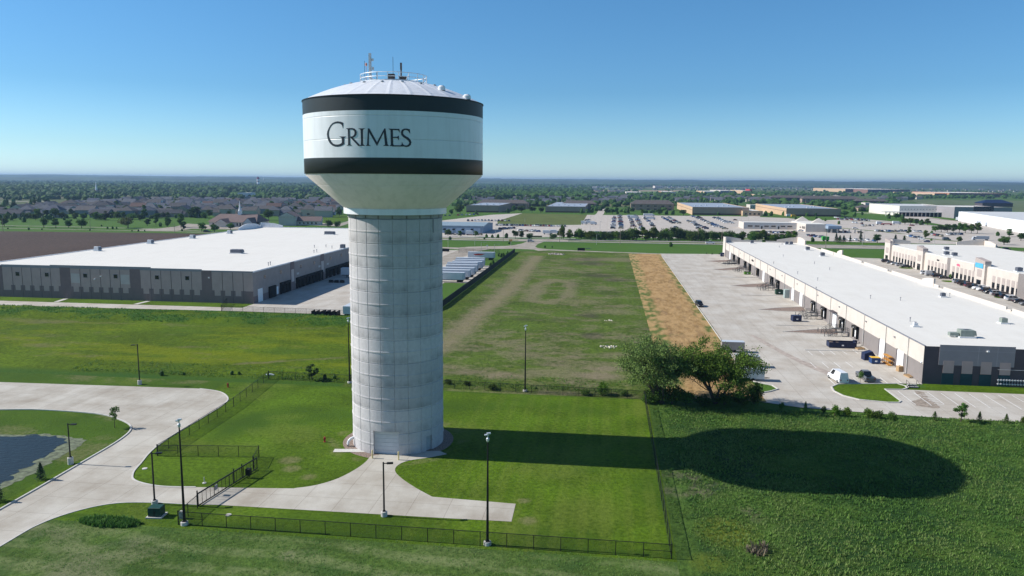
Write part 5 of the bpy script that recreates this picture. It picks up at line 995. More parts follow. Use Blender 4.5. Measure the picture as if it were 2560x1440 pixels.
dumpster(2170, 899, 2.4, 1.8, 2.1, M_NAVY, 'sloped navy compactor box beside the yellow-lidded bin', .1, None, True)
dumpster(2186, 908, 1.8, 1.6, 1.25, mat('bin_blue', (.015, .05, .16), .45, 0, .1, 3), 'blue bin with a yellow lid by the near white doors', .05, mat('lid_yellow', (.75, .45, .03), .5))
dumpster(1947, 736, 2.4, 1.9, 1.7, M_DGRN, 'dark green dumpster by the third dock stairs'); dumpster(1868, 686, 2.6, 1.6, 1.1, mat('skip_green', (.10, .25, .02), .5, 0, .1, 3), 'small bright green skip beside the fourth dock stairs', 0, M_DSTEEL)
dumpster(1990, 803, 2.4, 1.9, 1.6, M_NAVY, 'dark navy lidded dumpster standing alone left of the second dock stairs', .1, M_NAVY); dumpster(1807, 641, 2.4, 1.9, 1.8, M_NAVY, 'dark lidded dumpster at the far left corner of the right warehouse', 0, M_NAVY)
q = g(1968, 744, .06); t = thing('storage_cabinet', 'tall pale green-grey storage cabinet beside the dark green dumpster', 'cabinet', (q.x, q.y, .06)); gg = mat('cabinet_green', (.33, .40, .38), .5, 0, .06, 2)
b = MB(); b.box(-1.1, 1.1, -1.2, 1.2, 0, 2.9); b.build('body', gg, t); b = MB(); b.box(-1.14, -1.1, -1.1, -.03, .1, 2.7); b.build('door', gg, t); b = MB(); b.box(-1.14, -1.1, .03, 1.1, .1, 2.7); b.build('door', gg, t)
q = g(2218, 910, .06); t = thing('timber_rack', 'orange timber rack leaning by the white doors', 'rack', (q.x, q.y, .06), R_(90)); om = mat('rack_orange', (.52, .25, .05), .7, 0, .15, 2)
for z in (0.05, .95, 1.85):
    b = MB(); b.box(-1.9, 1.9, -.45, .45, z, z + .09); b.build('shelf', om, t)
for x in (-1.9, -.65, .6, 1.82):
    for y in (-.45, .38): b = MB(); b.box(x, x + .08, y, y + .08, 0, 1.95); b.build('upright', om, t)
for px, py, s_, lb, mt in ((2250, 928, .9, 'brown cardboard crate by the nearest white door', mat('crate_brown', (.42, .28, .15), .8, 0, .2, 2)), (2148, 872, 1.0, 'flat stack of tan pallets beside the long navy dumpster', mat('crate_brown', (0, 0, 0))), (2277, 942, 1.1, 'flat tan pallet lying in front of the warehouse corner', mat('crate_brown', (0, 0, 0))), (2233, 903, .5, 'small dark bin beside the orange rack', M_DSTEEL), (2137, 858, .6, 'small blue-grey barrel by the near dock door', M_NAVY)):
    q = g(px, py, .06); t = thing('pallet' if 'pallet' in lb else 'crate', lb, 'crate', (q.x, q.y, .06), .2)
    if 'pallet' in lb:
        for k in range(6): b = MB(); b.box(-s_, s_, -s_ + k * s_ * .36, -s_ + k * s_ * .36 + s_ * .24, .3, .34); b.build('slat', mt, t)
        for y in (-s_ * .8, 0, s_ * .8): b = MB(); b.box(y - .08, y + .08, -s_, s_ * .95, 0, .3); b.build('runner', mt, t)
    else: b = MB(); b.bevbox(-s_ * .7, s_ * .7, -s_ * .6, s_ * .6, 0, s_ * 1.3, .04); b.build('box', mt, t)
t = thing('steel_stack', 'low stack of dark steel beams by the far dock stairs', 'steel stack', (*g(1822, 660)[:2], .06)); 
for k in range(7): b = MB(); b.box(-4 + k * .7, 4 + k * .5, -1.2 + k * .4, -1.0 + k * .4, .05 + .12 * (k % 3), .2 + .12 * (k % 3)); b.build('beam', M_RAIL, t)
t = thing('entry_steps', 'short dark steps with handrails between island and parking', 'stairs', (*g(2282, 968, .1)[:2], .08))
for k in range(4): b = MB(); b.box(-.9 + .0 * k, .9, -.7 + .35 * k, -.42 + .35 * k, 0, .12 + .1 * k); b.build('step', M_KERB if k % 2 else M_DSTEEL, t)
for x in (-.95, .95): b = MB(); b.tube([(x, -.8, 0), (x, -.8, .95), (x, .8, 1.25), (x, .8, 0)], .04, 6); b.build('handrail', M_DSTEEL, t)
sheet('sand_spill', jit(spline([tuple(g(2292 + dx, 985 + dy)[:2]) for dx, dy in ((-8, -8), (14, -4), (30, 12), (60, 34), (40, 36), (0, 30), (-12, 20), (10, 10), (-8, -8))], 4), .8, 5), .069, mat('spilt_soil', (.30, .25, .20), .95, 0, .35, 1.5))
b = MB()
q = ony(2510, 960, RY0)
t = thing('gas_meter_rack', 'white pipe and meter rack on the dark end wall at the right edge', 'meter rack', (q.x - 1.6, RY0 - .45, 0)); wp = mat('pipe_white', (.55, .57, .6), .4, .2, .05, 3)
for z in (.75, 1.55, 3.6): b = MB(); b.tube([(0, 0, z), (5.2, 0, z)], .035, 6); b.build('pipe', wp, t)
for k in range(10):
    b = MB(); b.tube([(.25 + k * .52, 0, .5), (.25 + k * .52, 0, 1.75)], .03, 6); b.build('riser', wp, t)
    for z in (.6, 1.4): b = MB(); b.bevbox(.1 + k * .52, .4 + k * .52, -.2, .0, z, z + .25, .03); b.build('meter', wp, t)
# ---------------------------------------------------------------- trees and bushes
def leafquad(b, c, s, up=.5):
    n_ = Vector((rnd.gauss(0, 1), rnd.gauss(0, 1), rnd.gauss(0, 1) + up)).normalized(); a = n_.orthogonal().normalized(); a = Matrix.Rotation(rnd.uniform(0, 6.28), 3, n_) @ a; d = n_.cross(a)
    k = rnd.uniform(.6, 1.15) * s; l = rnd.uniform(.5, 1.0) * s
    b.v += [tuple(c + a * k), tuple(c + d * l), tuple(c - a * k * rnd.uniform(.6, 1)), tuple(c - d * l)]; i = len(b.v) - 4; b.f.append((i, i + 1, i + 2, i + 3)); b.m.append(0)
def crown_lobes(b, lobes, n_, s):
    tot = sum(r * r for _, r, _ in lobes)
    for c, r, zf in lobes:
        for _ in range(int(n_ * r * r / tot)):
            v = Vector((rnd.gauss(0, 1), rnd.gauss(0, 1), rnd.gauss(0, 1))).normalized() * r * rnd.random() ** .38
            v *= 1 + .25 * (noise.noise(v * 6 + c * 9)); v.z *= zf; leafquad(b, c + v, s * rnd.uniform(.7, 1.3))
LEAF = {'green': leaf_mat('leaf_green', (0.085, 0.155, 0.028)), 'dark': leaf_mat('leaf_dark', (0.05, 0.095, 0.025)), 'light': leaf_mat('leaf_light', (0.11, 0.18, 0.022)), 'spruce': leaf_mat('leaf_spruce', (0.03, 0.065, 0.03)), 'olive': leaf_mat('leaf_olive', (0.105, 0.125, 0.045), .55), 'bright': leaf_mat('leaf_bright', (0.14, 0.16, 0.02)), 'big_olive': leaf_mat('leaf_big_olive', (0.15, 0.21, 0.06)), 'big_green': leaf_mat('leaf_big_green', (0.14, 0.27, 0.04))}
M_BARK = mat('bark', (0.085, 0.065, 0.05), .95, 0, .25, 5)
protos = {}
def proto(kind, seed):
    """unit-height tree: returns (crown mesh, trunk mesh)"""
    rnd.seed(seed * 31 + len(kind)); cb, tb = MB(), MB()
    if kind in ('round', 'wide', 'oval', 'open'):
        W_ = {'round': .40, 'wide': .55, 'oval': .27, 'open': .42}[kind]; lo = {'round': .22, 'wide': .3, 'oval': .14, 'open': .28}[kind]; L_ = []
        for k in range(11 if kind != 'open' else 15):
            a = rnd.uniform(0, 6.28); t = rnd.random(); rr = W_ * .62 * math.sin(math.pi * (.18 + .7 * t)) * rnd.uniform(.5, 1.1); r = W_ * rnd.uniform(.30, .46) * (1 if kind != 'open' else .62)
            L_.append((Vector((rr * math.cos(a), rr * math.sin(a), lo + r * .5 + (1 - lo - r * 1.35) * t)), r, rnd.uniform(.75, 1.0)))
        L_.append((Vector((0, 0, .6)), W_ * .55, 1)) if kind != 'open' else None
        crown_lobes(cb, L_, 2100 if kind != 'open' else 1300, .034); tb.tube([(0, 0, 0), (.01, 0, lo), (0, .01, .62)], .028, 7, r2=.010)
        for c, r, _ in L_[:7]: tb.tube([(0, 0, lo * .9 + rnd.random() * .15), tuple(c * .6 + Vector((0, 0, .12))), tuple(c)], .012, 5, r2=.004)
    elif kind == 'spruce':
        for k in range(1300):
            t = rnd.random() ** .8; z = .06 + .94 * t; R0 = .25 * (1 - t) ** .85 + .012; lay = .75 + .25 * math.sin(z * 60); a = rnd.uniform(0, 6.28); r = R0 * lay * (1 + .2 * math.sin(a * 5 + z * 9)) * rnd.random() ** .35
            leafquad(cb, Vector((r * math.cos(a), r * math.sin(a), z - r * .25)), .026)
        tb.tube([(0, 0, 0), (0, 0, .9)], .022, 6, r2=.004)
    elif kind == 'bush':
        L_ = [(Vector((rnd.uniform(-.35, .35), rnd.uniform(-.35, .35), rnd.uniform(.3, .62))), rnd.uniform(.25, .38), rnd.uniform(.8, 1.1)) for _ in range(9)]
        crown_lobes(cb, L_, 1500, .052)
        for k in range(5): tb.tube([(0, 0, 0), tuple(L_[k][0])], .02, 5, r2=.008)
    elif kind == 'sapling':
        L_ = [(Vector((rnd.uniform(-.1, .1), rnd.uniform(-.1, .1), rnd.uniform(.45, .9))), rnd.uniform(.08, .13), 1.2) for _ in range(8)]; crown_lobes(cb, L_, 420, .035); tb.tube([(0, 0, 0), (0, 0, .85)], .014, 6, r2=.005)
        for k in range(4): tb.tube([(0, 0, .35 + .1 * k), tuple(L_[k][0])], .006, 4)
    def mesh(b, nm):
        me = bpy.data.meshes.new(nm); me.from_pydata(b.v, [], b.f); return me
    return mesh(cb, 'crown'), mesh(tb, 'trunk')
def tree_mesh(kind, leaf, i):
    k = (kind, leaf, i)
    if k not in protos:
        c, t = proto(kind, i + 3 * len(protos)); c.materials.append(LEAF[leaf]); t.materials.append(M_BARK); protos[k] = (c, t)
    return protos[k]
TREES = []
def plant(p, h, wr, kind, leaf, desc, group, cat='tree', nm=None):
    TREES.append((Vector((p[0], p[1], 0)), h, wr, kind, leaf, desc, group, cat, nm))
KW = {'round': .80, 'wide': 1.1, 'oval': .54, 'open': .8, 'spruce': .5, 'bush': 1.15, 'sapling': .36}
def tp(lst, desc, group, cat='tree', nm=None):
    for px, yb, yt, wpx, kind, leaf in lst:
        q = g(px, yb); h = hz(px, yt, q); Z = (q - CAM).dot(FW); w_ = wpx * Z / F
        plant(q, h, (w_ / h) / KW[kind] if wpx else 1, kind, leaf, desc, group, cat, nm)
def flush_trees(limit=300):
    far = []
    T = sorted(TREES, key=lambda t: -t[1] / (t[0] - CAM).length)
    keep, far = T[:limit], T[limit:]; byg = {}
    for t in keep: byg.setdefault((t[5], t[6]), []).append(t)
    ii = 0
    for (desc, group), L_ in byg.items():
        L_.sort(key=lambda t: proj(t[0])[0])
        for j, (p_, h, wr, kind, leaf, _, _, cat, nm) in enumerate(L_):
            ii += 1; c, t = tree_mesh(kind, leaf, ii % 3); look = {'spruce': 'dark pointed spruce', 'bush': 'rounded bush', 'sapling': 'young thin sapling', 'oval': 'tall oval tree', 'round': 'round-crowned tree', 'wide': 'broad spreading tree', 'open': 'open airy tree'}[kind]
            col_ = {'green': 'green ', 'dark': 'deep green ', 'light': 'light green ', 'spruce': '', 'olive': 'olive ', 'bright': 'yellow-green '}[leaf]
            name = nm or {'spruce': 'spruce_tree', 'bush': 'bush', 'sapling': 'young_tree'}.get(kind, 'leafy_tree')
            lb = (col_ + look + ' ' + desc) if len(L_) == 1 else '%s%s %s, %s from the left' % (col_, look, desc, ORD(j + 1))
            e_ = thing(name, lb, 'bush' if kind == 'bush' else cat, p_, rnd.uniform(0, 6.28), group if len(L_) > 1 else None); e_.scale = (h * wr, h * wr, h)
            for nm2, me in (('crown', c), ('trunk', t)): o = bpy.data.objects.new(nm2, me); COL.objects.link(o); o.parent = e_
    return far
# left, near the far road
tp([(11,566,540,26,'round','green'),(110,570,541,28,'round','green'),(140,570,544,24,'round','green'),(172,570,545,24,'round','green'),(204,571,544,28,'round','green'),(504.6,579,555,30,'round','green'),(536.7,580,557,25,'round','green'),(576.7,575,556,28,'round','green')], 'along the far left road', 'street trees along the far road')
tp([(320,570,540,52,'wide','olive')], 'with several trunks, alone on the bright lawn before the houses', None)
tp([(368.5,565,545,20,'round','dark'),(390,562,534,18,'oval','green'),(401.5,567,555,18,'round','green'),(418,567,538,20,'oval','green'),(453,569,534,27,'oval','green'),(460,575,551,14,'oval','dark'),(488,544,515,42,'round','dark'),(520,537,513,15,'oval','green'),(554,532,514,14,'oval','green'),(572,533,516,18,'round','dark'),(594,532,512,16,'round','green'),(672,551,520,29,'round','green'),(681,528,501,22,'oval','green'),(641,530,511,14,'oval','green'),(729,531,511,17,'round','green'),(720,563,537,18,'oval','dark'),(767,533,515,14,'oval','dark'),(783,533,517,19,'round','bright'),(777.6,555,539,18,'round','dark'),(790,521,504,14,'round','green'),(505,530,508,20,'round','green'),(95,548,520,26,'round','green'),(118,546,524,20,'oval','dark'),(140,545,516,30,'round','dark'),(20,545,528,26,'round','dark'),(60,556,541,28,'wide','dark'),(240,550,525,20,'oval','green'),(265,551,527,22,'oval','dark'),(362,545,512,18,'oval','green'),(376,540,515,20,'round','green'),(405,535,513,24,'oval','green'),(420,560,545,20,'round','dark'),(350,552,535,30,'round','dark'),(310,547,528,16,'round','green'),(180,540,520,18,'round','dark'),(290,527,513,14,'oval','green')], 'by the first house rows', 'trees by the nearest houses')
tp([(254,566,561,12,'bush','green'),(268.7,573,566,7,'bush','green'),(281.8,573,565,8,'bush','green'),(291.7,573,566,7,'bush','green'),(72,575,568,9,'bush','dark'),(20,573,568,8,'bush','dark'),(105,575,570,9,'bush','green'),(330,579,574,6,'bush','dark'),(346,579,573,6,'bush','dark'),(362,579,574,6,'bush','dark'),(225,577,572,10,'bush','dark'),(455,578,571,9,'bush','dark')], 'beside the ploughed field', 'roadside bushes', 'bush', 'bush')
tp([(826,567,548,20,'bush','dark'),(843,567,550,18,'bush','dark')], 'against the column edge', 'dark clump beside the column', 'bush')
# beyond the road, middle
tp([(1216,595,584,17,'bush','dark'),(1231,595,585,18,'bush','dark'),(1245,595,584,16,'bush','dark'),(1266,596,582,16,'bush','dark'),(1288,597,572,20,'round','dark'),(1303,597,575,20,'round','dark'),(1323,597,580,17,'bush','dark'),(1382,598,580,20,'bush','dark'),(1408,598,556,16,'oval','green'),(1404,599,570,24,'round','light'),(1425,599,573,26,'round','light'),(1440,599,577,20,'round','green'),(1120,590,571,20,'round','green'),(1150,592,576,14,'oval','green'),(1190,592,574,18,'round','green')], 'opposite the blue-grey shed', 'trees opposite the blue shed')
for i in range(56):
    x = 1444 + i * 9.9 + rnd.uniform(-4, 4); yb = 599.5 + (x - 1440) * .010 - rnd.choice((0, 3)); hgt = rnd.uniform(19, 30) + (7 if 1560 < x < 1760 else 0)
    tp([(x, yb, yb - hgt, rnd.uniform(20, 32), rnd.choice(['bush', 'bush', 'bush', 'round', 'oval']), rnd.choice(['green', 'dark', 'light', 'green']))], 'in the roadside tree belt', 'tree belt along the main road')
tp([(1914,604,583,15,'spruce','spruce'),(1938,604,588,22,'bush','light'),(2090,605,582,15,'spruce','spruce'),(2099,608,588,18,'spruce','dark'),(2109,605,588,14,'spruce','spruce'),(2125,605,587,9,'spruce','spruce'),(2151,606,578,15,'spruce','spruce'),(2193,607,584,28,'round','dark'),(2238,607,586,16,'spruce','spruce'),(2260,607,589,16,'spruce','spruce'),(2031,605,592,18,'bush','dark')], 'at the car park edge', 'evergreens along the car park edge')
tp([(2272,586,567,15,'oval','green'),(2314,596,575,17,'round','light'),(2329,585,576,13,'bush','green'),(2328,602,595,10,'bush','green'),(2397,609,589,21,'round','green'),(2510,612,587,32,'round','green'),(2523,592,572,22,'oval','green'),(2494,590,578,15,'round','dark'),(2552,602,580,30,'round','dark')]+[(2338+i*15,580-i*.3+i*.9,556+rnd.uniform(-3,6),24,'round',rnd.choice(['green','dark'])) for i in range(8)]+[(2262+i*14,561+i*.6,545+rnd.uniform(-2,3),22,'round',rnd.choice(['green','dark'])) for i in range(5)]+[(2222,547,533,24,'round','bright'),(2240,548,532,26,'round','green'),(2256,549,535,22,'round','olive')], 'in the right-hand car parks', 'trees among the right-hand car parks')
tp([(1914,540,526,13,'round','dark'),(1928,540,527,12,'round','green'),(1958,539,527,14,'round','dark'),(1973,538,527,13,'round','dark'),(2017,541,530,14,'round','green'),(2039,541,530,13,'round','dark'),(2073,541,527,18,'round','dark'),(2111,542,526,32,'wide','dark'),(2136,542,528,18,'round','olive'),(2155,538,529,12,'round','dark'),(1989,549,541,16,'bush','green'),(2004,550,541,15,'bush','green'),(2041,549,540,14,'bush','green'),(2063,553,545,16,'bush','green'),(2097,561,551,17,'round','green'),(1888,539,531,8,'spruce','spruce'),(1827,537,527,9,'oval','dark'),(1795,538,529,8,'oval','dark')], 'by the right-hand tan warehouses', 'trees along the tan warehouses')
tp([(1516,535,519,13,'round','dark'),(1531,535,520,13,'round','dark'),(1544,536,526,14,'bush','dark'),(1570,534,521,10,'oval','green'),(1606,537,522,16,'round','green'),(1648,537,522,24,'round','dark'),(1666,537,523,18,'round','green'),(1682,537,523,22,'round','dark'),(1709,539,522,26,'round','dark'),(1664,522,511,12,'round','light'),(1150,537,507,28,'round','green'),(1128,537,520,18,'round','green'),(1190,535,525,20,'bush','green'),(1270,533,520,20,'round','green'),(1285,532,513,18,'round','green'),(1303,530,512,26,'round','green'),(1330,532,514,22,'round','dark'),(1352,532,517,24,'round','dark'),(1454,534,520,15,'round','olive'),(1467,533,522,14,'bush','dark'),(1480,531,519,14,'round','dark'),(1490,528,514,13,'round','dark')], 'around the middle tan warehouses', 'trees around the middle warehouses')
for i in range(34):
    x = 1165 + i * 10.2 + rnd.uniform(-6, 6); yb = 505 + rnd.uniform(-5, 5); tp([(x, yb, yb - rnd.uniform(11, 17), rnd.uniform(12, 20), 'round', rnd.choice(['green', 'dark', 'light']))], 'beyond the middle tan warehouses', 'trees beyond the middle warehouses')
for i in range(30):
    x = 1500 + i * 12 + rnd.uniform(-6, 6); yb = 511 + rnd.uniform(-4, 4); tp([(x, yb, yb - rnd.uniform(9, 15), rnd.uniform(10, 16), 'round', rnd.choice(['green', 'dark', 'light']))], 'beyond the brown apartments', 'trees beyond the apartments')
for i in range(260):
    y = 480 + 62 * rnd.random() ** 1.5; x = rnd.uniform(0, 850); k = (y - 452) / 60
    tp([(x, y, y - 6 - 10 * k * rnd.uniform(.7, 1.2), 6 + 9 * k, rnd.choice(['round', 'oval', 'round', 'spruce']), rnd.choice(['green', 'dark', 'light', 'green']))], 'among the subdivision roofs', 'garden trees in the subdivision')
for i in range(46):
    x = 2 + i * 11.3 + rnd.uniform(-5, 5); yb = 550 - x * .012 + rnd.uniform(-3, 3); tp([(x, yb, yb - rnd.uniform(9, 20), rnd.uniform(14, 26), rnd.choice(['round', 'bush', 'oval', 'bush']), rnd.choice(['green', 'dark', 'green', 'light']))], 'along the garden edges', 'trees along the garden edges')
# near things
tp([(287,1070,1017,22,'sapling','green')], 'in a mulch ring near the bend of the drive', None); tp([(103,1199,1156,32,'spruce','spruce')], 'small, between the pond and the drive', None); tp([(-4,1254,1208,36,'spruce','spruce')], 'small, at the left picture edge by the drive', None)
tp([(780,950,911,48,'open','dark')], 'outside the back fence left of the tower', None); tp([(812,948,935,28,'bush','green'),(836,948,936,20,'bush','dark'),(580,938,926,22,'bush','dark'),(598,938,928,12,'bush','dark'),(405,939,925,10,'bush','green'),(460,938,930,18,'bush','green'),(670,940,933,14,'bush','dark')], 'outside the back fence', 'shrubs by the back fence', 'bush')
tp([(1510,988,951,30,'bush','light'),(1232,975,958,26,'bush','green'),(1340,974,966,18,'bush','olive'),(1465,988,972,24,'bush','green'),(1170,966,950,22,'bush','green'),(1120,962,945,18,'bush','green'),(1560,990,975,22,'bush','green')], 'behind the back fence', 'weedy shrubs behind the back fence', 'bush')
tp([(2150,958,926,14,'sapling','light')], 'on the grass island behind the parked pickup', None)
tp([(1951,1022,1002,16,'bush','green'),(2013,1031,1003,16,'spruce','green'),(2057,1032,1013,14,'bush','dark'),(2086,1040,1008,26,'bush','light'),(2115,1042,1012,22,'bush','light'),(2172,1046,1018,26,'bush','light'),(2200,1048,1020,32,'bush','green'),(2228,1050,1028,24,'bush','green'),(2336,1052,1028,22,'spruce','green'),(2402,1056,1006,46,'open','green'),(2448,1056,1028,20,'spruce','green'),(2515,1059,1034,20,'spruce','green'),(2556,1060,1038,16,'bush','light')], 'between meadow and parking drive', 'shrubs along the parking drive', 'bush')
tp([(1860,1012,972,52,'bush','green'),(1760,1014,982,48,'bush','dark'),(1715,1012,968,50,'bush','green'),(1680,1010,955,54,'bush','green'),(1645,1006,958,46,'bush','green'),(1810,1012,975,52,'bush','green'),(1885,1010,950,40,'bush','green'),(1620,1008,980,30,'bush','green'),(1622,1000,968,24,'bush','green')], 'under the two big trees', 'thicket under the big trees', 'bush')
tp([(x, 633 + dx, 622 + dx, 8, 'spruce', 'spruce') for x, dx in ((1247, 8), (1252, 10), (1258, 9), (1232, 27), (1268, 5), (1226, 34))], 'inside the slatted fence', 'little evergreens inside the slatted fence')
tp([(1362,620,613,9,'bush','green'),(1380,619,614,9,'bush','green'),(1273,610,600,7,'oval','olive'),(1211,599,592,5,'oval','light'),(1125,600,590,7,'oval','light'),(1677,617,604,5,'oval','light'),(1766,635,630,6,'bush','dark'),(1780,636,631,6,'bush','dark'),(1798,636,632,6,'bush','dark')], 'beside the access road', 'small plantings by the access road', 'bush')
for px, py, lb in ((1195, 735, 'small mulched planting by the second island before the cream building'), (2377, 690, 'dark red-leaved shrub on the island before the cream building')):
    pass
tp([(2268,662,655,5,'bush','dark'),(2377,697,683,9,'oval','olive')], 'before the cream building', 'plants on the islands by the cream building', 'bush')
# the two big trees at the fence corner
def big_tree(x, y, H, spread, seed, leaf, label, dens, stems, lean):
    R0 = random.Random(seed); t = thing('leafy_tree', label, 'tree', (x, y, 0)); tb, cb = MB(), MB(); rnd.seed(seed)
    def br(p, d, ln, r, lv):
        q = p; pts = [p]; dd = d.copy()
        for k in range(4):
            dd = (dd + Vector((R0.gauss(0, .16), R0.gauss(0, .16), R0.gauss(0, .10) + (.05 if lv < 3 else -.01)))).normalized(); q = q + dd * ln / 4; pts.append(q)
        r1 = r * .62; tb.tube(pts, r, 7 if lv < 2 else 4, r2=r1, cap=lv == 0)
        if lv >= 3:
            for _ in range(int(dens * (1.8 if lv == 4 else 1))):
                s_ = R0.random(); c = pts[0].lerp(pts[-1], s_) + Vector((R0.gauss(0, .34), R0.gauss(0, .34), R0.gauss(0, .28))); leafquad(cb, c, R0.uniform(.10, .19), .6)
        if lv < 4:
            for k in range((6, 4, 4, 3)[lv]):
                s_ = R0.uniform(.35, 1) if lv else R0.uniform(.12, 1); i = min(3, int(s_ * 4)); base = pts[i].lerp(pts[i + 1], s_ * 4 - i)
                a = R0.uniform(0, 6.28); side = Vector((math.cos(a), math.sin(a), R0.uniform(-.05, .55))).normalized(); nd = (dd * R0.uniform(.35, .7) + side * spread).normalized()
                br(base, nd, ln * R0.uniform(.55, .78), r1 * R0.uniform(.5, .75), lv + 1)
    for k in range(stems):
        a = k * 6.28 / stems + .4; d = Vector((math.cos(a) * .42 + lean, math.sin(a) * .35, 1)).normalized(); br(Vector((math.cos(a) * .25, math.sin(a) * .25, 0)), d, H * R0.uniform(.42, .52), .22, 0)
    tb.build('trunk', M_BARK, t, fixn=False); cb.build('crown', LEAF[leaf], t, fixn=False); print('big tree faces', len(cb.f), max(v[2] for v in cb.v), min(v[0] for v in cb.v), max(v[0] for v in cb.v))
big_tree(10.6, 135.8, 14.6, .95, 11, 'big_olive', 'big twiggy olive tree, left one of two at the back fence corner', 12, 5, -.12)
big_tree(20.2, 137.0, 13.6, .74, 23, 'big_green', 'big leafy tree with several trunks, right one of two at the fence corner', 13, 5, .02)
# meadow, verge and bank grasses
def tufts(name, n_, xr, yr, hr, cols, dens=None, z0=None, seed=1):
    rr = random.Random(seed); b = MB()
    for _ in range(n_):
        x, y = rr.uniform(*xr), rr.uniform(*yr)
        if dens and rr.random() > dens(x, y): continue
        z = z0(x, y) if z0 else 0; h = rr.uniform(*hr) * (.35 + .55 * N(x, y, .5, 4) + .9 * N(x, y, .11, 14)); k = rr.randint(3, 5)
        mi = min(len(cols) - 1, int(len(cols) * max(0, min(.999, (.5 * N(x, y, .3, 8) + .5 * N(x, y, .07, 18)) * 2.2 - .6 + rr.gauss(0, .18)))))
        for j in range(k):
            a = rr.uniform(0, 6.28); c_, s_ = math.cos(a), math.sin(a); w_ = h * rr.uniform(.10, .22); le = h * rr.uniform(.2, .7); bx, by = x + rr.gauss(0, .08), y + rr.gauss(0, .08)
            b.add([(bx - s_ * w_, by + c_ * w_, z), (bx + s_ * w_, by - c_ * w_, z), (bx + c_ * le * .5 + s_ * w_ * .8, by + s_ * le * .5 - c_ * w_ * .8, z + h * .65), (bx + c_ * le, by + s_ * le, z + h)], [(0, 1, 2), (0, 2, 3)], mi)
    o = b.build(name, cols, fixn=False); return tag(o, None, None, None, 'stuff')
G1 = leaf_mat('grass_blade_mid', (0.14, 0.25, 0.05), .2); G2 = leaf_mat('grass_blade_dark', (0.095, 0.195, 0.04), .2); G3 = leaf_mat('grass_blade_pale', (0.20, 0.28, 0.08), .2); G4 = leaf_mat('grass_blade_dry', (0.20, 0.165, 0.12), .3)
def md(x, y):
    d, ye, lu = paint_mead(x, y); return (.25 if x < 11 else 1) * (1 - .75 * d)
tag(tufts('meadow_grass', 60000, (8.6, 82), (68, 134), (.10, .30), [G2, G2, G1, G1, G3, G1, G3], md, rel_m, 3), 'tall uneven meadow grass right of the tower', 'grass')
tag(tufts('verge_grass', 14000, (-62.5, 8), (66, 77.3), (.04, .13), [G1, G3, G3, G1, G3], None, None, 5), 'rough mown grass in front of the fence', 'grass')
tag(tufts('rough_grass', 9000, (-110, 13), (140.6, 150), (.12, .34), [G1, G1, G3, G2], lambda x, y: (.75 if y < 143 else .25) * (.3 + N(x, y, .15, 2)), lambda x, y: .1, 6), 'rough weeds behind the back fence', 'grass')
tag(tufts('bank_grass', 6500, (-215, -52), (193, 210.5), (.15, .42), [G2, G1, G2], lambda x, y: sm(.35, .6, FB(x, y, .12, 7)), rel_f, 7), 'dark clumpy grass on the low bank before the warehouse road', 'grass')
tag(tufts('clump_grass', 2600, (-64.5, -50), (75.2, 78.6), (.3, .6), [G2, G2, G1], lambda x, y: 1 if ((x + 56.3) / 3.6) ** 2 + ((y - 77.0) / 1.1) ** 2 < 1 else 0, None, 8), 'tall dark clump of grass left of the gate fence corner', 'grass')
tag(tufts('dry_brush', 900, (14, 20), (78, 100), (.4, .9), [G4], lambda x, y: 1 if (math.hypot(x - 17, y - 80.3) < 1.2 or math.hypot((x - 9.6) * .7, y - 97.5) < 2.2) else 0, rel_m, 9), 'dry brownish brush in the meadow', 'brush')
# ---------------------------------------------------------------- vehicles
PAINT = {n_: mat('paint_' + n_, c, .28, .25 if n_ in ('silver', 'grey') else 0, .03, 1, spec=.6) for n_, c in (('white', (.74, .75, .76)), ('silver', (.42, .44, .46)), ('grey', (.14, .15, .16)), ('black', (.014, .014, .017)), ('navy', (.02, .035, .09)), ('red', (.28, .02, .02)), ('maroon', (.10, .012, .02)), ('tan', (.36, .31, .22)), ('blue', (.04, .12, .32)))}
M_TYRE = mat('tyre', (.018, .018, .018), .9, 0, .1, 4); M_RIM = mat('rim', (.38, .39, .40), .35, .6, .05, 4); M_CGL = glass_mat('car_glass', (.012, .016, .02)); M_LAMP = mat('lamp_clear', (.6, .6, .6), .2); M_TAIL = mat('lamp_red', (.25, .01, .01), .3)
SHAPE = {  # stations along x: (x, belt z, half width), cabin: (x0 base, x1 base, x0 top, x1 top, z top)
 'sedan': ([(-2.35, .62, .80), (-2.15, .88, .88), (-1.2, .95, .91), (.9, .95, .91), (1.9, .82, .87), (2.3, .58, .76)], (-1.7, 1.15, -.95, .35, 1.45)),
 'suv': ([(-2.35, .72, .86), (-2.25, 1.05, .93), (-1, 1.08, .95), (1.0, 1.08, .95), (2.05, .98, .92), (2.35, .68, .82)], (-2.2, 1.2, -1.95, .45, 1.76)),
 'pickup': ([(-2.85, .80, .93), (-2.8, 1.12, .97), (-.9, 1.14, .98), (1.3, 1.14, .98), (2.6, 1.05, .95), (2.9, .7, .85)], (-.95, 1.35, -.7, .65, 1.88)),
 'van': ([(-2.8, .8, .95), (-2.75, 1.2, .99), (-1, 1.22, 1.0), (1.4, 1.2, 1.0), (2.5, 1.05, .95), (2.8, .7, .85)], (-2.7, 1.75, -2.6, .95, 2.25)),
 'hatch': ([(-2.05, .65, .80), (-1.95, .95, .87), (-.8, .98, .89), (.9, .98, .89), (1.75, .85, .85), (2.0, .58, .76)], (-1.9, 1.1, -1.45, .3, 1.52))}
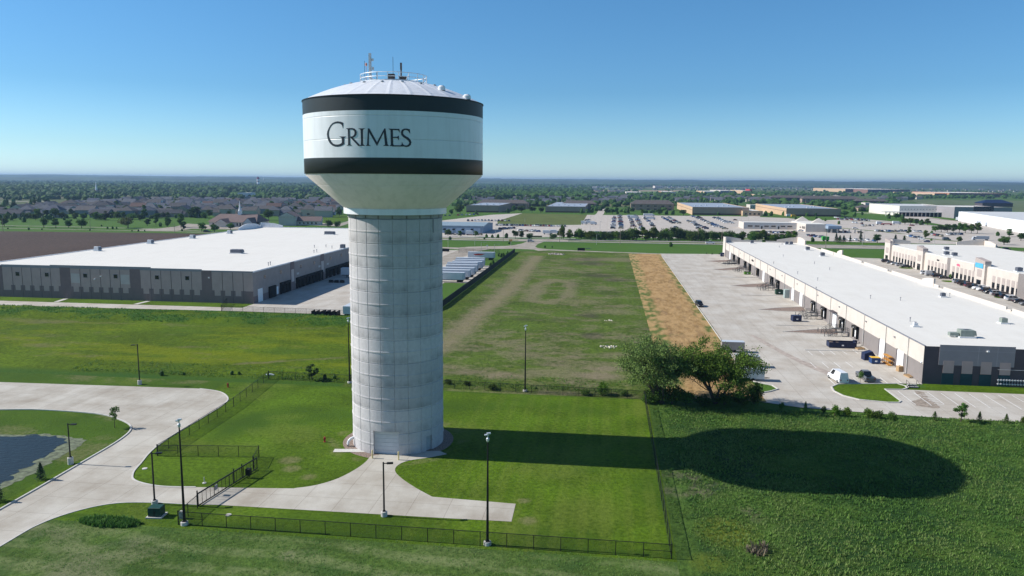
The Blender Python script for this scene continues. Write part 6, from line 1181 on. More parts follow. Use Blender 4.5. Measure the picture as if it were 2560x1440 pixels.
def car_meshes(kind):
    st, (a0, a1, b0, b1, zt) = SHAPE[kind]; body, gl = MB(), MB(); rings = []
    for x, zb, hw in st: rings.append([(x, -hw * .93, .26), (x, -hw, .45), (x, -hw, zb - .14), (x, -hw * .88, zb), (x, hw * .88, zb), (x, hw, zb - .14), (x, hw, .45), (x, hw * .93, .26)])
    vs = [v for r in rings for v in r]; n_ = 8; fs = [(i * n_ + k, i * n_ + (k + 1) % n_, (i + 1) * n_ + (k + 1) % n_, (i + 1) * n_ + k) for i in range(len(rings) - 1) for k in range(n_)] + [tuple(range(n_ - 1, -1, -1)), tuple((len(rings) - 1) * n_ + k for k in range(n_))]
    body.add(vs, fs); zb = st[2][1]; hw = st[2][2]
    B = [(a0, -hw * .9, zb - .02), (a1, -hw * .9, zb - .02), (a1, hw * .9, zb - .02), (a0, hw * .9, zb - .02)]; T = [(b0, -hw * .72, zt - .05), (b1, -hw * .72, zt - .05), (b1, hw * .72, zt - .05), (b0, hw * .72, zt - .05)]
    gl.add(B + T, [(0, 1, 5, 4), (1, 2, 6, 5), (2, 3, 7, 6), (3, 0, 4, 7)])
    body.add([(x, y, zt - .05) for x, y, _ in T] + [(x * .97, y * .92, zt) for x, y, _ in T], [(0, 1, 5, 4), (1, 2, 6, 5), (2, 3, 7, 6), (3, 0, 4, 7), (4, 5, 6, 7)])
    for s_ in (-1, 1):                              # window pillars
        for f in ((.0, .07), (.42, .47), (.93, 1.0)) if kind != 'van' else ((0, .62), (.93, 1)):
            P = [Vector(B[0 if s_ < 0 else 3]).lerp(Vector(B[1 if s_ < 0 else 2]), q) for q in f] + [Vector(T[0 if s_ < 0 else 3]).lerp(Vector(T[1 if s_ < 0 else 2]), q) for q in f[::-1]]
            body.add([p_ + Vector((0, s_ * .012, 0)) for p_ in P], [(0, 1, 2, 3)])
    if kind == 'pickup': gl.add([(-2.7, -.8, 1.15), (-1.0, -.8, 1.17), (-1.0, .8, 1.17), (-2.7, .8, 1.15)], [(0, 1, 2, 3)])
    if kind == 'van': body.add([(a0 - .01, -hw * .88, zb), (a0 - .01, hw * .88, zb), (b0 - .01, hw * .7, zt - .06), (b0 - .01, -hw * .7, zt - .06)], [(0, 1, 2, 3)])
    wx = (st[0][0] + .85, st[-1][0] - .9); return body, gl, wx, hw
def wheel_mb(x, y, s_, rim=True):
    b = MB(); b.tube([(x, y - .11, .34), (x, y + .11, .34)], .34, 14); r = MB(); r.tube([(x, y + s_ * .10, .34), (x, y + s_ * .125, .34)], .2, 10); return b, r
CARP, CARF = {}, {}
for kd in SHAPE:
    body, gl, wx, hw = car_meshes(kd); t = thing('parked_car', 'x', 'car', (0, 0, -500)); bo = body.build('body', PAINT['white'], t); gl.build('windows', M_CGL, t, fixn=False)
    for x in wx:
        for s_ in (-1, 1): b, r = wheel_mb(x, s_ * (hw - .1), s_); wo = b.build('wheel', M_TYRE, t); r.build('rim', M_RIM, wo)
    for s_ in (-1, 1):
        b = MB(); b.cbox(SHAPE[kd][0][-1][0] - .02, s_ * .6, .62, .14, .34, .14); b.build('headlight', M_LAMP, t); b = MB(); b.cbox(SHAPE[kd][0][0][0] + .03, s_ * .68, .80, .12, .22, .2); b.build('tail_light', M_TAIL, t)
    CARP[kd] = (t, TREE(t))
    me = MB(); me.v, me.f, me.m = list(body.v), list(body.f), [0] * len(body.f)
    for x in wx:
        for s_ in (-1, 1): b, r = wheel_mb(x, s_ * (hw - .1), s_); me.add(b.v, b.f, 1)
    o = me.build('parked_car', [PAINT['white'], M_TYRE], None, (0, 0, -500)); w_ = gl.build('windows', M_CGL, o, fixn=False); CARF[kd] = (o, w_)
CN = {'sedan': 'sedan', 'suv': 'SUV', 'pickup': 'pickup', 'van': 'van', 'hatch': 'hatchback'}
def near_car(p, rz, kd, col, label, group=None):
    t, tr = CARP[kd]; c = copy_tree(t, (p[0], p[1], p[2] if len(p) > 2 else .06), rz, label, None, tr, {'body': PAINT[col]}); c['category'] = {'van': 'van', 'pickup': 'pickup truck'}.get(kd, 'car'); c.name = {'van': 'van', 'pickup': 'pickup_truck'}.get(kd, 'parked_car')
    if group: c['group'] = group
    return c
FARC = []
def far_car(p, rz, kd, col, where, group):
    FARC.append((p, rz, kd, col, where, group))
R4 = random.Random(12); COLS = ['white', 'white', 'white', 'silver', 'silver', 'silver', 'grey', 'black', 'navy', 'red', 'maroon', 'blue', 'tan']
def car_row(x0, y0, x1, y1, n_, rz, where, skip=.04, kinds=('sedan', 'suv', 'suv', 'pickup', 'hatch')):
    P0, P1 = g(x0, y0), g(x1, y1)
    for i in range(n_):
        if R4.random() < skip: continue
        p = P0.lerp(P1, i / max(1, n_ - 1)); far_car((p.x + R4.uniform(-.3, .3), p.y + R4.uniform(-.3, .3), .05), rz + R4.choice((0, math.pi)) + R4.uniform(-.04, .04), R4.choice(kinds), R4.choice(COLS), where, 'cars in the far car parks')
H = math.pi / 2
for a in ((1532, 572, 1536, 543, 16, 0, 'in the first dealer-lot column'), (1553, 572, 1549, 539, 18, 0, 'in the second dealer-lot column'), (1583, 567, 1572, 540, 14, 0, 'in the third dealer-lot column'), (1606, 575, 1589, 540, 18, 0, 'in the fourth dealer-lot column'),
          (1632, 566, 1612, 545, 9, 0, 'in the column beside the white box trucks'), (1683, 559, 1658, 545, 8, 0, 'in the left short slanting pair'), (1698, 559, 1672, 545, 8, 0, 'in the right short slanting pair'),
          (1765, 573, 1722, 554, 9, 0, 'in the lower left slanting row'), (1746, 572, 1735, 556, 6, 0, 'in the short inner slanting row'), (1812, 573, 1730, 541, 15, 0, 'in the long slanting dealer row'), (1796, 572, 1745, 543, 10, 0, 'in the shorter slanting dealer row'), (1832, 559, 1784, 545, 9, 0, 'in the last slanting row'), (1815, 558, 1795, 546, 6, 0, 'in the inner last slanting row'),
          (1242, 564, 1412, 567, 27, H, 'beside the small green field'), (1171, 553, 1272, 553, 13, H, 'in the line behind the blue-grey shed'), (1252, 574, 1282, 572, 6, .3, 'in the short group right of the blue-grey shed'), (1300, 578, 1346, 580, 7, .2, 'in the group behind the dark shrubs'), (1113, 540, 1195, 537, 9, H, 'in the farthest line of the left car park'),
          (1880, 582, 1990, 584, 22, H, 'in front of the white dealership doors'), (1925, 600, 1992, 601, 9, .1, 'in the nearer line before the dealership'), (1886, 588, 1888, 598, 3, 0, 'in the small group left of the spruce'), (2022, 590, 2060, 596, 5, .4, 'in the group near the green container'), (2000, 578, 2150, 583, 12, .1, 'in the line before the glass showroom'),
          (2088, 545, 2168, 551, 16, H, 'in the back right-hand line'), (2094, 549, 2178, 553, 15, H, 'in the second right-hand line'), (2132, 558, 2162, 561, 5, H, 'in the middle right-hand lot'), (2157, 566, 2182, 565, 4, H, 'in the small cluster right of the showroom'), (2189, 579, 2246, 580, 8, H, 'in the row beyond the spruces'), (2254, 579, 2264, 579, 2, H, 'by the pear tree'), (2272, 592, 2302, 597, 6, H, 'in the black group by the willow'), (2285, 580, 2301, 581, 3, H, 'in the short row above it'), (2325, 587, 2360, 593, 6, H, 'in the row right of the willow'), (2370, 588, 2402, 587, 5, H, 'in the row before the round tree'), (2095, 600, 2185, 604, 7, H, 'partly hidden by the spruces'), (1478, 583, 1560, 586, 10, .2, 'showing above the tree belt, left part'), (1560, 588, 1700, 585, 13, .2, 'showing above the tree belt, right part'), (1120, 587, 1200, 588, 8, .1, 'in front of the blue-grey shed')):
    car_row(*a)
for px, py, rz, kd, col, lb in ((2304, 600, -.4, 'suv', 'white', 'turning near the cream building'), (2317, 606, 2.8, 'hatch', 'navy', 'leaving the car park by the cream building'), (2366, 601, .1, 'van', 'grey', 'alone in the middle of the right car park'), (1690, 570, .1, 'suv', 'silver', 'alone on the open concrete of the dealer lot'), (1838, 551, .1, 'sedan', 'maroon', 'alone beside the white dealership'), (2280, 565, .1, 'sedan', 'red', 'alone on the lane behind the pear tree'), (2138, 572, 0, 'sedan', 'white', 'alone in front of the showroom corner'), (1466, 552, .1, 'sedan', 'black', 'near the small trucks at the lot edge'), (1473, 551, .1, 'hatch', 'silver', 'near the small trucks, right of the black one'),
                              (1327, 605.5, .1, 'suv', 'silver', 'driving at the junction of the access road'), (1775, 609.5, .05, 'pickup', 'white', 'driving on the main road right of centre'), (2488, 622, .05, 'pickup', 'grey', 'driving on the main road at the right'), (2516, 626, .05, 'suv', 'black', 'following on the main road at the far right'), (517, 581, .1, 'suv', 'black', 'parked under the street trees left of the church')):
    q = g(px, py); near_car((q.x, q.y, .06), rz, kd, col, '%s %s %s' % (col, CN[kd], lb))
byw = {}
for c in FARC: byw.setdefault(c[4], []).append(c)
nfar = 0
for wh, L_ in byw.items():
    L_.sort(key=lambda c: proj(c[0])[0]); vert = abs(proj(L_[0][0])[1] - proj(L_[-1][0])[1]) > 9 and abs(proj(L_[0][0])[0] - proj(L_[-1][0])[0]) < 45
    if vert: L_.sort(key=lambda c: -proj(c[0])[1])
    for j, (p, rz, kd, col, _, gr) in enumerate(L_):
        so_, sw = CARF[kd]; o = so_.copy(); COL.objects.link(o); o.location = p; o.rotation_euler = (0, 0, rz); o.material_slots[0].link = 'OBJECT'; o.material_slots[0].material = PAINT[col]
        w_ = sw.copy(); COL.objects.link(w_); w_.parent = o; nfar += 1
        tag(o, '%s %s %s, %s from the %s' % (col, CN[kd], wh, ORD(j + 1), 'front' if vert else 'left'), {'pickup': 'pickup truck', 'van': 'van'}.get(kd, 'car'), gr); o.name = {'pickup': 'pickup_truck', 'van': 'van'}.get(kd, 'parked_car')
print('far cars', nfar)
# cars before the cream building
def nrow(x0, y0, x1, y1, spec, where, rz=0):
    P0, P1 = g(x0, y0), g(x1, y1); n_ = len(spec)
    for i, (kd, col) in enumerate(spec):
        p = P0.lerp(P1, i / (n_ - 1)); near_car((p.x, p.y, .06), rz + R4.choice((0, 0, math.pi)), kd, col, '%s %s %s, %s from the far end' % (col, CN[kd], where, ORD(i + 1)), 'cars before the cream building')
nrow(2216, 656, 2264, 669, [('suv', 'black'), ('sedan', 'grey'), ('sedan', 'silver'), ('suv', 'silver'), ('sedan', 'black')], 'in the far group before the cream building')
nrow(2315, 686, 2360, 697, [('suv', 'white'), ('van', 'silver'), ('suv', 'black'), ('sedan', 'black')], 'in the middle group before the cream building')
nrow(2397, 708, 2530, 750, [('suv', 'silver'), ('suv', 'black'), ('pickup', 'black'), ('suv', 'maroon'), ('pickup', 'black'), ('suv', 'white'), ('suv', 'white'), ('suv', 'black'), ('pickup', 'black'), ('suv', 'silver'), ('pickup', 'black'), ('suv', 'black'), ('suv', 'white')], 'in the near group before the cream building')
nrow(2534, 752, 2568, 764, [('suv', 'silver'), ('sedan', 'black'), ('suv', 'grey')], 'at the right picture edge before the cream building')
def park(fx, fy, rx, ry, kd, col, label):
    a, b_ = g(fx, fy), g(rx, ry); return near_car(((a.x + b_.x) / 2, (a.y + b_.y) / 2, .06), math.atan2(a.y - b_.y, a.x - b_.x), kd, col, label)
park(2080, 944, 2108, 960, 'van', 'white', 'white delivery van with teal side graphics parked beside the grass island'); 
park(2150, 941, 2176, 957, 'pickup', 'grey', 'grey pickup truck parked right of the white delivery van')
q = g(1748, 766); near_car((q.x, q.y, .06), R_(-83), 'suv', 'black', 'dark SUV driving alone down the right-hand yard')
# trailers
M_TRL = mat('trailer_white', (.62, .65, .68), .45, 0, .05, .8); M_TRLR = mat('trailer_roof', (.50, .55, .60), .5, 0, .06, .6)
def trailer(x, y, L_, label, rz=0, h=3.9, group=None, art=None, z=0):
    t = thing('semi_trailer', label, 'trailer', (x, y, z), rz, group); b = MB(); b.box(-L_, 0, -1.28, 1.28, 1.15, h); b.build('body', M_TRL, t); b = MB(); b.box(-L_ + .05, -.05, -1.22, 1.22, h, h + .04); b.build('roof', M_TRLR, t)
    b = MB(); b.box(-L_ + .3, -.3, -1.0, 1.0, .85, 1.14); b.build('frame', M_TYRE, t); b = MB(); b.box(-.9, .02, -1.3, -1.285, 1.2, h - .1); b.box(-.02, .03, -1.2, 1.2, 1.3, h - .15); b.build('door', M_TRLR, t)
    for k in (1.3, 2.5):
        for s_ in (-1, 1): b = MB(); b.tube([(-k, s_ * .75, .5), (-k, s_ * 1.25, .5)], .5, 12); b.build('wheel', M_TYRE, t)
    b = MB(); b.box(-L_ + 2.2, -L_ + 2.4, -.9, -.7, 0, 1.0); b.build('landing_leg', M_TYRE, t); b = MB(); b.box(-L_ + 2.2, -L_ + 2.4, .7, .9, 0, 1.0); b.build('landing_leg', M_TYRE, t)
    if art: b = MB(); b.add([(-L_ * .80, -1.30, 2.9), (-L_ * .72, -1.30, 2.3), (-L_ * .50, -1.30, 2.35), (-L_ * .34, -1.30, 3.1), (-L_ * .62, -1.30, 3.15)], [(0, 1, 2, 3, 4)]); b.build('logo', art, t, fixn=False)
    return t
rts = [(1162, 706), (1176, 699), (1187, 693), (1194, 685), (1195, 679), (1206, 676), (1211, 671), (1212, 666)]
for i, (px, py) in enumerate(rts):
    q = g(px, py); trailer(q.x, q.y, 13.5 if i else 12, 'white semi-trailer parked in the yard right of the tower, %s from the front' % ORD(i + 1), 0, group='semi-trailers parked in a row')
q = g(1237, 650); trailer(q.x, q.y, 13.5, 'white semi-trailer with a red logo on its side behind the slatted fence', 0, art=mat('logo_red', (.45, .05, .04), .5))
q = g(900, 696); trailer(-84, onx(450 + 0, 700, E_).y * 0 + 292, 13.5, 'white semi-trailer backed to the left warehouse docks beside the tower', R_(180) * 0 + 0, group=None).location = (-93.5, 297, .03)
q = g(866, 795); t = trailer(q.x + .3, q.y, 9, 'blue-roofed trailer standing end-on behind the yard fence, touching the tower edge', R_(-90), 3.4)
for px, py, lb in ((801, 789, 'left one of two low dark frames behind the yard fence'), (829, 789, 'right one of two low dark frames behind the yard fence')):
    q = g(px, py); t = thing('equipment_frame', lb, 'frame', (q.x, q.y, .04)); b = MB(); b.box(-2.2, 2.2, -1.4, 1.4, .1, .3); b.build('deck', M_TYRE, t)
    for k in range(4): b = MB(); b.box(-2.2 + 1.42 * k, -2.08 + 1.42 * k, -1.4, 1.4, .3, 1.5); b.build('rib', M_TYRE, t)
    b = MB(); b.box(-2.2, 2.2, -1.5, -1.41, .1, 1.45); b.build('side', M_TYRE, t)
q = g(862, 707); 
for k in range(3): b = MB(); b.bevbox(-.8, .8, -.6, .6, 0, 1.0, .2); tag(b.build('tyre_stack', M_TYRE, loc=(q.x - 5.5 + 2.2 * k, q.y, .04)), 'low dark tyre bundle in the shaded yard, %s from the left' % ORD(k + 1), 'tyres', 'dark bundles in the yard')
for k in range(3):
    b = MB(); b.lathe([(.5, 0), (.5, .7), (.01, .7)], 8)
# enclosed cargo trailers behind the trees
def cargo(px, py, label, L_=5.2, h=2.5):
    q = g(px, py, .06); t = thing('cargo_trailer', label, 'trailer', (q.x, q.y, .06), 0, 'enclosed cargo trailers by the big trees'); m_ = mat('trailer_taupe', (.33, .30, .28), .5, 0, .05, 1)
    b = MB(); b.box(-L_, 0, -1.1, 1.1, .55, h); b.build('body', m_ if 'grey-white' not in label else M_TRL, t); b = MB(); b.box(-L_ + .02, -.02, -1.05, 1.05, h, h + .05); b.build('roof', M_TRLR, t); b = MB(); b.tube([(0, -.5, .55), (1.2, 0, .55), (0, .5, .55)], .06, 6); b.build('hitch', M_TYRE, t)
    for s_ in (-1, 1):
        for k in (.42, .58): b = MB(); b.tube([(-L_ * k, s_ * .95, .34), (-L_ * k, s_ * 1.16, .34)], .34, 12); b.build('wheel', M_TYRE, t)
cargo(1859, 880, 'taupe enclosed cargo trailer, farthest of three at the yard edge'); cargo(1897, 917, 'taupe enclosed cargo trailer, middle of three at the yard edge'); cargo(1908, 951, 'grey-white enclosed cargo trailer, nearest of three at the yard edge')
def truck(px, py, label, L_=8, h=3.4, rz=0, colr=None, cab=True, name='box_truck', cat='truck', stripe=None):
    q = g(px, py); t = thing(name, label, cat, (q.x, q.y, .05), rz); bm_ = colr or M_TRL
    b = MB(); b.bevbox(-L_ / 2, L_ / 2 - (1.8 if cab else 0), -1.2, 1.2, .8, h, .08); b.build('box', bm_, t)
    if cab: b = MB(); b.xz([(L_ / 2 - 1.7, .5), (L_ / 2 + .4, .5), (L_ / 2 + .3, 1.5), (L_ / 2 - .3, 2.5), (L_ / 2 - 1.7, 2.5)], -1.1, 1.1); b.build('cab', bm_, t); b = MB(); b.box(L_ / 2 - 1.0, L_ / 2 - .1, -1.13, 1.13, 1.6, 2.2); b.build('windows', M_CGL, t)
    if stripe: b = MB(); b.box(-L_ / 2 + .5, L_ / 2 - 1, -1.23, -1.21, 1.6, 2.3); b.build('stripe', stripe, t)
    for x in (-L_ / 2 + 1.2, L_ / 2 - .8):
        for s_ in (-1, 1): b = MB(); b.tube([(x, s_ * .9, .45), (x, s_ * 1.18, .45)], .45, 12); b.build('wheel', M_TYRE, t)
for a in ((1578, 545, 'white box truck at the head of the second car column', 7), (1586, 547, 'white box truck beside the head of the second car column', 7), (1622, 541, 'long white bus-like vehicle behind the box trucks', 11), (1626, 549, 'white box truck in front of the long white vehicle', 8), (1368, 586, 'white trailer truck standing alone behind the dark shrubs', 5), (1386, 585, 'white trailer truck right of the first one behind the shrubs', 5), (1460, 561, 'pale container truck at the edge of the dealer lot', 4), (1472, 560, 'greenish container truck at the edge of the dealer lot', 4), (1484, 562, 'dark container truck at the edge of the dealer lot', 4), (1973, 542, 'white truck behind the dealership', 5), (2198, 562, 'white semi cab with red flatbed in the right car park', 4), (2241, 561, 'white truck with blue cab in the right car park', 6), (1176, 588, 'white truck parked before the blue-grey shed', 5)): truck(*a[:3], L_=a[3] + 1.5, h=3.2, rz=.05)
truck(1984, 543, 'yellow truck behind the dealership beside the white one', 6, 3, .2, mat('truck_yellow', (.62, .36, .03), .4)); truck(2451, 601, 'large silver motorhome parked in the right-hand car park', 10.5, 3.1, math.pi, mat('motorhome_silver', (.42, .44, .47), .4), True, 'motorhome', 'motorhome', M_CGL); truck(2217, 563, 'red flatbed machine between two white trucks', 9, 1.8, 0, PAINT['red'], False)
truck(2063, 603, 'bright green container near the spruces', 4.5, 3.2, 0, mat('container_green', (.07, .42, .06), .5), False, 'container', 'container')
for i, (px, py) in enumerate(((2400, 552), (2428, 556), (2452, 563), (2478, 566), (2515, 571), (2545, 576))): truck(px, py, 'white truck before the long bright warehouse, %s from the left' % ORD(i + 1), 11 if i % 2 else 8, 3.9, R4.uniform(-.3, .1) + .05)
for nm_, (a, b_) in list(CARF.items()): bpy.data.objects.remove(b_); bpy.data.objects.remove(a)
for nm_, (t, tr) in list(CARP.items()):
    for c, gs in tr:
        for g_ in gs: bpy.data.objects.remove(g_)
        bpy.data.objects.remove(c)
    bpy.data.objects.remove(t)
# ---------------------------------------------------------------- far buildings
def fbox(name, label, xL, xR, yb, yf, yk, wallm, roofm, cat='building', group=None, west=None, parapet=.5, deep=None, mind=8):
    P0, P1 = g(xL, yb), g(xR, yb); y0 = (P0.y + P1.y) / 2; h = hz((xL + xR) / 2, yf, (P0 + P1) / 2); D = deep or max(mind, g((xL + xR) / 2, yk, h).y - y0)
    t = thing(name, label, cat, (P0.x, y0, 0), 0, group); W_ = P1.x - P0.x
    b = MB(); b.box(0, W_, 0, D, 0, h - .3); b.build('wall', wallm, t); b = MB(); b.box(.4, W_ - .4, .4, D - .4, h - .3, h - .1); b.build('roof', roofm, t)
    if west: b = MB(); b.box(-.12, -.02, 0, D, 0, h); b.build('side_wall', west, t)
    for q in ((0, W_, -.02, .35, h - .4, h + parapet), (0, W_, D - .35, D + .02, h - .4, h + parapet * .4), (-.02, .35, .36, D - .36, h - .4, h + parapet * .4), (W_ - .35, W_ + .02, .36, D - .36, h - .4, h + parapet * .4)):
        b = MB(); b.box(*q); b.build('parapet', wallm if q[2] < 0 or not west else west, t)
    return t, W_, D, h
def sub(t, name, mt, *q, label=None):
    b = MB(); b.box(*q); o = b.build(name, mt, t)
    if label: o['label'] = label
    return o
TAN = mat('tan_wall', (.36, .265, .205), .9, 0, .05, .2); TAND = mat('brown_base', (.10, .06, .045), .9); TANL = mat('peach_and_sunlit_tan', (.56, .39, .25), .9, 0, .04, .2); GRF = mat('blue_grey_roof', (.30, .35, .42), .7, 0, .08, .05); BRR = mat('brown_shingle', (.11, .095, .09), .9, 0, .12, .3); LGW = mat('pale_wall', (.55, .55, .54), .85, 0, .05, .3)  # TANL: peach of small shops; on tan warehouses, sunlight painted into the side colour
for a, lb in (((1163, 1248, 531, 514, 505), 'tan warehouse with pale blue roof, left one of four behind the car parks'), ((1362, 1463, 531.5, 517, 505.5), 'tan warehouse with pale blue roof, second of four from the left'), ((1733, 1868, 538, 519, 507.5), 'tan warehouse with left side coloured as sunlit, third of four from the left'), ((1970, 2096, 541, 522, 511), 'tan warehouse with left side coloured as sunlit, rightmost of four')):
    t, W_, D, h = fbox('tan_warehouse', lb, *a, TAN, GRF, 'warehouse', 'tan warehouses behind the car parks', west=TANL if a[0] > 1700 else None); sub(t, 'base_band', TAND, 0, W_, -.08, -.03, 0, h * .22)  # right pair: west side gets a brighter tan, sunlight put into the colour
    for k in range(6): b = MB(); b.bevbox(W_ * (.12 + .14 * k) - 1, W_ * (.12 + .14 * k) + 1, D * (.2 + .1 * (k % 3)) - 1, D * (.2 + .1 * (k % 3)) + 1, h - .1, h + 1.1, .1); b.build('roof_vent', M_HVW, t)
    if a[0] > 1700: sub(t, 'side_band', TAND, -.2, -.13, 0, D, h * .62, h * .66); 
t, W_, D, h = fbox('steel_shed', 'blue-grey ribbed steel shed with pitched roof right beside the tower', 1040, 1211, 582.5, 564, 555, mat('steel_blue_wall', (.22, .30, .40), .6, .1, .06, .3), mat('steel_blue_roof', (.25, .33, .38), .6, .1, .06, .3), 'shed', parapet=.05)
b = MB(); b.yz([(-.6, h - .1), (D + .6, h - .1), (D / 2, h + 1.6)], -.5, W_ + .5); b.build('pitched_roof', mat('steel_blue_roof', (0, 0, 0)), t)
for k in range(5): sub(t, 'overhead_door', mat('shed_door', (.34, .44, .56), .6), W_ * (.30 + .14 * k), W_ * (.30 + .14 * k) + 5, -.08, -.02, 0, 4); sub(t, 'window', M_WIN, W_ * (.25 + .14 * k), W_ * (.25 + .14 * k) + 2, -.1, -.04, 2.2, 3.4)
# white dealership with curved parapets
t, W_, D, h = fbox('dealership', 'low white dealership building with service doors and peaked tent-like roof points', 1862, 1987, 573, 557.5, 552, LGW, M_ROOF, 'dealership', west=M_OFFW, parapet=.4, deep=26)
for k, f in enumerate((.07, .20, .38, .51, .69, .82)): o = sub(t, 'service_door', M_OFFW, W_ * f, W_ * f + 4.6, -.06, -.02, 0, 3.6); sub(o, 'window', M_WIN, W_ * f + .4, W_ * f + 4.2, -.1, -.05, 2.0, 3.0)
for f in (.33, .65): sub(t, 'door', M_WIN, W_ * f, W_ * f + 1.2, -.08, -.03, 0, 2.6)
q = g(1991, 574); q2 = g(2100, 583); x1 = q2.x - t.location.x; 
b = MB(); b.box(W_ + .1, W_ + 16, -30, 20, 0, 6.2); b.build('showroom', M_OFFW, t); b = MB(); b.box(W_ + .3, W_ + 15.8, -29.8, 19.8, 6.2, 6.5); b.build('showroom_roof', M_ROOF, t)
b = MB(); b.box(W_ + 16.1, x1 + .5, -36, -10, 0, 3.1); b.build('glass_front', mat('showroom_glass', (.03, .06, .08), .15, 0, .1, .5, spec=.6), t); b = MB(); b.box(W_ + 15.5, x1 + 1.5, -38, -9, 3.1, 5.6); b.build('fascia', mat('fascia_blue', (.28, .36, .46), .5), t); sub(t, 'fascia_stripe', mat('stripe_blue', (.10, .18, .28), .5), W_ + 15.4, x1 + 1.6, -38.1, -38.02, 3.6, 4.0)
for k in range(6): sub(t, 'pillar', M_OFFW, W_ + 18 + 4.5 * k, W_ + 19.2 + 4.5 * k, -36.4, -36.05, 0, 3.1)
for x_, y_, hh in ((W_ + 9, 19, 4.2), (x1 - 8, -6, 4.0)):
    b = MB(); b.add([(x_ - 6, y_ - 3, 6.4), (x_ + 6, y_ - 3, 6.4), (x_ + 6, y_ + 3, 6.4), (x_ - 6, y_ + 3, 6.4), (x_, y_, 6.4 + hh)], [(0, 1, 4), (1, 2, 4), (2, 3, 4), (3, 0, 4), (0, 3, 2, 1)]); b.build('roof_point', M_OFFW, t)
for k in range(7): sub(t, 'wall_letter', M_DSTEEL, W_ - .02, W_ + .06, -28 + 2.6 * k, -26.6 + 2.6 * k, 2.2, 4.2 - .8 * (k > 3)) if k not in (4,) else None
# gable-roofed buildings
def gable(t, x0, x1, y0, y1, z0, z1, wallm, roofm, axis='x', ov=.5, roofname='roof', hip=0.0):
    b = MB(); b.box(x0, x1, y0, y1, 0, z0); w_ = b.build('wall', wallm, t)
    b = MB()
    if axis == 'x':
        cy = (y0 + y1) / 2; h_ = (y1 - y0) / 2 * hip; A = [(x0 - ov, y0 - ov, z0), (x1 + ov, y0 - ov, z0), (x1 + ov, y1 + ov, z0), (x0 - ov, y1 + ov, z0), (x0 - ov + h_, cy, z1), (x1 + ov - h_, cy, z1)]
        b.add(A, [(0, 1, 5, 4), (2, 3, 4, 5), (1, 2, 5), (3, 0, 4), (0, 3, 2, 1)])
    else:
        cx = (x0 + x1) / 2; h_ = (x1 - x0) / 2 * hip; A = [(x0 - ov, y0 - ov, z0), (x1 + ov, y0 - ov, z0), (x1 + ov, y1 + ov, z0), (x0 - ov, y1 + ov, z0), (cx, y0 - ov + h_, z1), (cx, y1 + ov - h_, z1)]
        b.add(A, [(0, 4, 5, 3), (1, 2, 5, 4), (0, 1, 4), (2, 3, 5), (0, 3, 2, 1)])
    if hip < .3:
        g_ = MB()
        if axis == 'x':
            for x_, s_ in ((x0, -1), (x1, 1)): g_.add([(x_ + s_ * (ov + .02), y0, z0 + .02), (x_ + s_ * (ov + .02), y1, z0 + .02), (x_ + s_ * (ov + .02), (y0 + y1) / 2, z1 - .35)], [(0, 1, 2)]); g_.build('gable', wallm, t); g_ = MB()
        else:
            for y_, s_ in ((y0, -1), (y1, 1)): g_.add([(x0, y_ + s_ * (ov + .02), z0 + .02), (x1, y_ + s_ * (ov + .02), z0 + .02), ((x0 + x1) / 2, y_ + s_ * (ov + .02), z1 - .35)], [(0, 1, 2)]); g_.build('gable', wallm, t); g_ = MB()
    b.build(roofname, roofm, t); return w_
BRC = mat('church_roof', (.17, .125, .115), .9, 0, .1, .3)
q = g(523, 566); t = thing('church', 'long brown-roofed church with a thin white steeple, left of the tower', 'church', (q.x, q.y, 0))
gable(t, 0, 41, 0, 24, 4.0, 10.0, M_OFFW, BRC, 'x', 1.0, hip=.4); b = MB(); gable(t, 10, 19, -7, 4, 3.6, 6.8, M_OFFW, BRC, 'y', .7)
gable(t, 33, 41, -6, 6, 3.6, 7.8, mat('bluish_gable', (.38, .44, .48), .8), BRC, 'y', .6)
for x_ in (3, 7, 24, 29, 32): sub(t, 'window', M_WIN, x_, x_ + 1.3, -.06, .02, .8, 3.0)
sub(t, 'door', M_WIN, 26.5, 28, -.08, .02, 0, 3.2)
b = MB(); b.box(20.2, 22.8, 10.5, 13.1, 9.2, 12.6); sp = b.build('steeple', M_WHITE, t); b = MB(); b.lathe([(1.5, 12.6), (.9, 14.2), (.04, 21.5)], 8, 21.5, 11.8); b.build('spire', M_WHITE, sp)
q = g(697, 564); t = thing('white_hall', 'white hall with brown pitched roofs between the church and the tower', 'hall', (q.x, q.y, 0), R_(14))
gable(t, 0, 14, 0, 26, 7.5, 11.5, M_OFFW, BRC, 'y', .8); gable(t, 14.2, 34, 6, 20, 3.6, 7.2, M_OFFW, BRC, 'x', .8)
for x_ in range(5): sub(t, 'window', M_WIN, 16 + 3.4 * x_, 17.2 + 3.4 * x_, 5.93, 6.02, 1, 2.6)
q = g(243, 484); t = thing('church', 'small far church with a sharp white spire above the subdivision roofs', 'church', (q.x, q.y, 0)); gable(t, -14, 8, 0, 12, 4, 9, M_OFFW, BRR); b = MB(); b.lathe([(2.4, 8), (2.2, 13), (.05, 30)], 8, -6, 6); b.build('steeple', M_WHITE, t)
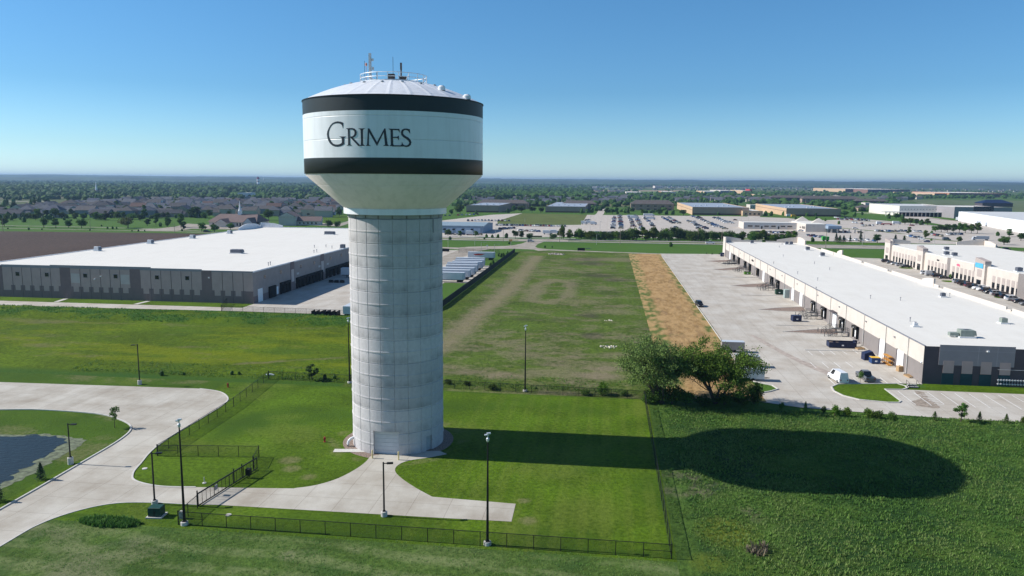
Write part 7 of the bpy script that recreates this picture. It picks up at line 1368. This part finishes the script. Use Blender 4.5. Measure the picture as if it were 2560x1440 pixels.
# apartments
def apartment(xL, xR, yb, yt, label, stories=2, wallm=TAN, depth=18):
    P0, P1 = g(xL, yb), g(xR, yb); y0 = (P0.y + P1.y) / 2; h = hz((xL + xR) / 2, yt, Vector(((P0.x + P1.x) / 2, y0 + depth / 2, 0))); t = thing('apartment_block', label, 'apartments', (P0.x, y0, 0), 0, 'brown-roofed apartment blocks')
    W_ = P1.x - P0.x; gable(t, 0, W_, 0, depth, h * .62, h, wallm, BRR, 'x', 1.0, hip=.9); n_ = max(3, int(W_ / 9))
    for k in range(n_):
        for s_ in range(stories):
            z = h * .62 / stories * s_; x_ = W_ * (k + .25) / n_; o = sub(t, 'window', M_WIN, x_, x_ + W_ / n_ * .35, -.08, .02, z + .9, z + 2.3)
        b = MB(); b.box(W_ * (k + .7) / n_, W_ * (k + .9) / n_, -1.2, -.05, 0, h * .6); b.build('balcony_tower', wallm, t)
apartment(1577, 1683, 526, 500, 'brown-roofed apartment block between two tan warehouses'); apartment(1190, 1322, 522, 499, 'long brown-roofed block behind the leftmost tan warehouse'); apartment(1405, 1490, 521, 501, 'brown-roofed block behind the second tan warehouse'); apartment(1930, 2010, 503, 488.5, 'dark-roofed apartment row at the near edge of the right-hand fields, left piece', 2, BRR)
apartment(2012, 2140, 508, 490, 'dark-roofed apartment row with stone-coloured bays, middle piece'); apartment(2142, 2215, 512, 497, 'dark-roofed apartment row beside the white depot, right piece', 2, M_CHAR); apartment(2148, 2195, 528, 513, 'small brown hipped building left of the white depot')
# big white depots on the right
t, W_, D, h = fbox('depot', 'large white depot with a columned loading canopy, far right', 2255, 2384, 541, 516, 507, mat('depot_wall', (.70, .66, .58), .85, 0, .04, .2), mat('depot_roof', (.55, .56, .56), .8, 0, .06, .05), 'depot', deep=110)
b = MB(); b.box(-22, W_ * .72, -16, -.1, 5.0, 5.6); cn = b.build('canopy', mat('canopy_grey', (.5, .5, .49), .8), t)
for k in range(15): sub(t, 'column', M_OFFW, -21 + k * (W_ * .72 + 20) / 15, -20.2 + k * (W_ * .72 + 20) / 15, -15.5, -14.8, 0, 5.0)
sub(t, 'dark_bays', M_CHAR, 0, W_ * .7, -.2, -.05, 0, 4.9); sub(t, 'blue_panels', mat('depot_blue', (.03, .15, .28), .5), W_ * .72, W_ * 1.0, -3, -.06, 0, 5.5)
for k in range(18): sub(t, 'window', M_HVD, W_ * (.04 + .053 * k), W_ * (.04 + .053 * k) + .9, -.08, -.02, h - 4.2, h - 3.3)
t, W_, D, h = fbox('warehouse', 'grey and charcoal warehouse with white scalloped roof edge, far right', 2393, 2518, 547, 519.5, 510, M_BLUEG, M_ROOF, 'warehouse', parapet=.8, deep=90); sub(t, 'dark_entry', M_CHAR, W_ * .33, W_ * .68, -.3, -.05, 0, h + 1.6); sub(t, 'window', M_WIN, W_ * .40, W_ * .62, -.36, -.31, h - 4, h - 1)
q = g(2395, 552); t = thing('warehouse', 'long bright white warehouse running toward the viewer at the right edge', 'warehouse', (q.x, q.y, 0), 0); 
q5 = g(2625, 596); dx5, dy5 = q5.x - q.x, q5.y - q.y; b = MB(); b.prism([(0, 0), (dx5, dy5), (dx5 + 230, dy5 + 20), (230, 20)], 0, 10); b.build('wall', mat('bright_wall', (.78, .79, .80), .8, 0, .03, .2), t); b = MB(); b.prism([(2, 0), (dx5 + 1, dy5 + 2), (dx5 + 226, dy5 + 22), (226, 19)], 10, 10.2); b.build('roof', mat('depot_roof', (0, 0, 0)), t)
t, W_, D, h = fbox('office_block', 'long dark-glazed low building left of the white depot', 2186, 2250, 520, 509, 505, mat('blue_glazing', (.06, .09, .13), .3), M_ROOF, 'building', parapet=.6, deep=30); sub(t, 'white_end', M_OFFW, -12, -.3, -.2, 20, 0, h + 1)
t, W_, D, h = fbox('black_barn', 'dark low building with navy hipped roof at the far right', 2462, 2525, 517, 508, 503, M_CHAR, M_NAVY, 'building', deep=30); b = MB(); b.add([(-1, -1, h), (W_ + 1, -1, h), (W_ + 1, D + 1, h), (-1, D + 1, h), (W_ * .25, D / 2, h + 6), (W_ * .75, D / 2, h + 6)], [(0, 1, 5, 4), (2, 3, 4, 5), (1, 2, 5), (3, 0, 4)]); b.build('hipped_roof', M_NAVY, t)
BRK = mat('brick_red', (.22, .12, .09), .9, 0, .06, .1)
for nm, lb, a, wm, wst in (('store', 'long brick superstore with an orange corner on the far right skyline', (2388, 2500, 493, 483, 480.5), BRK, mat('brick_orange', (.42, .22, .13), .9)), ('store', 'long brick store left of the orange-cornered superstore', (2342, 2386, 492, 484, 481), BRK, TANL), ('store', 'low tan shop with a blue gable on the far right', (2296, 2322, 492, 486, 483.5), TANL, TANL), ('shop_row', 'brown shop row with flat white roof on the far right', (2120, 2176, 481, 473, 471), TAND, TANL), ('shop_row', 'brown and grey shop row left of the brick stores', (2180, 2262, 483, 474, 471.5), M_CHAR, BRK), ('tan_office', 'tan office with a red tower far beyond the fields', (1858, 1876, 485, 477, 475), TANL, TANL), ('red_tower', 'small red square tower beside the tan office', (1874, 1880, 485, 473, 472.5), mat('tower_red', (.38, .04, .05), .7), None), ('shop_row', 'pale mixed shop row beyond the fields right of centre', (1762, 1800, 487, 479, 477), M_OFFW, TANL), ('shop_row', 'slate and white shop row right of the pale one', (1802, 1836, 486, 477, 475), M_BLUEG, M_OFFW), ('restaurant', 'white and orange low restaurant in the middle distance', (1657, 1690, 487, 480, 478), M_OFFW, mat('brick_orange', (0, 0, 0))), ('shop_row', 'low white building among trees in the middle distance', (1566, 1604, 487, 481, 479), M_OFFW, None), ('white_shed', 'long low white shed at the far end of the middle fields', (1447, 1492, 471, 468, 467), M_OFFW, None), ('farm_building', 'pale farm building on the far left skyline', (232, 243, 449, 445, 444.4), M_OFFW, M_OFFW), ('brown_office', 'small brown office beside the twin trees right of centre', (1895, 1930, 494, 487, 485.5), BRK, TANL), ('white_store', 'small white store block left of the third tan warehouse edge', (1876, 1896, 522, 512.5, 511), M_OFFW, M_OFFW), ('tan_shop', 'low tan block between two tan warehouses with dark windows', (1858, 1905, 540, 528, 523), TANL, None), ('white_barn', 'white building with domed ends among the subdivision trees', (592, 618, 495, 482, 481), mat('dome_white', (.6, .62, .64), .7), None), ('white_house_row', 'white apartment house at the far edge of the middle fields', (1638, 1657, 471, 465, 464.5), M_OFFW, M_OFFW)):
    t, W_, D, h = fbox(nm, lb, *a, wm, M_ROOF if nm != 'red_tower' else wm, 'building', west=wst, mind=14)
    for k in range(4): sub(t, 'window', M_WIN, W_ * (.1 + .22 * k), W_ * (.2 + .22 * k), -.12, -.04, h * .25, h * .6)
# small far water towers and silo
def silo(px, yb, yt, r, label, red=False, stem=False, name='silo'):
    q = g(px, yb); h = hz(px, yt, q); t = thing(name, label, 'water tower' if stem else 'silo', (q.x, q.y, 0)); b = MB()
    if stem: b.lathe([(r * .25, 0), (r * .25, h * .6), (r, h * .7), (r, h * .9), (r * .3, h)], 16); b.build('tank', LGW, t)
    else: b.lathe([(r, 0), (r, h * .8)], 16); b.build('shaft', M_WHITE, t); b = MB(); b.lathe([(r * 1.1, h * .78), (r * 1.1, h * .86), (r * .7, h * .88), (r * .7, h), (.01, h)], 16); b.build('cap', mat('silo_red', (.22, .03, .05), .7), t); b = MB(); b.lathe([(r * 1.02, h * .52), (r * 1.02, h * .58)], 16); b.build('band', mat('silo_red', (0, 0, 0)), t)
silo(646, 467, 442, 6.2, 'white silo with a dark red cap standing above the far trees', True); silo(660.5, 462, 444.5, 3.2, 'small grey water tower just right of the white silo', False, True, 'water_tower'); silo(186.5, 448, 434.5, 4, 'tiny tower on the far left skyline', False, True, 'water_tower'); silo(1318, 457, 448.5, 9, 'tiny water tower on the skyline right of the big tower', False, True, 'water_tower')
# ---------------------------------------------------------------- houses
HW = [mat('siding_%s' % n_, c, .85, 0, .06, .5) for n_, c in (('beige', (.33, .28, .22)), ('grey', (.27, .27, .27)), ('bluegrey', (.20, .235, .27)), ('cream', (.46, .42, .35)), ('taupe', (.22, .19, .165)), ('sage', (.21, .24, .20)), ('white', (.66, .66, .65)))]
HN = ['beige', 'grey', 'blue-grey', 'cream', 'taupe', 'sage', 'white']
HR = [mat('shingle_%s' % n_, c, .95, 0, .14, .6) for n_, c in (('brown', (.10, .094, .094)), ('grey', (.118, .124, .14)), ('slate', (.08, .09, .118)), ('dark', (.055, .057, .066)), ('rust', (.12, .08, .07)))]
RN = ['brown', 'grey', 'slate', 'dark', 'rust']
HP = []
def house_proto(k):
    t = thing('house', 'x', 'house', (0, 0, -500))
    L_, W_, e_, r_ = [(15, 11, 3.4, 6.8), (13, 10, 5.4, 8.8), (18, 10, 3.2, 6.0), (12, 12, 5.6, 9.2)][k]
    gable(t, -L_ / 2, L_ / 2, -W_ / 2, W_ / 2, e_, r_, HW[0], HR[0], 'x' if k != 3 else 'y', .5, hip=.0 if k < 3 else .8)
    gable(t, L_ / 2 - 7, L_ / 2, -W_ / 2 - 5, -W_ / 2 + 1, 3.0, 5.6, HW[0], HR[0], 'y', .4)
    b = MB(); b.box(L_ / 2 - 6.2, L_ / 2 - .9, -W_ / 2 - 5.08, -W_ / 2 - 5.02, .1, 2.4); b.build('garage_door', M_WDOOR, t)
    for x_ in (-L_ / 2 + 1.5, -L_ / 2 + 4.5): b = MB(); b.box(x_, x_ + 1.3, -W_ / 2 - .08, -W_ / 2 - .02, 1.0, 2.4); b.build('window', M_WIN, t)
    b = MB(); b.box(L_ / 2 + .02, L_ / 2 + .08, -1, 1, 1.2, 2.5); b.build('window', M_WIN, t); b = MB(); b.box(-L_ / 2 + 6.8, -L_ / 2 + 7.8, -W_ / 2 - .08, -W_ / 2 - .02, .1, 2.2); b.build('door', M_CHAR, t)
    return t, TREE(t)
HPR = [house_proto(k) for k in range(4)]
def parts_of(tr): return [c for c, _ in tr]
hspots = []; R3 = random.Random(5)
rowy = 0
for row in range(15):
    for i in range(-1, 34):
        u = i / 28; x0, y0 = -600 + (590 * u) * .96, 672 + 165 * u * 1.15
        d = row * 37 + (9 if row % 2 else 0); x = x0 - d * .30 + R3.uniform(-4, 4); y = y0 + d * .95 + R3.uniform(-3, 3)
        px, py = proj((x, y, 0))
        if not (-25 < px < 858 and py > 482): continue
        if row == 0 and (490 < px < 800): y += 25
        if proj((x, y, 0))[1] > 556: continue
        if R3.random() < .10: continue
        hspots.append((x, y, row, px))
hspots = [h for h in hspots if not (500 < h[3] < 800 and h[1] < 720)]
hspots.sort(key=lambda h: h[1] * 1.0 + abs(h[0]) * .35); near_h = hspots[:212]
rows = {}
for h_ in near_h: rows.setdefault(h_[2], []).append(h_)
for r_, L_ in rows.items():
    L_.sort(key=lambda h: h[3])
    for j, (x, y, row, px) in enumerate(L_):
        k = R3.randrange(4); wc = R3.choice([0, 0, 1, 2, 3, 3, 4, 5, 6, 6]); rc = R3.choice([0, 0, 1, 1, 1, 2, 2, 3, 3, 0, 1, 4]); small = y > 950
        src, tr = HPR[k]; tr2 = [(c, g_) for c, g_ in tr if not (small and c.name.split('.')[0] in ('window', 'door', 'garage_door'))]
        rz = R_(14) + (0 if row % 2 else math.pi) + R3.choice([0, 0, 0, math.pi / 2]) + R3.uniform(-.12, .12)
        c = copy_tree(src, (x, y, 0), rz, '%s house with %s roof in the %s row of the subdivision, %s from the left' % (HN[wc], RN[rc], ORD(row + 1), ORD(j + 1)), R3.uniform(1.0, 1.32), tr2, {'wall': HW[wc], 'gable': HW[wc], 'roof': HR[rc]}); c['group'] = 'houses of the left subdivision'
# houses of the right-hand developments
Rr = []
for (xa, xb, ya, yb, n_) in ((1440, 1545, 468, 474, 16), (1560, 1600, 464, 470, 5), (1640, 1780, 467, 470.5, 15), (1780, 1870, 474, 480, 8), (1940, 2010, 470, 473, 8), (2010, 2090, 471, 476, 8), (2330, 2560, 474, 480, 26), (1690, 1960, 499, 505, 20), (1340, 1420, 486, 494, 8)):
    for i in range(n_): Rr.append((xa + (xb - xa) * (i + R3.random() * .6) / n_, R3.uniform(ya, yb)))
for j, (px, py) in enumerate(sorted(Rr)[:84]):
    q = g(px, py); k = R3.randrange(4); wc = R3.choice([0, 1, 3, 6, 6, 4]); rc = R3.choice([0, 1, 2, 3]); src, tr = HPR[k]; tr2 = [(c, g_) for c, g_ in tr if c.name.split('.')[0] in ('wall', 'roof', 'gable')]
    c = copy_tree(src, (q.x, q.y, 0), R3.choice([0, 1.57, 3.14]) + R3.uniform(-.2, .2), 'tiny %s house with %s roof in the distant developments, %s from the left' % (HN[wc], RN[rc], ORD(j + 1)), R3.uniform(1.0, 1.25), tr2, {'wall': HW[wc], 'gable': HW[wc], 'roof': HR[rc]}); c['group'] = 'distant houses right of the tower'
for src, tr in HPR:
    for c, gs in tr:
        for g_ in gs: bpy.data.objects.remove(g_)
        bpy.data.objects.remove(c)
    bpy.data.objects.remove(src)
rest_h = hspots[212:]
for xa, xb, ya, yb, n_ in ((1140, 1560, 496, 511, 46), (1690, 1930, 497, 506, 30), (1480, 1640, 493, 500, 14), (2060, 2560, 471, 482, 60), (1560, 2000, 466, 476, 50), (2200, 2300, 497, 503, 8), (1430, 1560, 474, 484, 26)):
    for _ in range(n_):
        q = g(R3.uniform(xa, xb), R3.uniform(ya, yb)); rest_h.append((q.x, q.y, 0, 0))
b = MB()
for x, y, row, px in rest_h:
    L_, W_, e_, r_ = R3.choice([(15, 11, 4, 7.5), (13, 10, 5.4, 8.8)]); b.box(x - L_ / 2, x + L_ / 2, y - W_ / 2, y + W_ / 2, 0, e_, 0); b.add([(x - L_ / 2 - .5, y - W_ / 2 - .5, e_), (x + L_ / 2 + .5, y - W_ / 2 - .5, e_), (x + L_ / 2 + .5, y + W_ / 2 + .5, e_), (x - L_ / 2 - .5, y + W_ / 2 + .5, e_), (x - L_ / 2, y, r_), (x + L_ / 2, y, r_)], [(0, 1, 5, 4), (2, 3, 4, 5), (1, 2, 5), (3, 0, 4)], R3.choice((1, 2, 3, 4)))
if rest_h: tag(b.build('far_houses', [HW[3], HR[0], HR[1], HR[2], HR[3]], fixn=False), 'small houses too far off to tell apart', 'houses', None, 'stuff')
print('houses', len(near_h), len(rest_h))
# ---------------------------------------------------------------- woods that read as one mass
far_rest = flush_trees(296)
lm = leaf_mat('wood_canopy', (0.052, 0.104, 0.022), .42)
def blob(b, x, y, r, h, z=0):
    n1, n2 = 8, 3; i0 = len(b.v); ph = R3.uniform(0, 6.28)
    for j in range(n2):
        t_ = j / n2; rr = r * (1 - t_ ** 2.2) ** .5 * (1.0 if j else .82)
        for i in range(n1):
            a = ph + i * 6.283 / n1; q = rr * R3.uniform(.72, 1.2); b.v.append((x + q * math.cos(a), y + q * math.sin(a), z + h * (.05 if j == 0 else .2 + .75 * t_) * R3.uniform(.85, 1.15)))
    b.v.append((x + R3.uniform(-.2, .2) * r, y, z + h))
    for j in range(n2 - 1):
        for i in range(n1): b.f.append((i0 + j * n1 + i, i0 + j * n1 + (i + 1) % n1, i0 + (j + 1) * n1 + (i + 1) % n1, i0 + (j + 1) * n1 + i)); b.m.append(0)
    for i in range(n1): b.f.append((i0 + (n2 - 1) * n1 + i, i0 + (n2 - 1) * n1 + (i + 1) % n1, i0 + n1 * n2)); b.m.append(0)
b = MB()
for p_, h, wr, *_r in far_rest: blob(b, p_.x, p_.y, h * .38, h)
def wood(x0, x1, y0, y1, n_, hh=(8, 14), keep=None):
    for _ in range(n_):
        px = R3.uniform(x0, x1); py = y0 + (y1 - y0) * R3.random() ** 1.0; q = g(px, py)
        if keep and R3.random() > keep(px, py, q): continue
        if N(q.x, q.y, .0022, 3) < .36 and py < y1 - 4: continue
        h = R3.uniform(*hh) * (.6 + .7 * N(q.x, q.y, .006, 9)); blob(b, q.x, q.y, h * R3.uniform(.6, .95), h)
wood(-20, 860, 463, 482, 2600, (10, 17)); wood(-20, 860, 457, 464, 900, (10, 16)); wood(-20, 860, 482, 492, 350, (8, 12)); wood(-20, 430, 449, 458, 500, (10, 18))
wood(1140, 1480, 466, 499, 1500, (9, 15)); wood(1140, 2600, 459, 467, 2600, (10, 18)); wood(1480, 1960, 462, 468, 1000, (12, 20)); wood(1480, 1940, 486, 500, 420, (7, 12)); wood(1960, 2600, 463, 470, 900, (10, 16)); wood(2220, 2280, 487, 500, 60, (9, 14)); wood(2280, 2600, 491, 497, 130, (6, 10)); wood(1900, 2240, 484, 491, 120, (6, 10)); wood(1480, 2600, 470, 486, 380, (6, 10)); wood(2440, 2600, 480, 492, 60, (6, 9)); wood(1130, 2250, 502, 518, 330, (6, 10)); wood(1480, 1720, 517, 533, 45, (4, 7)); wood(2100, 2260, 505, 530, 50, (5, 8)); wood(0, 860, 492, 500, 150, (7, 11))
tag(b.build('far_woodland', lm, fixn=False), 'wooded belts and tree clumps fading toward the horizon', 'woodland', None, 'stuff'); print('wood faces', len(b.f))
# tiny city on the skyline
# ---------------------------------------------------------------- haze
hb = MB(); hb.box(-17500, 17500, -6500, 17500, -3, 92); hz_o = hb.build('haze', [])
m = bpy.data.materials.new('haze_air'); m.use_nodes = True; n, L = nodes_of(m)
for q in list(n):
    if q.type == 'BSDF_PRINCIPLED': n.remove(q)
pv = n.new('ShaderNodeVolumePrincipled'); pv.inputs['Density'].default_value = 0.000085; pv.inputs['Color'].default_value = (0.36, 0.56, 0.84, 1); pv.inputs['Anisotropy'].default_value = 0.2
L.new(pv.outputs[0], n['Material Output'].inputs['Volume']); hz_o.data.materials.append(m)
tag(hz_o, None, None, None, 'stuff'); hz_o['label'] = 'thin bluish haze over the far fields'; hz_o['category'] = 'haze'
bpy.context.view_layer.update()
